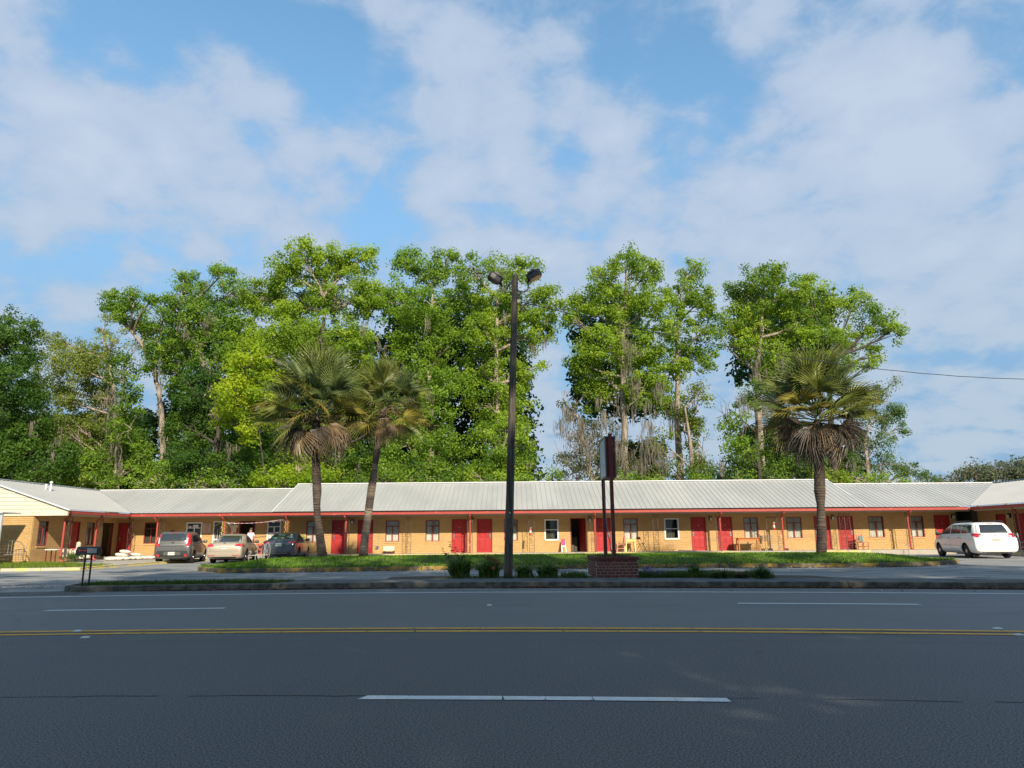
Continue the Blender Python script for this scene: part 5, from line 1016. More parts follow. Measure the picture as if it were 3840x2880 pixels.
p = XY(2040 + 100, 2147, .16); g = MB(); g.lathe([(.035, 0), (.05, .02), (.055, .14), (.05, .15)], (0, 0, 0), 'x', 10); o = mkobj('paper_cup', g.mesh('paper_cup', m_whitetrim), None, XY(2121, 2151, .20)); setp(o, 'crumpled white cup lying on the lot left of the planter', 'cup'); o.rotation_euler = (0, .2, .4)

# ================================================================ mailbox
p = XY(320, 2198, .14); mb = thing('mailbox', (p.x, p.y, .14), 'black mailbox on two thin dark posts at the driveway', 'mailbox')
xa, xb = atY(308, 2190, p.y).x, atY(331, 2190, p.y + .1).x; z1 = atY(330, 2081, p.y).z; z2 = atY(330, 2049, p.y).z; x0, x1 = atY(294, 2060, p.y).x, atY(376, 2060, p.y).x
for x, dy in ((xa, 0), (xb, .12)): g = MB(); g.beam((x, p.y + dy, .12), (x, p.y + dy, z1 + .01), .032); g.build('post', m_black, mb)
g = MB(); hh = z2 - z1; n = 9; pf = [(-.085, 0)] + [(-.085 * math.cos(math.pi * i / n), hh * .5 + hh * .5 * math.sin(math.pi * i / n)) for i in range(n + 1)] + [(.085, 0)]; m_ = len(pf)
vs = [(x0, p.y + a, z1 + b) for a, b in pf] + [(x1, p.y + a, z1 + b) for a, b in pf]; g.add(vs, [tuple(range(m_)), tuple(range(m_, 2*m_))[::-1]] + [(i, (i+1) % m_, m_ + (i+1) % m_, m_ + i) for i in range(m_)]); box_ = g.build('box_body', m_black, mb)
g = MB(); g.box(x0 - .01, x0 + .012, p.y - .09, p.y + .09, z1 - .01, z1 + hh * .6); g.box(x1 - .012, x1 + .01, p.y - .09, p.y + .09, z1 - .01, z1 + hh * .6); g.build('box_door', m_black, mb)
w_ = x1 - x0; g = MB(); yy = p.y - .098; zc_ = z1 + hh * .52; g.box(x0 + w_ * .18, x0 + w_ * .42, yy, yy + .008, zc_ - .008, zc_ + .008); g.box(x0 + w_ * .40, x0 + w_ * .47, yy, yy + .008, zc_ - .028, zc_ + .022); g.lathe([(.022, 0), (.022, .012)], (x0 + w_ * .17, yy - .004, zc_), 'y', 10); g.build('flag', flat('red_flag', (.38, .03, .035)), mb)
for k in range(3): g = MB(); g.box(x0 + w_ * (.50 + .145 * k) + .004, x0 + w_ * (.50 + .145 * (k + 1)), p.y - .094, p.y - .086, zc_ - hh * .30, zc_ + hh * .26); g.build('number_plate', flat('grey_number_plate', (.34, .34, .33)), mb)
cabl([(xa, p.y + .03, .75), (xa + .05, p.y + .05, .82), (xb, p.y + .1, .9)], .004, 'stem', m_barkd, mb); cabl([(xa, p.y, .62), (xa + .06, p.y + .03, .52), (xb, p.y + .1, .60)], .004, 'stem', m_barkd, mb); cabl([(xa, p.y, .72), (xa + .08, p.y + .03, .9), (xb, p.y + .1, .97)], .004, 'stem', m_barkd, mb)
# ================================================================ cars
def paint(name, c, metal=.45): return mat(name, c, rough=.32, metal=metal, spec=.5, coat=.6)
m_arch = flat('wheel_arch_black', (.008, .008, .008), .9)
def car(name, label, loc, rz, S):
    t = thing(name, loc, label, 'car', 'cars parked in front of the motel'); t.rotation_euler = (0, 0, rz); BASE[t] = Vector((0, 0, 0))
    pm = S['paint']; vs = []; fs = []; K = 14
    for (y, zb, zs, hw, zt, tw) in S['body']:
        half = [(0, zb), (hw * .80, zb), (hw * .965, zb + .09), (hw, zb + (zs - zb) * .45), (hw * .985, zs - .09), (hw * .93, zs - .005), (hw * tw, zt), (0, zt + .012)]
        ring = half + [(-a, b) for a, b in half[-2:0:-1]]
        vs += [(a, y, b) for a, b in ring]
    K = len(ring); n = len(S['body'])
    for i in range(n - 1):
        for j in range(K): fs.append((i*K+j, i*K+(j+1) % K, (i+1)*K+(j+1) % K, (i+1)*K+j))
    fs += [tuple(range(K))[::-1], tuple((n-1)*K+j for j in range(K))]
    g = MB(); g.add(vs, fs); me = g.mesh('body', [pm, m_arch], None, True); tmp = bpy.data.objects.new('tmp', me); COL.objects.link(tmp)
    bm = bmesh.new(); bm.from_mesh(me); bmesh.ops.recalc_face_normals(bm, faces=bm.faces); bm.to_mesh(me); bm.free()
    ss = tmp.modifiers.new('s', 'SUBSURF'); ss.levels = 2; ss.render_levels = 2; cutters = []
    wr, tw_ = S['wr'], S['track'] / 2
    for wy in S['axles']:
        c = MB(); c.lathe([(wr + .055, -.6), (wr + .055, .6)], (0, wy, wr + .01), 'x', 28); cm_ = c.mesh('cut', m_arch)
        for sx in (-1, 1):
            co = bpy.data.objects.new('cut', cm_); COL.objects.link(co); co.location = (sx * (tw_ + .45), 0, 0); cutters.append(co)
            b = tmp.modifiers.new('b', 'BOOLEAN'); b.operation = 'DIFFERENCE'; b.object = co; b.solver = 'EXACT'
            try: b.material_mode = 'TRANSFER'
            except Exception: pass
    bpy.context.view_layer.update(); dg = bpy.context.evaluated_depsgraph_get(); body = bpy.data.meshes.new_from_object(tmp.evaluated_get(dg)); body.name = 'body'
    for c in cutters + [tmp]: bpy.data.objects.remove(c)
    mkobj('body', body, t)
    # cabin (pillars and roof)
    G = S['cabin']; Kc = 40; vs = []; fs = []
    for (z, yr, yf, hw, e) in G:
        yc, Lh = (yr + yf) / 2, (yf - yr) / 2
        for k in range(Kc):
            a = 2 * math.pi * k / Kc; c, s = math.cos(a), math.sin(a); vs.append((hw * math.copysign(abs(c) ** (2 / e), c), yc + Lh * math.copysign(abs(s) ** (2 / e), s), z))
    for i in range(len(G) - 1):
        for j in range(Kc): fs.append((i*Kc+j, i*Kc+(j+1) % Kc, (i+1)*Kc+(j+1) % Kc, (i+1)*Kc+j))
    fs.append(tuple((len(G)-1)*Kc+j for j in range(Kc))); g = MB(); g.add(vs, fs); cab = g.mesh('cabin', pm, None, True); tmp = bpy.data.objects.new('tmp', cab); COL.objects.link(tmp); ss = tmp.modifiers.new('s', 'SUBSURF'); ss.levels = 1; bpy.context.view_layer.update(); dg = bpy.context.evaluated_depsgraph_get(); cab2 = bpy.data.meshes.new_from_object(tmp.evaluated_get(dg)); cab2.name = 'cabin'; bpy.data.objects.remove(tmp); cabo = mkobj('cabin', cab2, t)
    bv = [v.co.copy() for v in body.vertices] + [v.co.copy() for v in cab2.vertices]; o_ = len(body.vertices); bf = [tuple(p.vertices) for p in body.polygons] + [tuple(o_ + i for i in p.vertices) for p in cab2.polygons]
    bvh = BVHTree.FromPolygons(bv, bf)
    D = {'b': ((0, 1, 0), lambda a, b: (a, -2, b)), 'r': ((-1, 0, 0), lambda a, b: (3, a, b)), 'l': ((1, 0, 0), lambda a, b: (-3, a, b)), 'f': ((0, -1, 0), lambda a, b: (a, 8, b)), 't': ((0, 0, -1), lambda a, b: (a, b, 4))}
    def decal(nm, q, d, m, off=.006, nu=8, nv=5, parent=None, sm=True):
        dv = Vector(D[d][0]); V = {}; vs = []; fs = []
        for i in range(nu + 1):
            for j in range(nv + 1):
                u, v = i / nu, j / nv; a = (q[0][0]*(1-u)+q[1][0]*u)*(1-v) + (q[3][0]*(1-u)+q[2][0]*u)*v; b = (q[0][1]*(1-u)+q[1][1]*u)*(1-v) + (q[3][1]*(1-u)+q[2][1]*u)*v
                h = bvh.ray_cast(Vector(D[d][1](a, b)), dv)
                if h[0] is not None: V[i, j] = len(vs); vs.append(tuple(h[0] - dv * off))
        for i in range(nu):
            for j in range(nv):
                k = [(i, j), (i+1, j), (i+1, j+1), (i, j+1)]
                if all(x in V for x in k): fs.append(tuple(V[x] for x in k))
        if not fs: return None
        g = MB(); g.add(vs, fs); return g.build(nm, m, parent or t, smooth=sm)
    t['_'] = 0; del t['_']
    for (nm, q, d, m, *r) in S['decals']:
        for s in ((1, -1) if (nm.startswith('*')) else (1,)):
            n2 = nm.lstrip('*'); qq = q; dd = d
            if s == -1:
                if d in 'bft': qq = [(-a, b) for a, b in q]
                else: dd = 'l'
            decal(n2, qq, dd, m, *(r or (.006,)))
    def at_(a, b, d, off): h = bvh.ray_cast(Vector(D[d][1](a, b)), Vector(D[d][0])); return (h[0] if h[0] is not None else Vector(D[d][1](a, b)) + Vector(D[d][0]) * 2.0) - Vector(D[d][0]) * off
    # wheels
    for wy in S['axles']:
        for sx in (-1, 1):
            g = MB(); x = sx * (tw_ - .03); w_ = .10
            g.lathe([(wr * .62, -w_), (wr * .93, -w_), (wr, -w_ * .6), (wr, w_ * .6), (wr * .93, w_), (wr * .62, w_)], (x, wy, wr), 'x', 26); wh = g.build('wheel', m_tyre, t, smooth=False)
            g = MB(); xo = x + sx * w_ * .8; g.lathe([(wr * .62, 0), (wr * .64, sx * .02), (wr * .58, sx * .015), (wr * .56, -sx * .03)], (xo, wy, wr), 'x', 24)
            ns = S.get('spokes', 5); 
            for k in range(ns):
                a = 2 * math.pi * k / ns + .3; g.beam((xo + sx * .012, wy, wr), (xo + sx * .008, wy + math.cos(a) * wr * .58, wr + math.sin(a) * wr * .58), .045 if ns < 8 else .028, .02, (sx, 0, 0))
            g.lathe([(.05, 0), (.045, sx * .03)], (xo, wy, wr), 'x', 12); g.build('rim', S.get('rimm', m_rim), wh)
            g = MB(); g.lathe([(wr * .6, 0), (wr * .6, .004)], (x + sx * w_ * .35, wy, wr), 'x', 20); g.build('brake_disc', m_arch, wh)
    for sx in (-1, 1):
        y, z, hw = S['mirror']; g = MB(); g.tube([(sx * (hw - .06), y, z), (sx * (hw + .03), y, z + .02), (sx * (hw + .06), y, z + .03), (sx * (hw + .19), y + .01, z + .04), (sx * (hw + .22), y + .02, z + .04)], [.03, .035, .075, .085, .05], 10); g.build('wing_mirror', S.get('mirrorm', pm), t, smooth=True)
    a, b, w_, h_ = S['plate']; p = at_(a, b, 'b', .012); g = MB(); g.box(a - w_, a + w_, p.y - .008, p.y, b - h_, b + h_); pl_ = g.build('number_plate', m_plate, t); text(S['ptext'], h_ * 1.35, flat('plate_ink', S.get('pink', (.08, .09, .14))), pl_, Vector((a, p.y - .011, b)), name='plate_lettering')
    if 'badge' in S:
        a, b, s, ch = S['badge']; p = at_(a, b, 'b', .012); g = MB()
        if s == 'oval':
            g.lathe([(.065, 0), (.065, .008)], (a, p.y - .006, b), 'y', 18); o = g.build('badge', m_black, t); o.data.transform(Matrix.Translation((a, 0, b)) @ Matrix.Diagonal((1, 1, .55, 1)) @ Matrix.Translation((-a, 0, -b))); text(ch, .062, m_chrome, o, Vector((a, p.y - .012, b)), name='badge_lettering')
        else:
            n = 20; r = .05; g.tube([(a + r * math.cos(k / n * 6.2832), p.y - .008, b + r * math.sin(k / n * 6.2832)) for k in range(n + 1)], .008, 6); 
            if ch == 'W':
                for (q1, q2) in (((-.035, .03), (-.015, -.04)), ((-.015, -.04), (0, 0)), ((0, 0), (.015, -.04)), ((.015, -.04), (.035, .03)), ((-.018, .045), (0, .01)), ((.018, .045), (0, .01))): g.beam((a + q1[0], p.y - .008, b + q1[1]), (a + q2[0], p.y - .008, b + q2[1]), .008)
            elif ch == '-': g.beam((a - .075, p.y - .01, b), (a + .075, p.y - .01, b), .016)
            else:
                g.tube([(a + r * .45 * math.cos(k / n * 6.2832), p.y - .008, b + r * .9 * math.sin(k / n * 6.2832)) for k in range(n + 1)], .006, 5); g.tube([(a + r * .9 * math.cos(k / n * 6.2832), p.y - .008, b + .02 + r * .35 * math.sin(k / n * 6.2832)) for k in range(n + 1)], .006, 5)
            g.build('badge', m_chrome, t)
    for f in S.get('extra', ()): f(t, at_, decal)
    return t
def gap(*p): return [(p[0], p[1]), (p[2], p[3]), (p[2] + (p[4] if len(p) > 4 else .008), p[3]), (p[0] + (p[4] if len(p) > 4 else .008), p[1])]
def rc(a, b, c, d): return [(a, c), (b, c), (b, d), (a, d)]
def side_lines(y0, y1, y2, z0, z1, zh): # door shut lines, handles
    k = flat('shut_line', (.01, .01, .01), .9); return [('*door_line', [(y, z0), (y + .012, z0), (y + .012, z1), (y, z1)], 'r', k, .002, 1, 8) for y in (y0, y1, y2)] + [('*sill_line', rc(y0, y2, z0 - .004, z0 + .004), 'r', k, .002, 10, 1)] + [('*door_handle', rc(y + .06, y + .24, zh, zh + .03), 'r', m_chrome, .02, 2, 1) for y in (y0, y1)]
silv = paint('titanium_grey_paint', (.13, .13, .128)); beige = paint('beige_metallic_paint', (.50, .43, .33)); slate = paint('slate_blue_paint', (.065, .08, .105)); whitep = paint('white_car_paint', (.80, .79, .75), 0)
hatch = dict(paint=silv, wr=.325, track=1.58, axles=(.74, 3.31), mirror=(2.62, 1.06, .86), plate=(-.02, .52, .16, .075), ptext='CRJ0158', badge=(0, 1.05, 'oval', 'KIA'),
  body=[(0.0,.40,.80,.76,.84,.8),(.03,.30,.92,.84,.96,.8),(.22,.22,1.0,.90,1.02,.8),(1.0,.2,1.02,.905,1.03,.8),(2.2,.2,1.0,.905,1.0,.8),(3.0,.2,.97,.905,1.0,.78),(3.6,.22,.90,.89,.95,.72),(4.02,.28,.78,.82,.82,.7),(4.12,.4,.62,.66,.66,.7)],
  cabin=[(.92,.04,3.25,.86,9),(1.15,.07,2.95,.835,8),(1.35,.13,2.6,.79,7),(1.50,.20,2.3,.745,6.5),(1.575,.28,2.1,.69,6),(1.60,.45,1.9,.55,5),(1.605,1.0,1.4,.1,4)],
  decals=[('rear_window', [(-.62,1.16),(.62,1.16),(.56,1.50),(-.56,1.50)], 'b', m_cglass, .008), ('hatch_surround', rc(-.66,.66,.86,1.15), 'b', m_blackp, .004), ('hatch_panel', [(-.58,.90),(.58,.90),(.62,1.12),(-.62,1.12)], 'b', silv, .012),
    ('*tail_light', [(.63,.86),(.79,.92),(.83,1.18),(.66,1.10)], 'b', m_red, .02), ('*tail_light_top', [(.66,1.10),(.83,1.18),(.74,1.50),(.62,1.50)], 'b', m_red, .016), ('*reverse_light', [(.635,1.0),(.69,1.02),(.69,1.30),(.64,1.28)], 'b', m_clear, .026),
    ('lower_bumper', [(-.80,.30),(.80,.30),(.70,.66),(-.70,.66)], 'b', m_blackp, .006), ('plate_recess', rc(-.40,.40,.44,.60), 'b', silv, .010), ('*reflector', [(.58,.36),(.70,.36),(.70,.48),(.58,.48)], 'b', m_red, .014),
    ('brake_light', rc(-.14,.14,1.535,1.555), 'b', m_red, .02), ('rear_wiper', [(-.05,1.19),(.22,1.21),(.22,1.225),(-.05,1.21)], 'b', m_black, .02),
    ('*side_window', [(.55,1.12),(1.05,1.08),(1.05,1.47),(.72,1.45)], 'r', m_cglass), ('*side_window', [(1.10,1.08),(1.85,1.08),(1.82,1.48),(1.10,1.48)], 'r', m_cglass), ('*side_window', [(1.93,1.08),(2.72,1.08),(2.30,1.44),(1.90,1.48)], 'r', m_cglass), ('windscreen', rc(-.62,.62,1.08,1.45), 'f', m_cglass), ('*headlight', rc(.5,.8,.68,.82), 'f', m_clear),
    ('*sill_trim', rc(1.12,2.92,.22,.33), 'r', m_blackp, .006, 10, 2)] + side_lines(1.08, 1.90, 2.85, .36, 1.05, .90))
sedan1 = dict(paint=beige, wr=.325, track=1.54, axles=(1.08, 3.73), mirror=(3.02, 1.0, .82), plate=(0, .79, .155, .075), ptext='CRJ8067', badge=(0, .98, 'ring', 'W'),
  body=[(0.0,.36,.66,.74,.70,.8),(.05,.26,.86,.84,.92,.8),(.18,.22,.95,.875,1.03,.78),(.55,.2,.97,.885,1.06,.75),(1.2,.19,.97,.89,1.04,.75),(2.4,.19,.95,.89,.97,.8),(3.2,.19,.92,.89,.98,.74),(3.9,.2,.84,.88,.90,.7),(4.45,.26,.70,.80,.74,.7),(4.6,.36,.58,.64,.6,.7)],
  cabin=[(.92,.62,3.45,.80,5),(1.04,.78,3.22,.775,5),(1.18,1.08,2.95,.72,5),(1.32,1.40,2.65,.655,4.8),(1.41,1.68,2.4,.58,4.5),(1.45,1.9,2.2,.42,4),(1.455,2.0,2.1,.1,3)],
  decals=[('rear_window', [(-.62,1.06),(.62,1.06),(.49,1.36),(-.49,1.36)], 'b', m_cglass, .008), ('boot_line', rc(-.64,.64,.885,.893), 'b', m_black, .004, 12, 1), ('*tail_light', [(.50,.84),(.88,.80),(.88,.97),(.55,.95)], 'b', m_red, .012), ('*tail_light_side', rc(.16,.42,.82,.95), 'r', m_red, .008),
    ('bumper_line', rc(-.80,.80,.60,.607), 'b', m_black, .004, 12, 1), ('*reflector', rc(.40,.72,.38,.41), 'b', m_red, .01), ('lower_bumper', rc(-.78,.78,.22,.33), 'b', m_blackp, .006), ('exhaust', rc(-.72,-.50,.24,.30), 'b', m_chrome, .02), ('*boot_edge', rc(.66,.668,.62,.85), 'b', m_black, .004, 1, 6),
    ('*side_window', [(1.38,1.02),(2.02,1.0),(2.02,1.37),(1.75,1.33)], 'r', m_cglass), ('*side_window', [(2.10,1.0),(3.05,.99),(2.58,1.32),(2.10,1.38)], 'r', m_cglass), ('windscreen', rc(-.58,.58,1.04,1.34), 'f', m_cglass), ('*headlight', rc(.45,.78,.62,.74), 'f', m_clear)] + side_lines(1.45, 2.06, 3.12, .32, .96, .82))
sedan2 = dict(paint=slate, wr=.32, track=1.52, axles=(1.02, 3.64), mirror=(2.95, 1.02, .80), plate=(.02, .82, .155, .075), ptext='TKV5815', pink=(.08, .25, .12), badge=(0, 1.02, 'ring', '-'), rimm=flat('dark_rim', (.12, .12, .12), .4, metal=.6), spokes=5,
  body=[(0.0,.36,.68,.72,.74,.8),(.05,.26,.90,.82,.96,.8),(.16,.22,1.0,.855,1.08,.76),(.45,.2,1.01,.868,1.11,.72),(1.1,.19,1.0,.87,1.07,.75),(2.3,.19,.96,.87,.98,.8),(3.1,.19,.92,.87,.98,.74),(3.8,.2,.84,.86,.90,.7),(4.35,.26,.70,.78,.74,.7),(4.5,.36,.58,.62,.6,.7)],
  cabin=[(.95,.45,3.35,.785,5),(1.08,.62,3.12,.76,5),(1.20,.92,2.86,.70,5),(1.33,1.28,2.58,.635,4.8),(1.42,1.60,2.32,.56,4.5),(1.46,1.85,2.12,.40,4),(1.465,1.95,2.05,.1,3)],
  decals=[('rear_window', [(-.62,1.11),(.62,1.11),(.49,1.38),(-.49,1.38)], 'b', m_cglass, .008), ('boot_line', rc(-.60,.60,.945,.955), 'b', m_black, .004, 12, 1), ('*tail_light', [(.42,.93),(.86,.86),(.86,1.00),(.60,.99)], 'b', m_red, .012), ('*tail_light_side', rc(.12,.42,.88,1.0), 'r', m_red, .008),
    ('bumper_line', rc(-.56,.56,.66,.667), 'b', m_black, .004, 12, 1), ('lower_bumper', [(-.74,.24),(.74,.24),(.60,.46),(-.60,.46)], 'b', m_blackp, .006), ('diffuser', [(-.5,.36),(.5,.36),(.44,.42),(-.44,.42)], 'b', slate, .012),
    ('window_sticker', rc(-.5,-.28,1.14,1.18), 'b', flat('teal_sticker', (.05,.4,.36)), .014, 3, 2), ('window_sticker', rc(.2,.36,1.2,1.28), 'b', flat('tan_sticker', (.4,.25,.15)), .014, 3, 2), ('window_sticker', rc(-.12,.05,1.30,1.33), 'b', m_plate, .014, 3, 2), ('window_sticker', rc(-.30,-.18,1.32,1.36), 'b', m_plate, .014, 3, 2), ('window_sticker', rc(-.05,.1,1.14,1.17), 'b', flat('blue_sticker', (.2,.25,.5)), .014, 3, 2), ('window_sticker', rc(.38,.5,1.16,1.24), 'b', m_plate, .014, 3, 2), ('window_sticker', rc(.34,.44,1.3,1.34), 'b', m_plate, .014, 3, 2),
    ('*side_window', [(1.28,1.06),(1.95,1.04),(1.95,1.38),(1.66,1.35)], 'r', m_cglass), ('*side_window', [(2.03,1.04),(2.95,1.02),(2.50,1.34),(2.03,1.39)], 'r', m_cglass), ('windscreen', rc(-.56,.56,1.06,1.36), 'f', m_cglass), ('*headlight', rc(.45,.76,.64,.76), 'f', m_clear)] + side_lines(1.4, 1.99, 3.05, .32, .99, .86))
def rails(t, at_, decal):
    for sx in (-1, 1): g = MB(); g.tube([(sx * .66, .55, 1.655), (sx * .67, .7, 1.73), (sx * .68, 1.2, 1.745), (sx * .68, 2.2, 1.74), (sx * .66, 2.75, 1.70), (sx * .65, 2.9, 1.66)], .02, 6); g.build('roof_rail', m_black, t, smooth=True)
    for s_, x0 in (('SIENNA', -.60), ('LE', .62)): p = at_(x0, .66, 'b', .012); text(s_, .045, m_chrome, t, p, name='badge_lettering')
van = dict(paint=whitep, wr=.335, track=1.70, axles=(1.02, 4.05), mirror=(3.72, 1.12, .93), mirrorm=m_blackp, plate=(.02, .845, .155, .075), ptext='CGN3947', pink=(.4, .12, .08), badge=(0, 1.045, 'ring', 'T'), spokes=12, rimm=flat('silver_hubcap', (.5, .48, .44), .35, metal=.5), extra=(rails,),
  body=[(0.0,.36,.66,.84,.70,.85),(.04,.28,.92,.93,1.0,.85),(.16,.22,1.08,.975,1.12,.82),(.9,.2,1.10,.985,1.14,.8),(2.4,.2,1.08,.985,1.1,.8),(3.6,.2,1.04,.985,1.08,.76),(4.3,.21,.96,.96,1.02,.7),(4.85,.26,.80,.88,.84,.7),(5.05,.36,.62,.72,.66,.7)],
  cabin=[(1.0,.06,4.35,.945,9),(1.15,.10,4.05,.92,8),(1.35,.20,3.6,.87,7),(1.52,.32,3.2,.82,6.5),(1.62,.44,2.9,.76,6),(1.665,.62,2.7,.68,5),(1.68,1.1,2.2,.2,4)],
  decals=[('rear_window', [(-.76,1.17),(.76,1.17),(.64,1.56),(-.64,1.56)], 'b', m_cglass, .008), ('*tail_light', [(.52,.96),(.96,.98),(.96,1.16),(.60,1.16)], 'b', m_red, .014), ('*reverse_light', rc(.60,.70,.98,1.05), 'b', m_clear, .022), ('*tail_light_side', [(.06,1.0),(.30,1.04),(.40,1.16),(.06,1.16)], 'r', m_red, .010),
    ('brake_light', rc(-.12,.12,1.605,1.625), 'b', m_red, .016), ('tailgate_line', rc(-.74,.74,.565,.575), 'b', flat('shadow_gap', (.12,.12,.11)), .004, 12, 1), ('*tailgate_line', rc(.74,.746,.58,.96), 'b', flat('shadow_gap2', (.25,.25,.24)), .004, 1, 6), ('lower_bumper', rc(-.84,.84,.24,.30), 'b', m_blackp, .005), ('rear_wiper', [(.1,1.19),(.62,1.21),(.62,1.222),(.1,1.21)], 'b', m_black, .02),
    ('*side_window', [(.42,1.17),(1.36,1.16),(1.36,1.56),(.52,1.55)], 'r', m_cglass), ('*side_window', [(1.42,1.16),(2.50,1.15),(2.50,1.57),(1.42,1.56)], 'r', m_cglass), ('*side_window', [(2.58,1.15),(3.72,1.12),(3.05,1.52),(2.58,1.57)], 'r', m_cglass), ('windscreen', rc(-.70,.70,1.15,1.54), 'f', m_cglass), ('*headlight', rc(.5,.85,.70,.86), 'f', m_clear),
    ('*side_moulding', rc(1.45,3.5,.58,.60), 'r', flat('moulding', (.3,.3,.29)), .006, 10, 1)] + side_lines(1.40, 2.54, 3.66, .34, 1.10, .95))
LZ = .08
car('parked_hatchback', 'boxy dark silver hatchback parked leftmost of the three by the office', (-17.15, 36.6, LZ - .02), R(11), hatch)
car('parked_sedan', 'beige sedan parked between the boxy hatchback and the blue-grey sedan', (-14.35, 36.1, LZ), R(8), sedan1)
car('parked_sedan', 'blue-grey sedan with stickers on its rear window left of the palm trunk', (-12.15, 37.6, LZ + .06), R(5), sedan2)
car('parked_minivan', 'white minivan with roof rails parked at the right wing', (22.5, 33.9, LZ), R(-9), van)

# ================================================================ person at the office door
p = atY(941, 2000, 42.6); hz_ = atY(941, 1981, 42.6).z; t = thing('person', (p.x, 42.6, ZW), 'person seen from behind in pink t-shirt and dark cap at the office door', 'person')
sc_ = (hz_ - ZW) / 1.76; BASE[t] = Vector((0, 0, 0)); t.scale = (sc_,) * 3
def skinmesh(name, J, E, m, parent, levels=2, root=0):
    me = bpy.data.meshes.new(name); me.from_pydata([j[:3] for j in J], E, []); me.materials.append(m); o = bpy.data.objects.new(name, me); COL.objects.link(o); o.parent = parent; BASE[o] = BASE[parent]
    sk = o.modifiers.new('skin', 'SKIN'); sk.use_smooth_shade = True; ly = me.skin_vertices[0] if me.skin_vertices else None
    if ly is None:
        bpy.context.view_layer.objects.active = o; me.attributes.new; 
    for i, j in enumerate(J):
        r = j[3]; me.skin_vertices[0].data[i].radius = r if isinstance(r, tuple) else (r, r)
    me.skin_vertices[0].data[root].use_root = True; ss = o.modifiers.new('sub', 'SUBSURF'); ss.levels = levels; ss.render_levels = levels; return o
def skinned(name, J, E, m, parent, levels=2, root=0):
    # skin layer exists only through a bmesh layer when built without operators
    bm = bmesh.new(); ly = bm.verts.layers.skin.new(); vs_ = []
    for i, j in enumerate(J):
        v = bm.verts.new(j[:3]); r = j[3]; v[ly].radius = r if isinstance(r, tuple) else (r, r); v[ly].use_root = (i == root); vs_.append(v)
    for a, b in E: bm.edges.new((vs_[a], vs_[b]))
    me = bpy.data.meshes.new(name); bm.to_mesh(me); bm.free(); me.materials.append(m); o = bpy.data.objects.new(name, me); COL.objects.link(o)
    sk = o.modifiers.new('skin', 'SKIN'); sk.use_smooth_shade = True; ss = o.modifiers.new('sub', 'SUBSURF'); ss.levels = levels; ss.render_levels = levels
    bpy.context.view_layer.update(); dg = bpy.context.evaluated_depsgraph_get(); m2 = bpy.data.meshes.new_from_object(o.evaluated_get(dg)); m2.name = name; bpy.data.objects.remove(o)
    o = mkobj(name, m2, parent); return o
m_skin = flat('skin', (.45, .26, .19), .6); m_shirt = mat('pink_cotton', (.78, .58, .60), (.72, .52, .55), 6, .85); m_short = flat('grey_shorts', (.12, .12, .14), .85)
J = [(0,0,.95,(.15,.11)),(0,0,1.15,(.14,.10)),(0,0,1.36,(.17,.10)),(0,.0,1.47,(.08,.07)),(0,.01,1.54,.055),(0,.02,1.62,(.075,.09)),(0,.015,1.70,(.075,.085)),
     (.17,0,1.42,.055),(.22,.0,1.18,.045),(.24,.07,.94,.035),(.24,.10,.86,.035),(-.17,0,1.42,.055),(-.22,.0,1.18,.045),(-.23,.09,.96,.035),(-.23,.13,.88,.035),
     (.09,0,.88,.09),(.10,.01,.50,.06),(.10,-.02,.12,.042),(.10,.02,.05,.04),(.11,.14,.035,.035),(-.09,0,.88,.09),(-.10,.03,.50,.06),(-.11,.02,.12,.042),(-.11,.06,.05,.04),(-.12,.18,.035,.035)]
E = [(0,1),(1,2),(2,3),(3,4),(4,5),(5,6),(2,7),(7,8),(8,9),(9,10),(2,11),(11,12),(12,13),(13,14),(0,15),(15,16),(16,17),(17,18),(18,19),(0,20),(20,21),(21,22),(22,23),(23,24)]
for sx, w_ in ((1, 10), (-1, 14)):
    wx, wy, wz = J[w_][:3]
    for k, (dx, ln) in enumerate(((-.025, .075), (-.008, .085), (.009, .08), (.024, .065))):
        b = len(J); J.append((wx + dx * .6, wy + .012 * k - .02, wz - .03, .010)); J.append((wx + dx, wy + .014 * k - .02, wz - .03 - ln * .5, .009)); J.append((wx + dx, wy + .014 * k - .035, wz - .03 - ln, .007)); E += [(w_, b), (b, b+1), (b+1, b+2)]
    b = len(J); J.append((wx - sx * .03, wy + .03, wz - .02, .011)); J.append((wx - sx * .035, wy + .045, wz - .06, .009)); E += [(w_, b), (b, b+1)]
skinned('body', J, E, m_skin, t, 1)
skinned('t_shirt', [(0,0,.90,(.20,.15)),(0,0,1.10,(.185,.135)),(0,0,1.34,(.20,.125)),(0,0,1.46,(.10,.085)),(.16,0,1.42,.075),(.23,0,1.22,.07),(-.16,0,1.42,.075),(-.23,0,1.22,.07)], [(0,1),(1,2),(2,3),(2,4),(4,5),(2,6),(6,7)], m_shirt, t)
skinned('shorts', [(0,0,.92,(.16,.13)),(.10,0,.80,.115),(.11,.01,.52,.10),(-.10,0,.80,.115),(-.11,.02,.52,.10)], [(0,1),(1,2),(0,3),(3,4)], m_short, t)
skinned('hair', [(0,-.02,1.66,(.10,.095)),(0,-.06,1.56,(.095,.07)),(0,-.075,1.47,(.075,.045))], [(0,1),(1,2)], flat('red_blond_hair', (.38,.20,.10), .8), t)
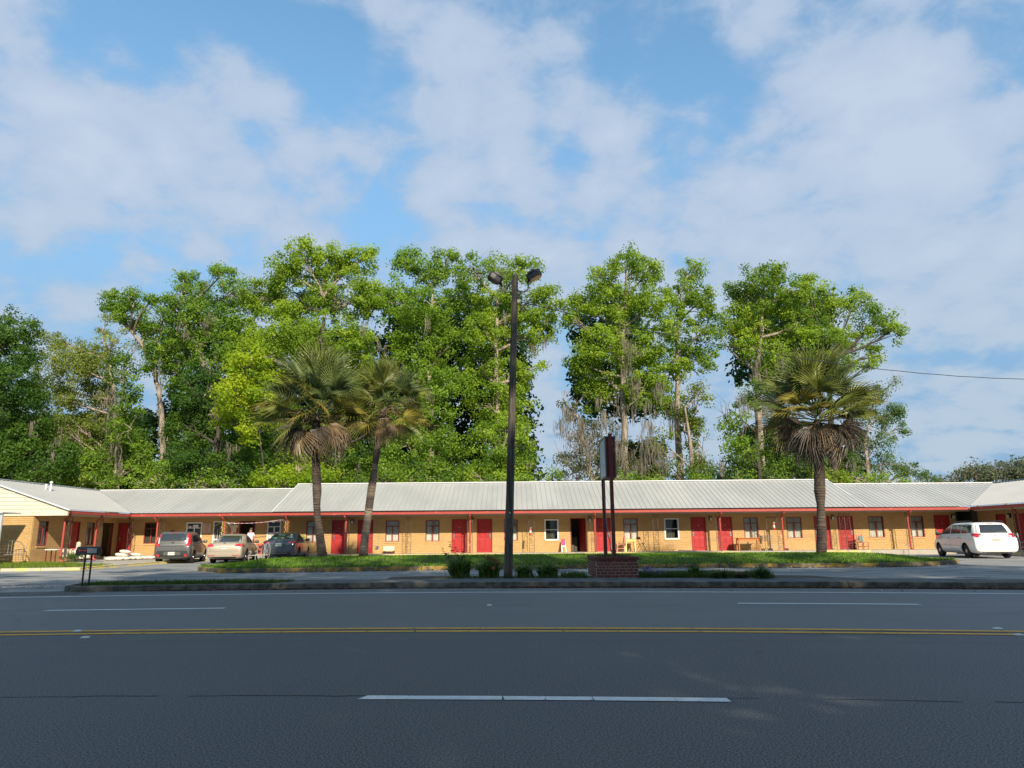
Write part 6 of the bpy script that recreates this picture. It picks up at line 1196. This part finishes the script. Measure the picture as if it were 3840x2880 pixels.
g = MB(); g.lathe([(.108, 1.68), (.108, 1.72), (.09, 1.76), (.05, 1.785), (.01, 1.79)], (0, .01, 0), n=16); g.add([(-.07, .09, 1.69), (.07, .09, 1.69), (.06, .19, 1.68), (-.06, .19, 1.68), (-.07, .09, 1.70), (.07, .09, 1.70), (.06, .19, 1.69), (-.06, .19, 1.69)], [(0,1,2,3),(7,6,5,4),(0,4,5,1),(2,6,7,3),(1,5,6,2),(3,7,4,0)]); g.build('cap', flat('dark_cap', (.05,.045,.04)), t)

# ================================================================ furniture and odds and ends along the walkway
def part(t, name, m, *boxes, **k): g = MB(); [g.box(*b) for b in boxes]; return g.build(name, m, t, **k)
def local(name, u, v, Y, z, label, cat, group=None, rz=0, dx=0):
    p = atY(u, v, Y); t = thing(name, (p.x + dx, Y, z), label, cat, group); BASE[t] = Vector((0, 0, 0)); t.rotation_euler = (0, 0, rz); return t
def wchair(label, u, Y, rz, m, pillow=None):
    t = local('chair', u, 2050, Y, ZW, label, 'chair', None, rz)
    part(t, 'seat', m, (-.22, .22, -.22, .22, .42, .455))
    for x in (-.2, .2):
        part(t, 'leg', m, (x - .02, x + .02, -.21, -.17, 0, .42)); g = MB(); g.beam((x, .2, 0), (x, .2, .45), .04); g.beam((x, .2, .45), (x, .27, .90), .04); g.build('leg', m, t)
        part(t, 'stretcher', m, (x - .012, x + .012, -.17, .18, .18, .21))
    for z in (.62, .82): g = MB(); g.beam((-.2, .225 + (z - .45) * .155, z), (.2, .225 + (z - .45) * .155, z), .02, .09); g.build('backrest', m, t)
    if pillow: g = MB(); g.box(-.16, .16, .10, .2, .47, .80); o = g.build('cushion', pillow, t, bevel=.04)
    return t
m_salmon = flat('salmon_paint', (.55, .20, .15), .5); m_yel = flat('pale_yellow_paint', (.75, .58, .22), .5); m_orange = mat('orange_varnished_wood', (.50, .17, .04), (.42, .13, .03), 8, .35, stretch=(1, 6, 1)); m_red2 = flat('red_plastic', (.55, .06, .05), .4)
wchair('salmon painted wooden chair left of the small yellow table', 2326, 43.2, R(-90), m_salmon)
wchair('salmon wooden chair with a blue-green cushion near the right palm', 3238, 43.2, R(15), m_salmon, mat('teal_stripe_cushion', (.30, .42, .38), (.05, .07, .07), 9, .9, stretch=(4, 1, .1)))
t = local('small_table', 2363, 2050, 43.3, ZW, 'small square pale yellow table between two chairs under a window', 'table')
part(t, 'table_top', m_yel, (-.32, .32, -.28, .28, .70, .73)); part(t, 'apron', m_yel, (-.29, .29, -.25, -.23, .60, .70), (-.29, .29, .23, .25, .60, .70), (-.29, -.27, -.23, .23, .60, .70), (.27, .29, -.23, .23, .60, .70))
for x in (-.27, .27):
    for y in (-.23, .23): part(t, 'leg', m_yel, (x - .03, x + .03, y - .03, y + .03, 0, .60))
t = local('folding_chair', 2404, 2050, 43.0, ZW, 'black metal folding chair right of the small yellow table', 'chair', None, R(-70)); g = MB()
for x in (-.2, .2): g.tube([(x, .25, 0), (x, .02, .45), (x, -.18, .85)][::-1], .014, 6); g.build('leg', m_black, t); g = MB(); g.tube([(x * .9, -.25, 0), (x * .9, .05, .42)], .014, 6); g.build('leg', m_black, t); g = MB()
g = MB(); g.beam((0, -.17, .44), (0, .2, .47), .38, .02); g.build('seat', m_black, t); g = MB(); g.beam((-.2, -.16, .78), (.2, -.16, .78), .02, .15); g.build('backrest', m_black, t)
t = local('folding_chair', 2114, 2050, 43.5, ZW, 'folded white chair with pink cloth leaning below the white framed window', 'chair'); g = MB()
for x in (-.13, .13): g = MB(); g.beam((x, -.25, 0), (x * .8, .28, .70), .035); g.build('leg', m_whitetrim, t); g = MB(); g.beam((x * .7, -.12, 0), (x * .8, .2, .64), .03); g.build('leg', m_whitetrim, t)
g = MB(); g.beam((0, .0, .30), (0, .24, .62), .22, .03); g.build('seat', m_whitetrim, t); g = MB(); g.beam((0, -.02, .42), (0, .20, .76), .20, .05); g.build('pink_cloth', flat('pink_cloth', (.62, .05, .16)), t, bevel=.015)
t = local('work_table', 2806, 2050, 43.15, ZW, 'long orange-brown wooden table under a window beside the shopping cart', 'table')
part(t, 'table_top', m_orange, (-.68, .68, -.28, .28, .72, .75)); part(t, 'apron', m_orange, (-.62, .62, -.24, -.22, .60, .72), (-.62, .62, .22, .24, .60, .72), (-.62, -.60, -.22, .22, .60, .72), (.60, .62, -.22, .22, .60, .72))
for x in (-.6, .6):
    for y in (-.22, .22): part(t, 'leg', m_orange, (x - .03, x + .03, y - .03, y + .03, 0, .60))
m_plaid = mat('plaid_cloth', (.80, .70, .50), (.62, .52, .34), 14, .9, stretch=(3, 3, 3), sharp=(.48, .52))
t = local('plaid_stool', 1459, 2060, 43.3, ZW, 'low stool draped in cream plaid cloth under a window', 'stool'); part(t, 'cover', m_plaid, (-.33, .33, -.2, .2, .16, .44), bevel=.03)
for x in (-.28, .28):
    for y in (-.15, .15): part(t, 'leg', m_maroon, (x - .03, x + .03, y - .03, y + .03, 0, .16))
t = local('floor_board', 2590, 2062, 42.6, ZW, 'long grey board lying on the walkway before a red door', 'board'); g = MB(); g.beam((-.7, -.1, .06), (.35, .1, .03), .25, .05); g.build('plank', flat('grey_board', (.5, .46, .40)), t)
# shopping cart and luggage cart
def wire(t, name, segs, m, r=.008): g = MB(); [g.beam(a, b, r) for a, b in segs]; return g.build(name, m, t)
t = local('shopping_cart', 2862, 2050, 43.0, ZW, 'wire shopping cart between the wooden table and the tall luggage cart', 'shopping cart'); m_wire = flat('cart_wire', (.10, .09, .085), .4, metal=.5)
s_ = []
for z, x0, x1 in ((.55, -.16, .36), (.70, -.20, .38), (.90, -.26, .42)):
    s_ += [((x0, -.2, z), (x1, -.2, z)), ((x0, .2, z), (x1, .2, z)), ((x0, -.2, z), (x0, .2, z)), ((x1, -.2, z), (x1, .2, z))]
for k in range(9): a = k / 8; s_ += [((-.16 + .52 * a, y, .55), (-.26 + .68 * a, y, .90)) for y in (-.2, .2)]
wire(t, 'basket', s_, m_wire); wire(t, 'frame', [((-.26, y, .95), (-.05, y, .12)) for y in (-.2, .2)] + [((-.05, y, .12), (.40, y, .10)) for y in (-.2, .2)] + [((-.30, y, 1.0), (-.24, y, .88)) for y in (-.2, .2)], m_wire, .022)
g = MB(); g.beam((-.30, -.22, 1.0), (-.30, .22, 1.0), .03); g.build('handle', m_red2, t)
for x in (-.02, .38):
    for y in (-.18, .18): g = MB(); g.lathe([(.055, -.015), (.055, .015)], (x, y, .055), 'y', 12); g.build('wheel', m_black, t)
t = local('luggage_cart', 2912, 2050, 43.0, ZW, 'tall luggage trolley with upright bar standing by the downspout', 'luggage cart'); m_br = flat('brown_tube', (.11, .07, .05), .5)
g = MB(); g.tube([(-.48, 0, .3), (-.50, 0, 1.85), (-.46, 0, 1.93), (.2, 0, 1.93)], .025, 8); g.build('upright_tube', m_br, t); wire(t, 'platform', [((-.4, -.22, .22), (.6, -.22, .22)), ((-.4, .22, .22), (.6, .22, .22)), ((-.4, -.22, .22), (-.4, .22, .22)), ((.6, -.22, .22), (.6, .22, .22)), ((-.4, 0, .22), (.6, 0, .22))], m_steel, .03)
s_ = []
for z, q in ((.62, .14), (.75, .16), (.88, .18)): s_ += [((-.42 - q, -.2, z), (-.42 + q, -.2, z)), ((-.42 - q, .05, z), (-.42 + q, .05, z)), ((-.42 - q, -.2, z), (-.42 - q, .05, z)), ((-.42 + q, -.2, z), (-.42 + q, .05, z))]
for k in range(6): s_ += [((-.56 + .056 * k, -.2, .62), (-.60 + .072 * k, -.2, .88))]
wire(t, 'wire_basket', s_, m_steel, .009)
for x in (-.36, .56):
    for y in (-.18, .18): g = MB(); g.lathe([(.07, -.018), (.07, .018)], (x, y, .07), 'y', 12); g.build('wheel', m_black, t)
def exting(u, v, label, Y=42.75):
    p = atY(u, v, Y); t = thing('fire_extinguisher', (p.x, Y, p.z - .22), label, 'fire extinguisher', None); BASE[t] = Vector((0, 0, 0)); g = MB(); g.lathe([(.055, 0), (.065, .02), (.065, .30), (.045, .36), (.02, .38)], (0, 0, 0), n=14); g.build('cylinder_body', m_red2, t, smooth=True)
    g = MB(); g.lathe([(.067, .12), (.067, .26)], (0, 0, 0), n=14); g.build('label_band', m_plate, t); g = MB(); g.box(-.03, .09, -.02, .02, .38, .44); g.build('valve', m_steel, t); g = MB(); g.tube([(.05, 0, .40), (.11, 0, .34), (.10, 0, .16)], .01, 5); g.build('hose', m_black, t)
exting(2902, 1972, 'fire extinguisher hanging by the luggage cart'); exting(1989, 1992, 'fire extinguisher hanging on the iron post right of the light pole')
t = local('water_tap', 3409, 2070, 41.5, .1, 'outdoor water tap on a thin pipe at the walkway edge', 'tap'); g = MB(); g.beam((0, 0, 0), (0, 0, .52), .022); g.build('pipe', m_steel, t); g = MB(); g.tube([(.02, 0, .50), (-.1, 0, .53), (-.15, 0, .47)], .018, 6); g.lathe([(.04, 0), (.04, .012)], (-.05, 0, .58), n=8); g.build('spout', m_steel, t)
# left wing: bench, table, armchair, sandbags
t = local('patio_bench', 40, 2080, 35.3, .2, 'curved grey metal patio bench on the grass at far left', 'bench', None, R(35)); m_gal = flat('grey_patio_metal', (.20, .21, .20), .4, metal=.5)
g = MB(); g.tube([(-.5, .22, .45), (-.5, .30, .80), (-.35, .33, 1.0), (0, .34, 1.08), (.35, .33, 1.0), (.5, .30, .80), (.5, .22, .45)], .016, 6); g.build('back_frame', m_gal, t)
for k in range(-3, 4): g = MB(); g.tube([(k * .13, .22, .45), (k * .14, .32, .96 + .1 * (1 - abs(k) / 3))], .008, 5); g.build('back_bar', m_gal, t)
g = MB(); g.beam((0, -.25, .43), (0, .25, .43), 1.05, .03); g.build('seat', m_gal, t)
for sx in (-1, 1):
    g = MB(); g.tube([(sx * .52, .24, .68), (sx * .54, 0, .70), (sx * .54, -.22, .68), (sx * .54, -.30, .60), (sx * .54, -.24, .54), (sx * .54, -.19, .60)], .018, 6); g.build('armrest', m_gal, t)
    for y in (-.23, .23): g = MB(); g.tube([(sx * .5, y, .62), (sx * .5, y, .3), (sx * .54, y * 1.1, 0)], .015, 6); g.build('leg', m_gal, t)
t = local('side_table', 200, 2080, 36.95, .18, 'small white topped table beside the iron post of the left wing', 'table'); part(t, 'table_top', m_whitetrim, (-.30, .30, -.25, .25, .62, .66))
for x in (-.24, .24):
    for y in (-.2, .2): part(t, 'leg', m_maroon, (x - .02, x + .02, y - .02, y + .02, 0, .62))
m_uph = mat('cream_upholstery', (.58, .50, .38), (.48, .40, .29), 8, .9); t = local('armchair', 258, 2080, 38.0, .22, 'worn cream upholstered armchair under the left wing porch', 'armchair', None, R(-60))
part(t, 'seat', m_uph, (-.36, .36, -.38, .3, .18, .45), bevel=.05); part(t, 'backrest', m_uph, (-.38, .38, .28, .50, .2, .98), bevel=.09)
for x in (-.46, .36): part(t, 'armrest', m_uph, (x, x + .12, -.38, .36, .18, .62), bevel=.05)
t = local('armchair', 305, 2090, 37.9, .22, 'low pale armchair with a pink toy beside the worn armchair', 'armchair', None, R(-70)); part(t, 'seat', m_sandbag, (-.32, .32, -.3, .3, .12, .40), bevel=.05); part(t, 'backrest', m_sandbag, (-.34, .34, .26, .44, .12, .68), bevel=.07)
for x in (-.40, .30): part(t, 'armrest', m_sandbag, (x, x + .10, -.3, .3, .12, .52), bevel=.04)
part(t, 'pink_toy', flat('hot_pink', (.7, .04, .12)), (-.3, -.2, -.2, -.1, .52, .60), bevel=.02)
t = local('floor_mat', 350, 2112, 37.4, .19, 'small blue mat on the walkway left of the sandbags', 'mat'); part(t, 'mat_sheet', flat('blue_mat', (.12, .20, .45)), (-.35, .35, -.3, .3, 0, .015))
def bag_mesh():
    g = MB(); n = 12; m_ = 8; vs = []; fs = []
    for i in range(m_ + 1):
        a = math.pi * i / m_; rr = max(.05, math.sin(a) ** .55)
        for j in range(n): b = 2 * math.pi * j / n; vs.append((-math.cos(a) * .33, rr * .19 * math.cos(b) * (1 + rnd.uniform(-.06, .06)), .10 + rr * .10 * math.sin(b) * (1 + rnd.uniform(-.1, .1))))
    for i in range(m_):
        for j in range(n): fs.append((i*n+j, i*n+(j+1)%n, (i+1)*n+(j+1)%n, (i+1)*n+j))
    g.add(vs, fs); g.beam((.30, 0, .1), (.40, 0, .14), .08, .05); return g.mesh('sandbag', m_sandbag, None, True)
bms = [bag_mesh() for _ in range(3)]
BG = [(418, 2100, 39.3, 0, 20, 'leftmost white sandbag of the row beside the iron corner post'), (440, 2099, 39.5, 0, -15, 'second white sandbag from the left, lying flat on the walkway'), (462, 2097, 39.8, 0, 10, 'white sandbag supporting the left edge of the pile'), (455, 2085, 39.8, .19, 35, 'white sandbag lying tilted on top of the left pile'), (467, 2080, 39.9, .36, -20, 'topmost white sandbag of the left pile'), (487, 2095, 40.2, 0, -10, 'white sandbag between the two piles before the corner door'), (510, 2092, 40.5, 0, 25, 'white sandbag under the raised one right of the iron corner post'), (508, 2082, 40.5, .18, 60, 'raised white sandbag leaning up right of the iron corner post'), (533, 2090, 40.8, 0, 5, 'third white sandbag from the right end of the row'), (557, 2088, 41.0, 0, -8, 'second white sandbag from the right end of the row'), (579, 2087, 41.2, 0, 12, 'rightmost white sandbag of the row at the downspout foot')]
for i, (u, v, Y, dz, a, lb) in enumerate(BG):
    x = atY(u, v, Y).x; o = mkobj('sandbag', bms[i % 3], None, (x, Y, .18 + dz), (0, R(6 if dz else 0), R(a))); setp(o, lb, 'sandbag', 'white sandbags on the left walkway')
# office front: notice boards, festoon, ribbons, dish, red cabinet
t = local('notice_board', 776, 1980, 43.95, 0, 'pale rectangular notice sign with lines of red text left of the screen door', 'sign'); z0, z1 = atY(776, 1998, 43.95).z, atY(776, 1962, 43.95).z
part(t, 'board', m_salmon, (-.25, .25, 0, .02, z0, z1)); part(t, 'board_face', flat('notice_face', (.62, .50, .38)), (-.235, .235, -.006, 0, z0 + .015, z1 - .015))
k = flat('notice_ink', (.35, .08, .05)); hh = (z1 - z0 - .06) / 9
for i in range(9):
    w_ = rnd.uniform(.15, .21); s = ' '.join(''.join(rnd.choice('nmuoea') for _ in range(rnd.randint(2, 6))) for _ in range(4)); g = MB(); x = -w_
    while x < w_: q = rnd.uniform(.02, .06); g.box(x, min(w_, x + q), -.009, -.006, z1 - .03 - hh * (i + .75), z1 - .03 - hh * (i + .3)); x += q + .015
    g.build('text_line', k, t)
t = local('door_sign', 877, 1985, 43.93, 0, 'red sign with a cream column shaped notice beside the open office door', 'sign'); z0, z1 = atY(877, 2012, 43.93).z, atY(877, 1969, 43.93).z
part(t, 'red_board', flat('sign_red', (.55, .04, .04)), (-.22, .22, 0, .02, z0, z1 - .22)); part(t, 'cream_notice', m_cream, (-.26, .26, -.02, 0, z1 - .15, z1), (-.16, .16, -.02, 0, z0 + .24, z1 - .15), (-.18, -.02, -.02, 0, z0 + .04, z0 + .24), bevel=.01)
a = Vector((atY(850, 1963, 42.7).x, 42.7, atY(850, 1960, 42.7).z)); b = Vector((atY(1066, 1945, 42.7).x, 42.7, atY(1066, 1946, 42.7).z)); t = thing('festoon_ribbon', a, 'pink twisted ribbon strung across the office porch between two posts', 'ribbon')
m_pink = flat('pale_pink_ribbon', (.75, .45, .48)); g = MB(); pts = [a.lerp(b, i / 24) - Vector((0, 0, .12 * 4 * (i / 24) * (1 - i / 24))) for i in range(25)]
for i in range(24): g.beam(pts[i], pts[i+1], .02 + .012 * (i % 2), .012 + .012 * ((i + 1) % 2))
g.build('ribbon_strand', m_pink, t); m_lav = flat('lavender_ribbon', (.45, .42, .65)); m_yr = flat('yellow_ribbon', (.80, .68, .06), .5)
for s, m in ((.03, m_whitetrim), (.06, m_lav), (.10, m_lav), (.14, m_whitetrim), (.46, flat('navy_ribbon', (.08, .1, .3))), (.82, m_whitetrim), (.93, m_lav), (.96, m_pink), (.985, m_lav)):
    q = a.lerp(b, s) - Vector((0, 0, .48 * s * (1 - s))); g = MB()
    for _ in range(5): g.beam(q, q + Vector((rnd.uniform(-.12, .12), rnd.uniform(-.03, .03), rnd.uniform(-.12, .03))), .025, .006)
    g.build('bow', m, t)
for (u, lb, vt) in ((837, 'yellow and white ribbons spiralling round the downspout left of the office door', 1960), (1074, 'yellow and white ribbons spiralling round the downspout right of the office door', 1950)):
    x = atY(u, 2000, 42.7).x; t = thing('spiral_ribbon', (x, 42.74, 1.2), lb, 'ribbon', 'ribbons wound round the office downspouts')
    for k, (m, ph) in enumerate(((m_yr, 0), (m_pink, 2.1), (m_yr, 3.6))):
        g = MB(); pts = [(x + (.12 + .03 * math.sin(i)) * math.cos(i * .9 + ph), 42.74 + .10 * math.sin(i * .9 + ph), 2.35 - i * .052) for i in range(24)]
        for i in range(23): g.beam(pts[i], pts[i+1], .034, .006)
        g.build('ribbon_strand', m, t)
p = atY(648, 1999, 43.8); t = thing('wall_dish', p, 'round black dish on a bracket above the boxy hatchback', 'dish'); g = MB(); g.lathe([(.02, .10), (.16, .03), (.17, 0), (.02, .05)], (p.x, p.y - .1, p.z), 'y', 18); g.build('dish_plate', m_black, t); g = MB(); g.beam((p.x - .25, 43.95, p.z - .3), (p.x, 43.75, p.z), .02); g.box(p.x - .1, p.x - .04, 43.7, 43.76, p.z - .16, p.z + .02); g.build('bracket', m_steel, t)  # small black satellite dish on a wall bracket
t = local('red_cabinet', 975, 2060, 42.6, ZW, 'red painted metal rack standing behind the wagon wheel bench', 'rack'); 
for z in (.06, .3, .55): part(t, 'shelf', m_red2, (-.2, .2, -.15, .15, z, z + .04))
for x in (-.2, .18):
    for y in (-.15, .13): part(t, 'post', m_red2, (x, x + .02, y, y + .02, 0, .66))
part(t, 'back_panel', m_red2, (-.2, .2, .14, .15, .1, .66))
x = atY(1133, 2020, 43.5).x; z = atY(1133, 2020, 43.5).z; t = thing('yellow_banner', (x, 43.5, z), 'small yellow and green banner on a rod behind the blue-grey sedan', 'banner'); BASE[t] = Vector((0, 0, 0))
g = MB(); g.beam((-.35, 0, .22), (.6, 0, .22), .015); g.build('rod', m_black, t); part(t, 'cloth', mat('banner_print', (.80, .70, .12), (.35, .50, .12), 9, .8), (-.22, .22, -.01, .01, -.25, .2))
# wagon wheel bench on the island
t = local('wagon_wheel_bench', 963, 2090, 31.2, .36, 'white metal bench with wagon wheel arm beside the beige sedan', 'bench', 'garden benches on the island', R(2)); m_wm = flat('white_rusty_metal', (.50, .47, .41), .5); t.scale = (.80, .80, .80)
def wheel_arm(x, r):
    g = MB(); n = 22; g.tube([(x + .0, r * math.cos(i / n * 6.2832) * .55 - .1, r + r * math.sin(i / n * 6.2832)) for i in range(n + 1)], .014, 6); g.build('wheel_rim', m_wm, t)
    for k in range(4): a_ = k * math.pi / 4; g = MB(); g.beam((x, -.1 - r * math.cos(a_) * .53, r - r * math.sin(a_)), (x, -.1 + r * math.cos(a_) * .53, r + r * math.sin(a_)), .010); g.build('spoke', m_wm, t)
for dx in (.18, .46):
    g = MB(); n = 22; r = .45; cx = dx + (.10 if dx < .3 else 0)
    g.tube([(cx + .26 * math.cos(i / n * 6.2832) * (.8 if dx < .3 else .62), .05 * math.sin(i / n * 6.2832) - (.2 if dx < .3 else -.2), r + .02 + r * math.sin(i / n * 6.2832)) for i in range(n + 1)], .009, 6); g.build('wheel_rim', m_wm, t)
    for k in range(4): a_ = k * math.pi / 4 + .3; g = MB(); g.beam((cx - .2 * math.cos(a_), -.2 if dx < .3 else .2, r + .02 - r * .95 * math.sin(a_)), (cx + .2 * math.cos(a_), -.2 if dx < .3 else .2, r + .02 + r * .95 * math.sin(a_)), .006); g.build('spoke', m_wm, t)
for x in (-.42, -.08):
    g = MB(); g.tube([(x, 0, 0), (x, 0, .30), (x + .08, 0, .36), (x + .10, 0, .46), (x + .04, 0, .52), (x - .01, 0, .47), (x + .03, 0, .44)], .014, 6); g.build('scroll_leg', m_wm, t)
g = MB(); g.beam((-.42, 0, .27), (.5, 0, .30), .025); g.beam((-.42, .35, .27), (.5, .35, .30), .025); g.build('seat_rail', m_wm, t)
for k in range(6): g = MB(); g.beam((-.38 + .16 * k, 0, .28), (-.38 + .16 * k, .35, .28), .03, .01); g.build('seat_slat', m_iron, t)
# right wing chair in the shade and grey shed corner at the far left
wchair('pale plastic chair in the shade at the far right edge', 3836, 37.4, R(80), flat('grey_plastic', (.35, .34, .33)))
t = thing('metal_shed', (-26.6, 34.2, .2), 'corner of a pale grey slatted shed cut off by the left picture edge', 'shed'); BASE[t] = Vector((0, 0, 0)); m_sh = flat('pale_grey_metal', (.42, .45, .47), .5)
p = atY(8, 1950, 34.2); x1 = p.x + 26.6
part(t, 'corner_post', m_sh, (x1 - .08, x1, -.02, .06, 0, 2.35)); part(t, 'roof_cap', m_sh, (x1 - 2, x1 + .05, -.1, 1.2, 2.35, 2.42))
for k in range(14): part(t, 'slat', m_sh, (x1 - 2, x1 - .085, 0, .03, .05 + k * .165, .19 + k * .165))
print('leaves', LT, 'objects', len(bpy.data.objects))
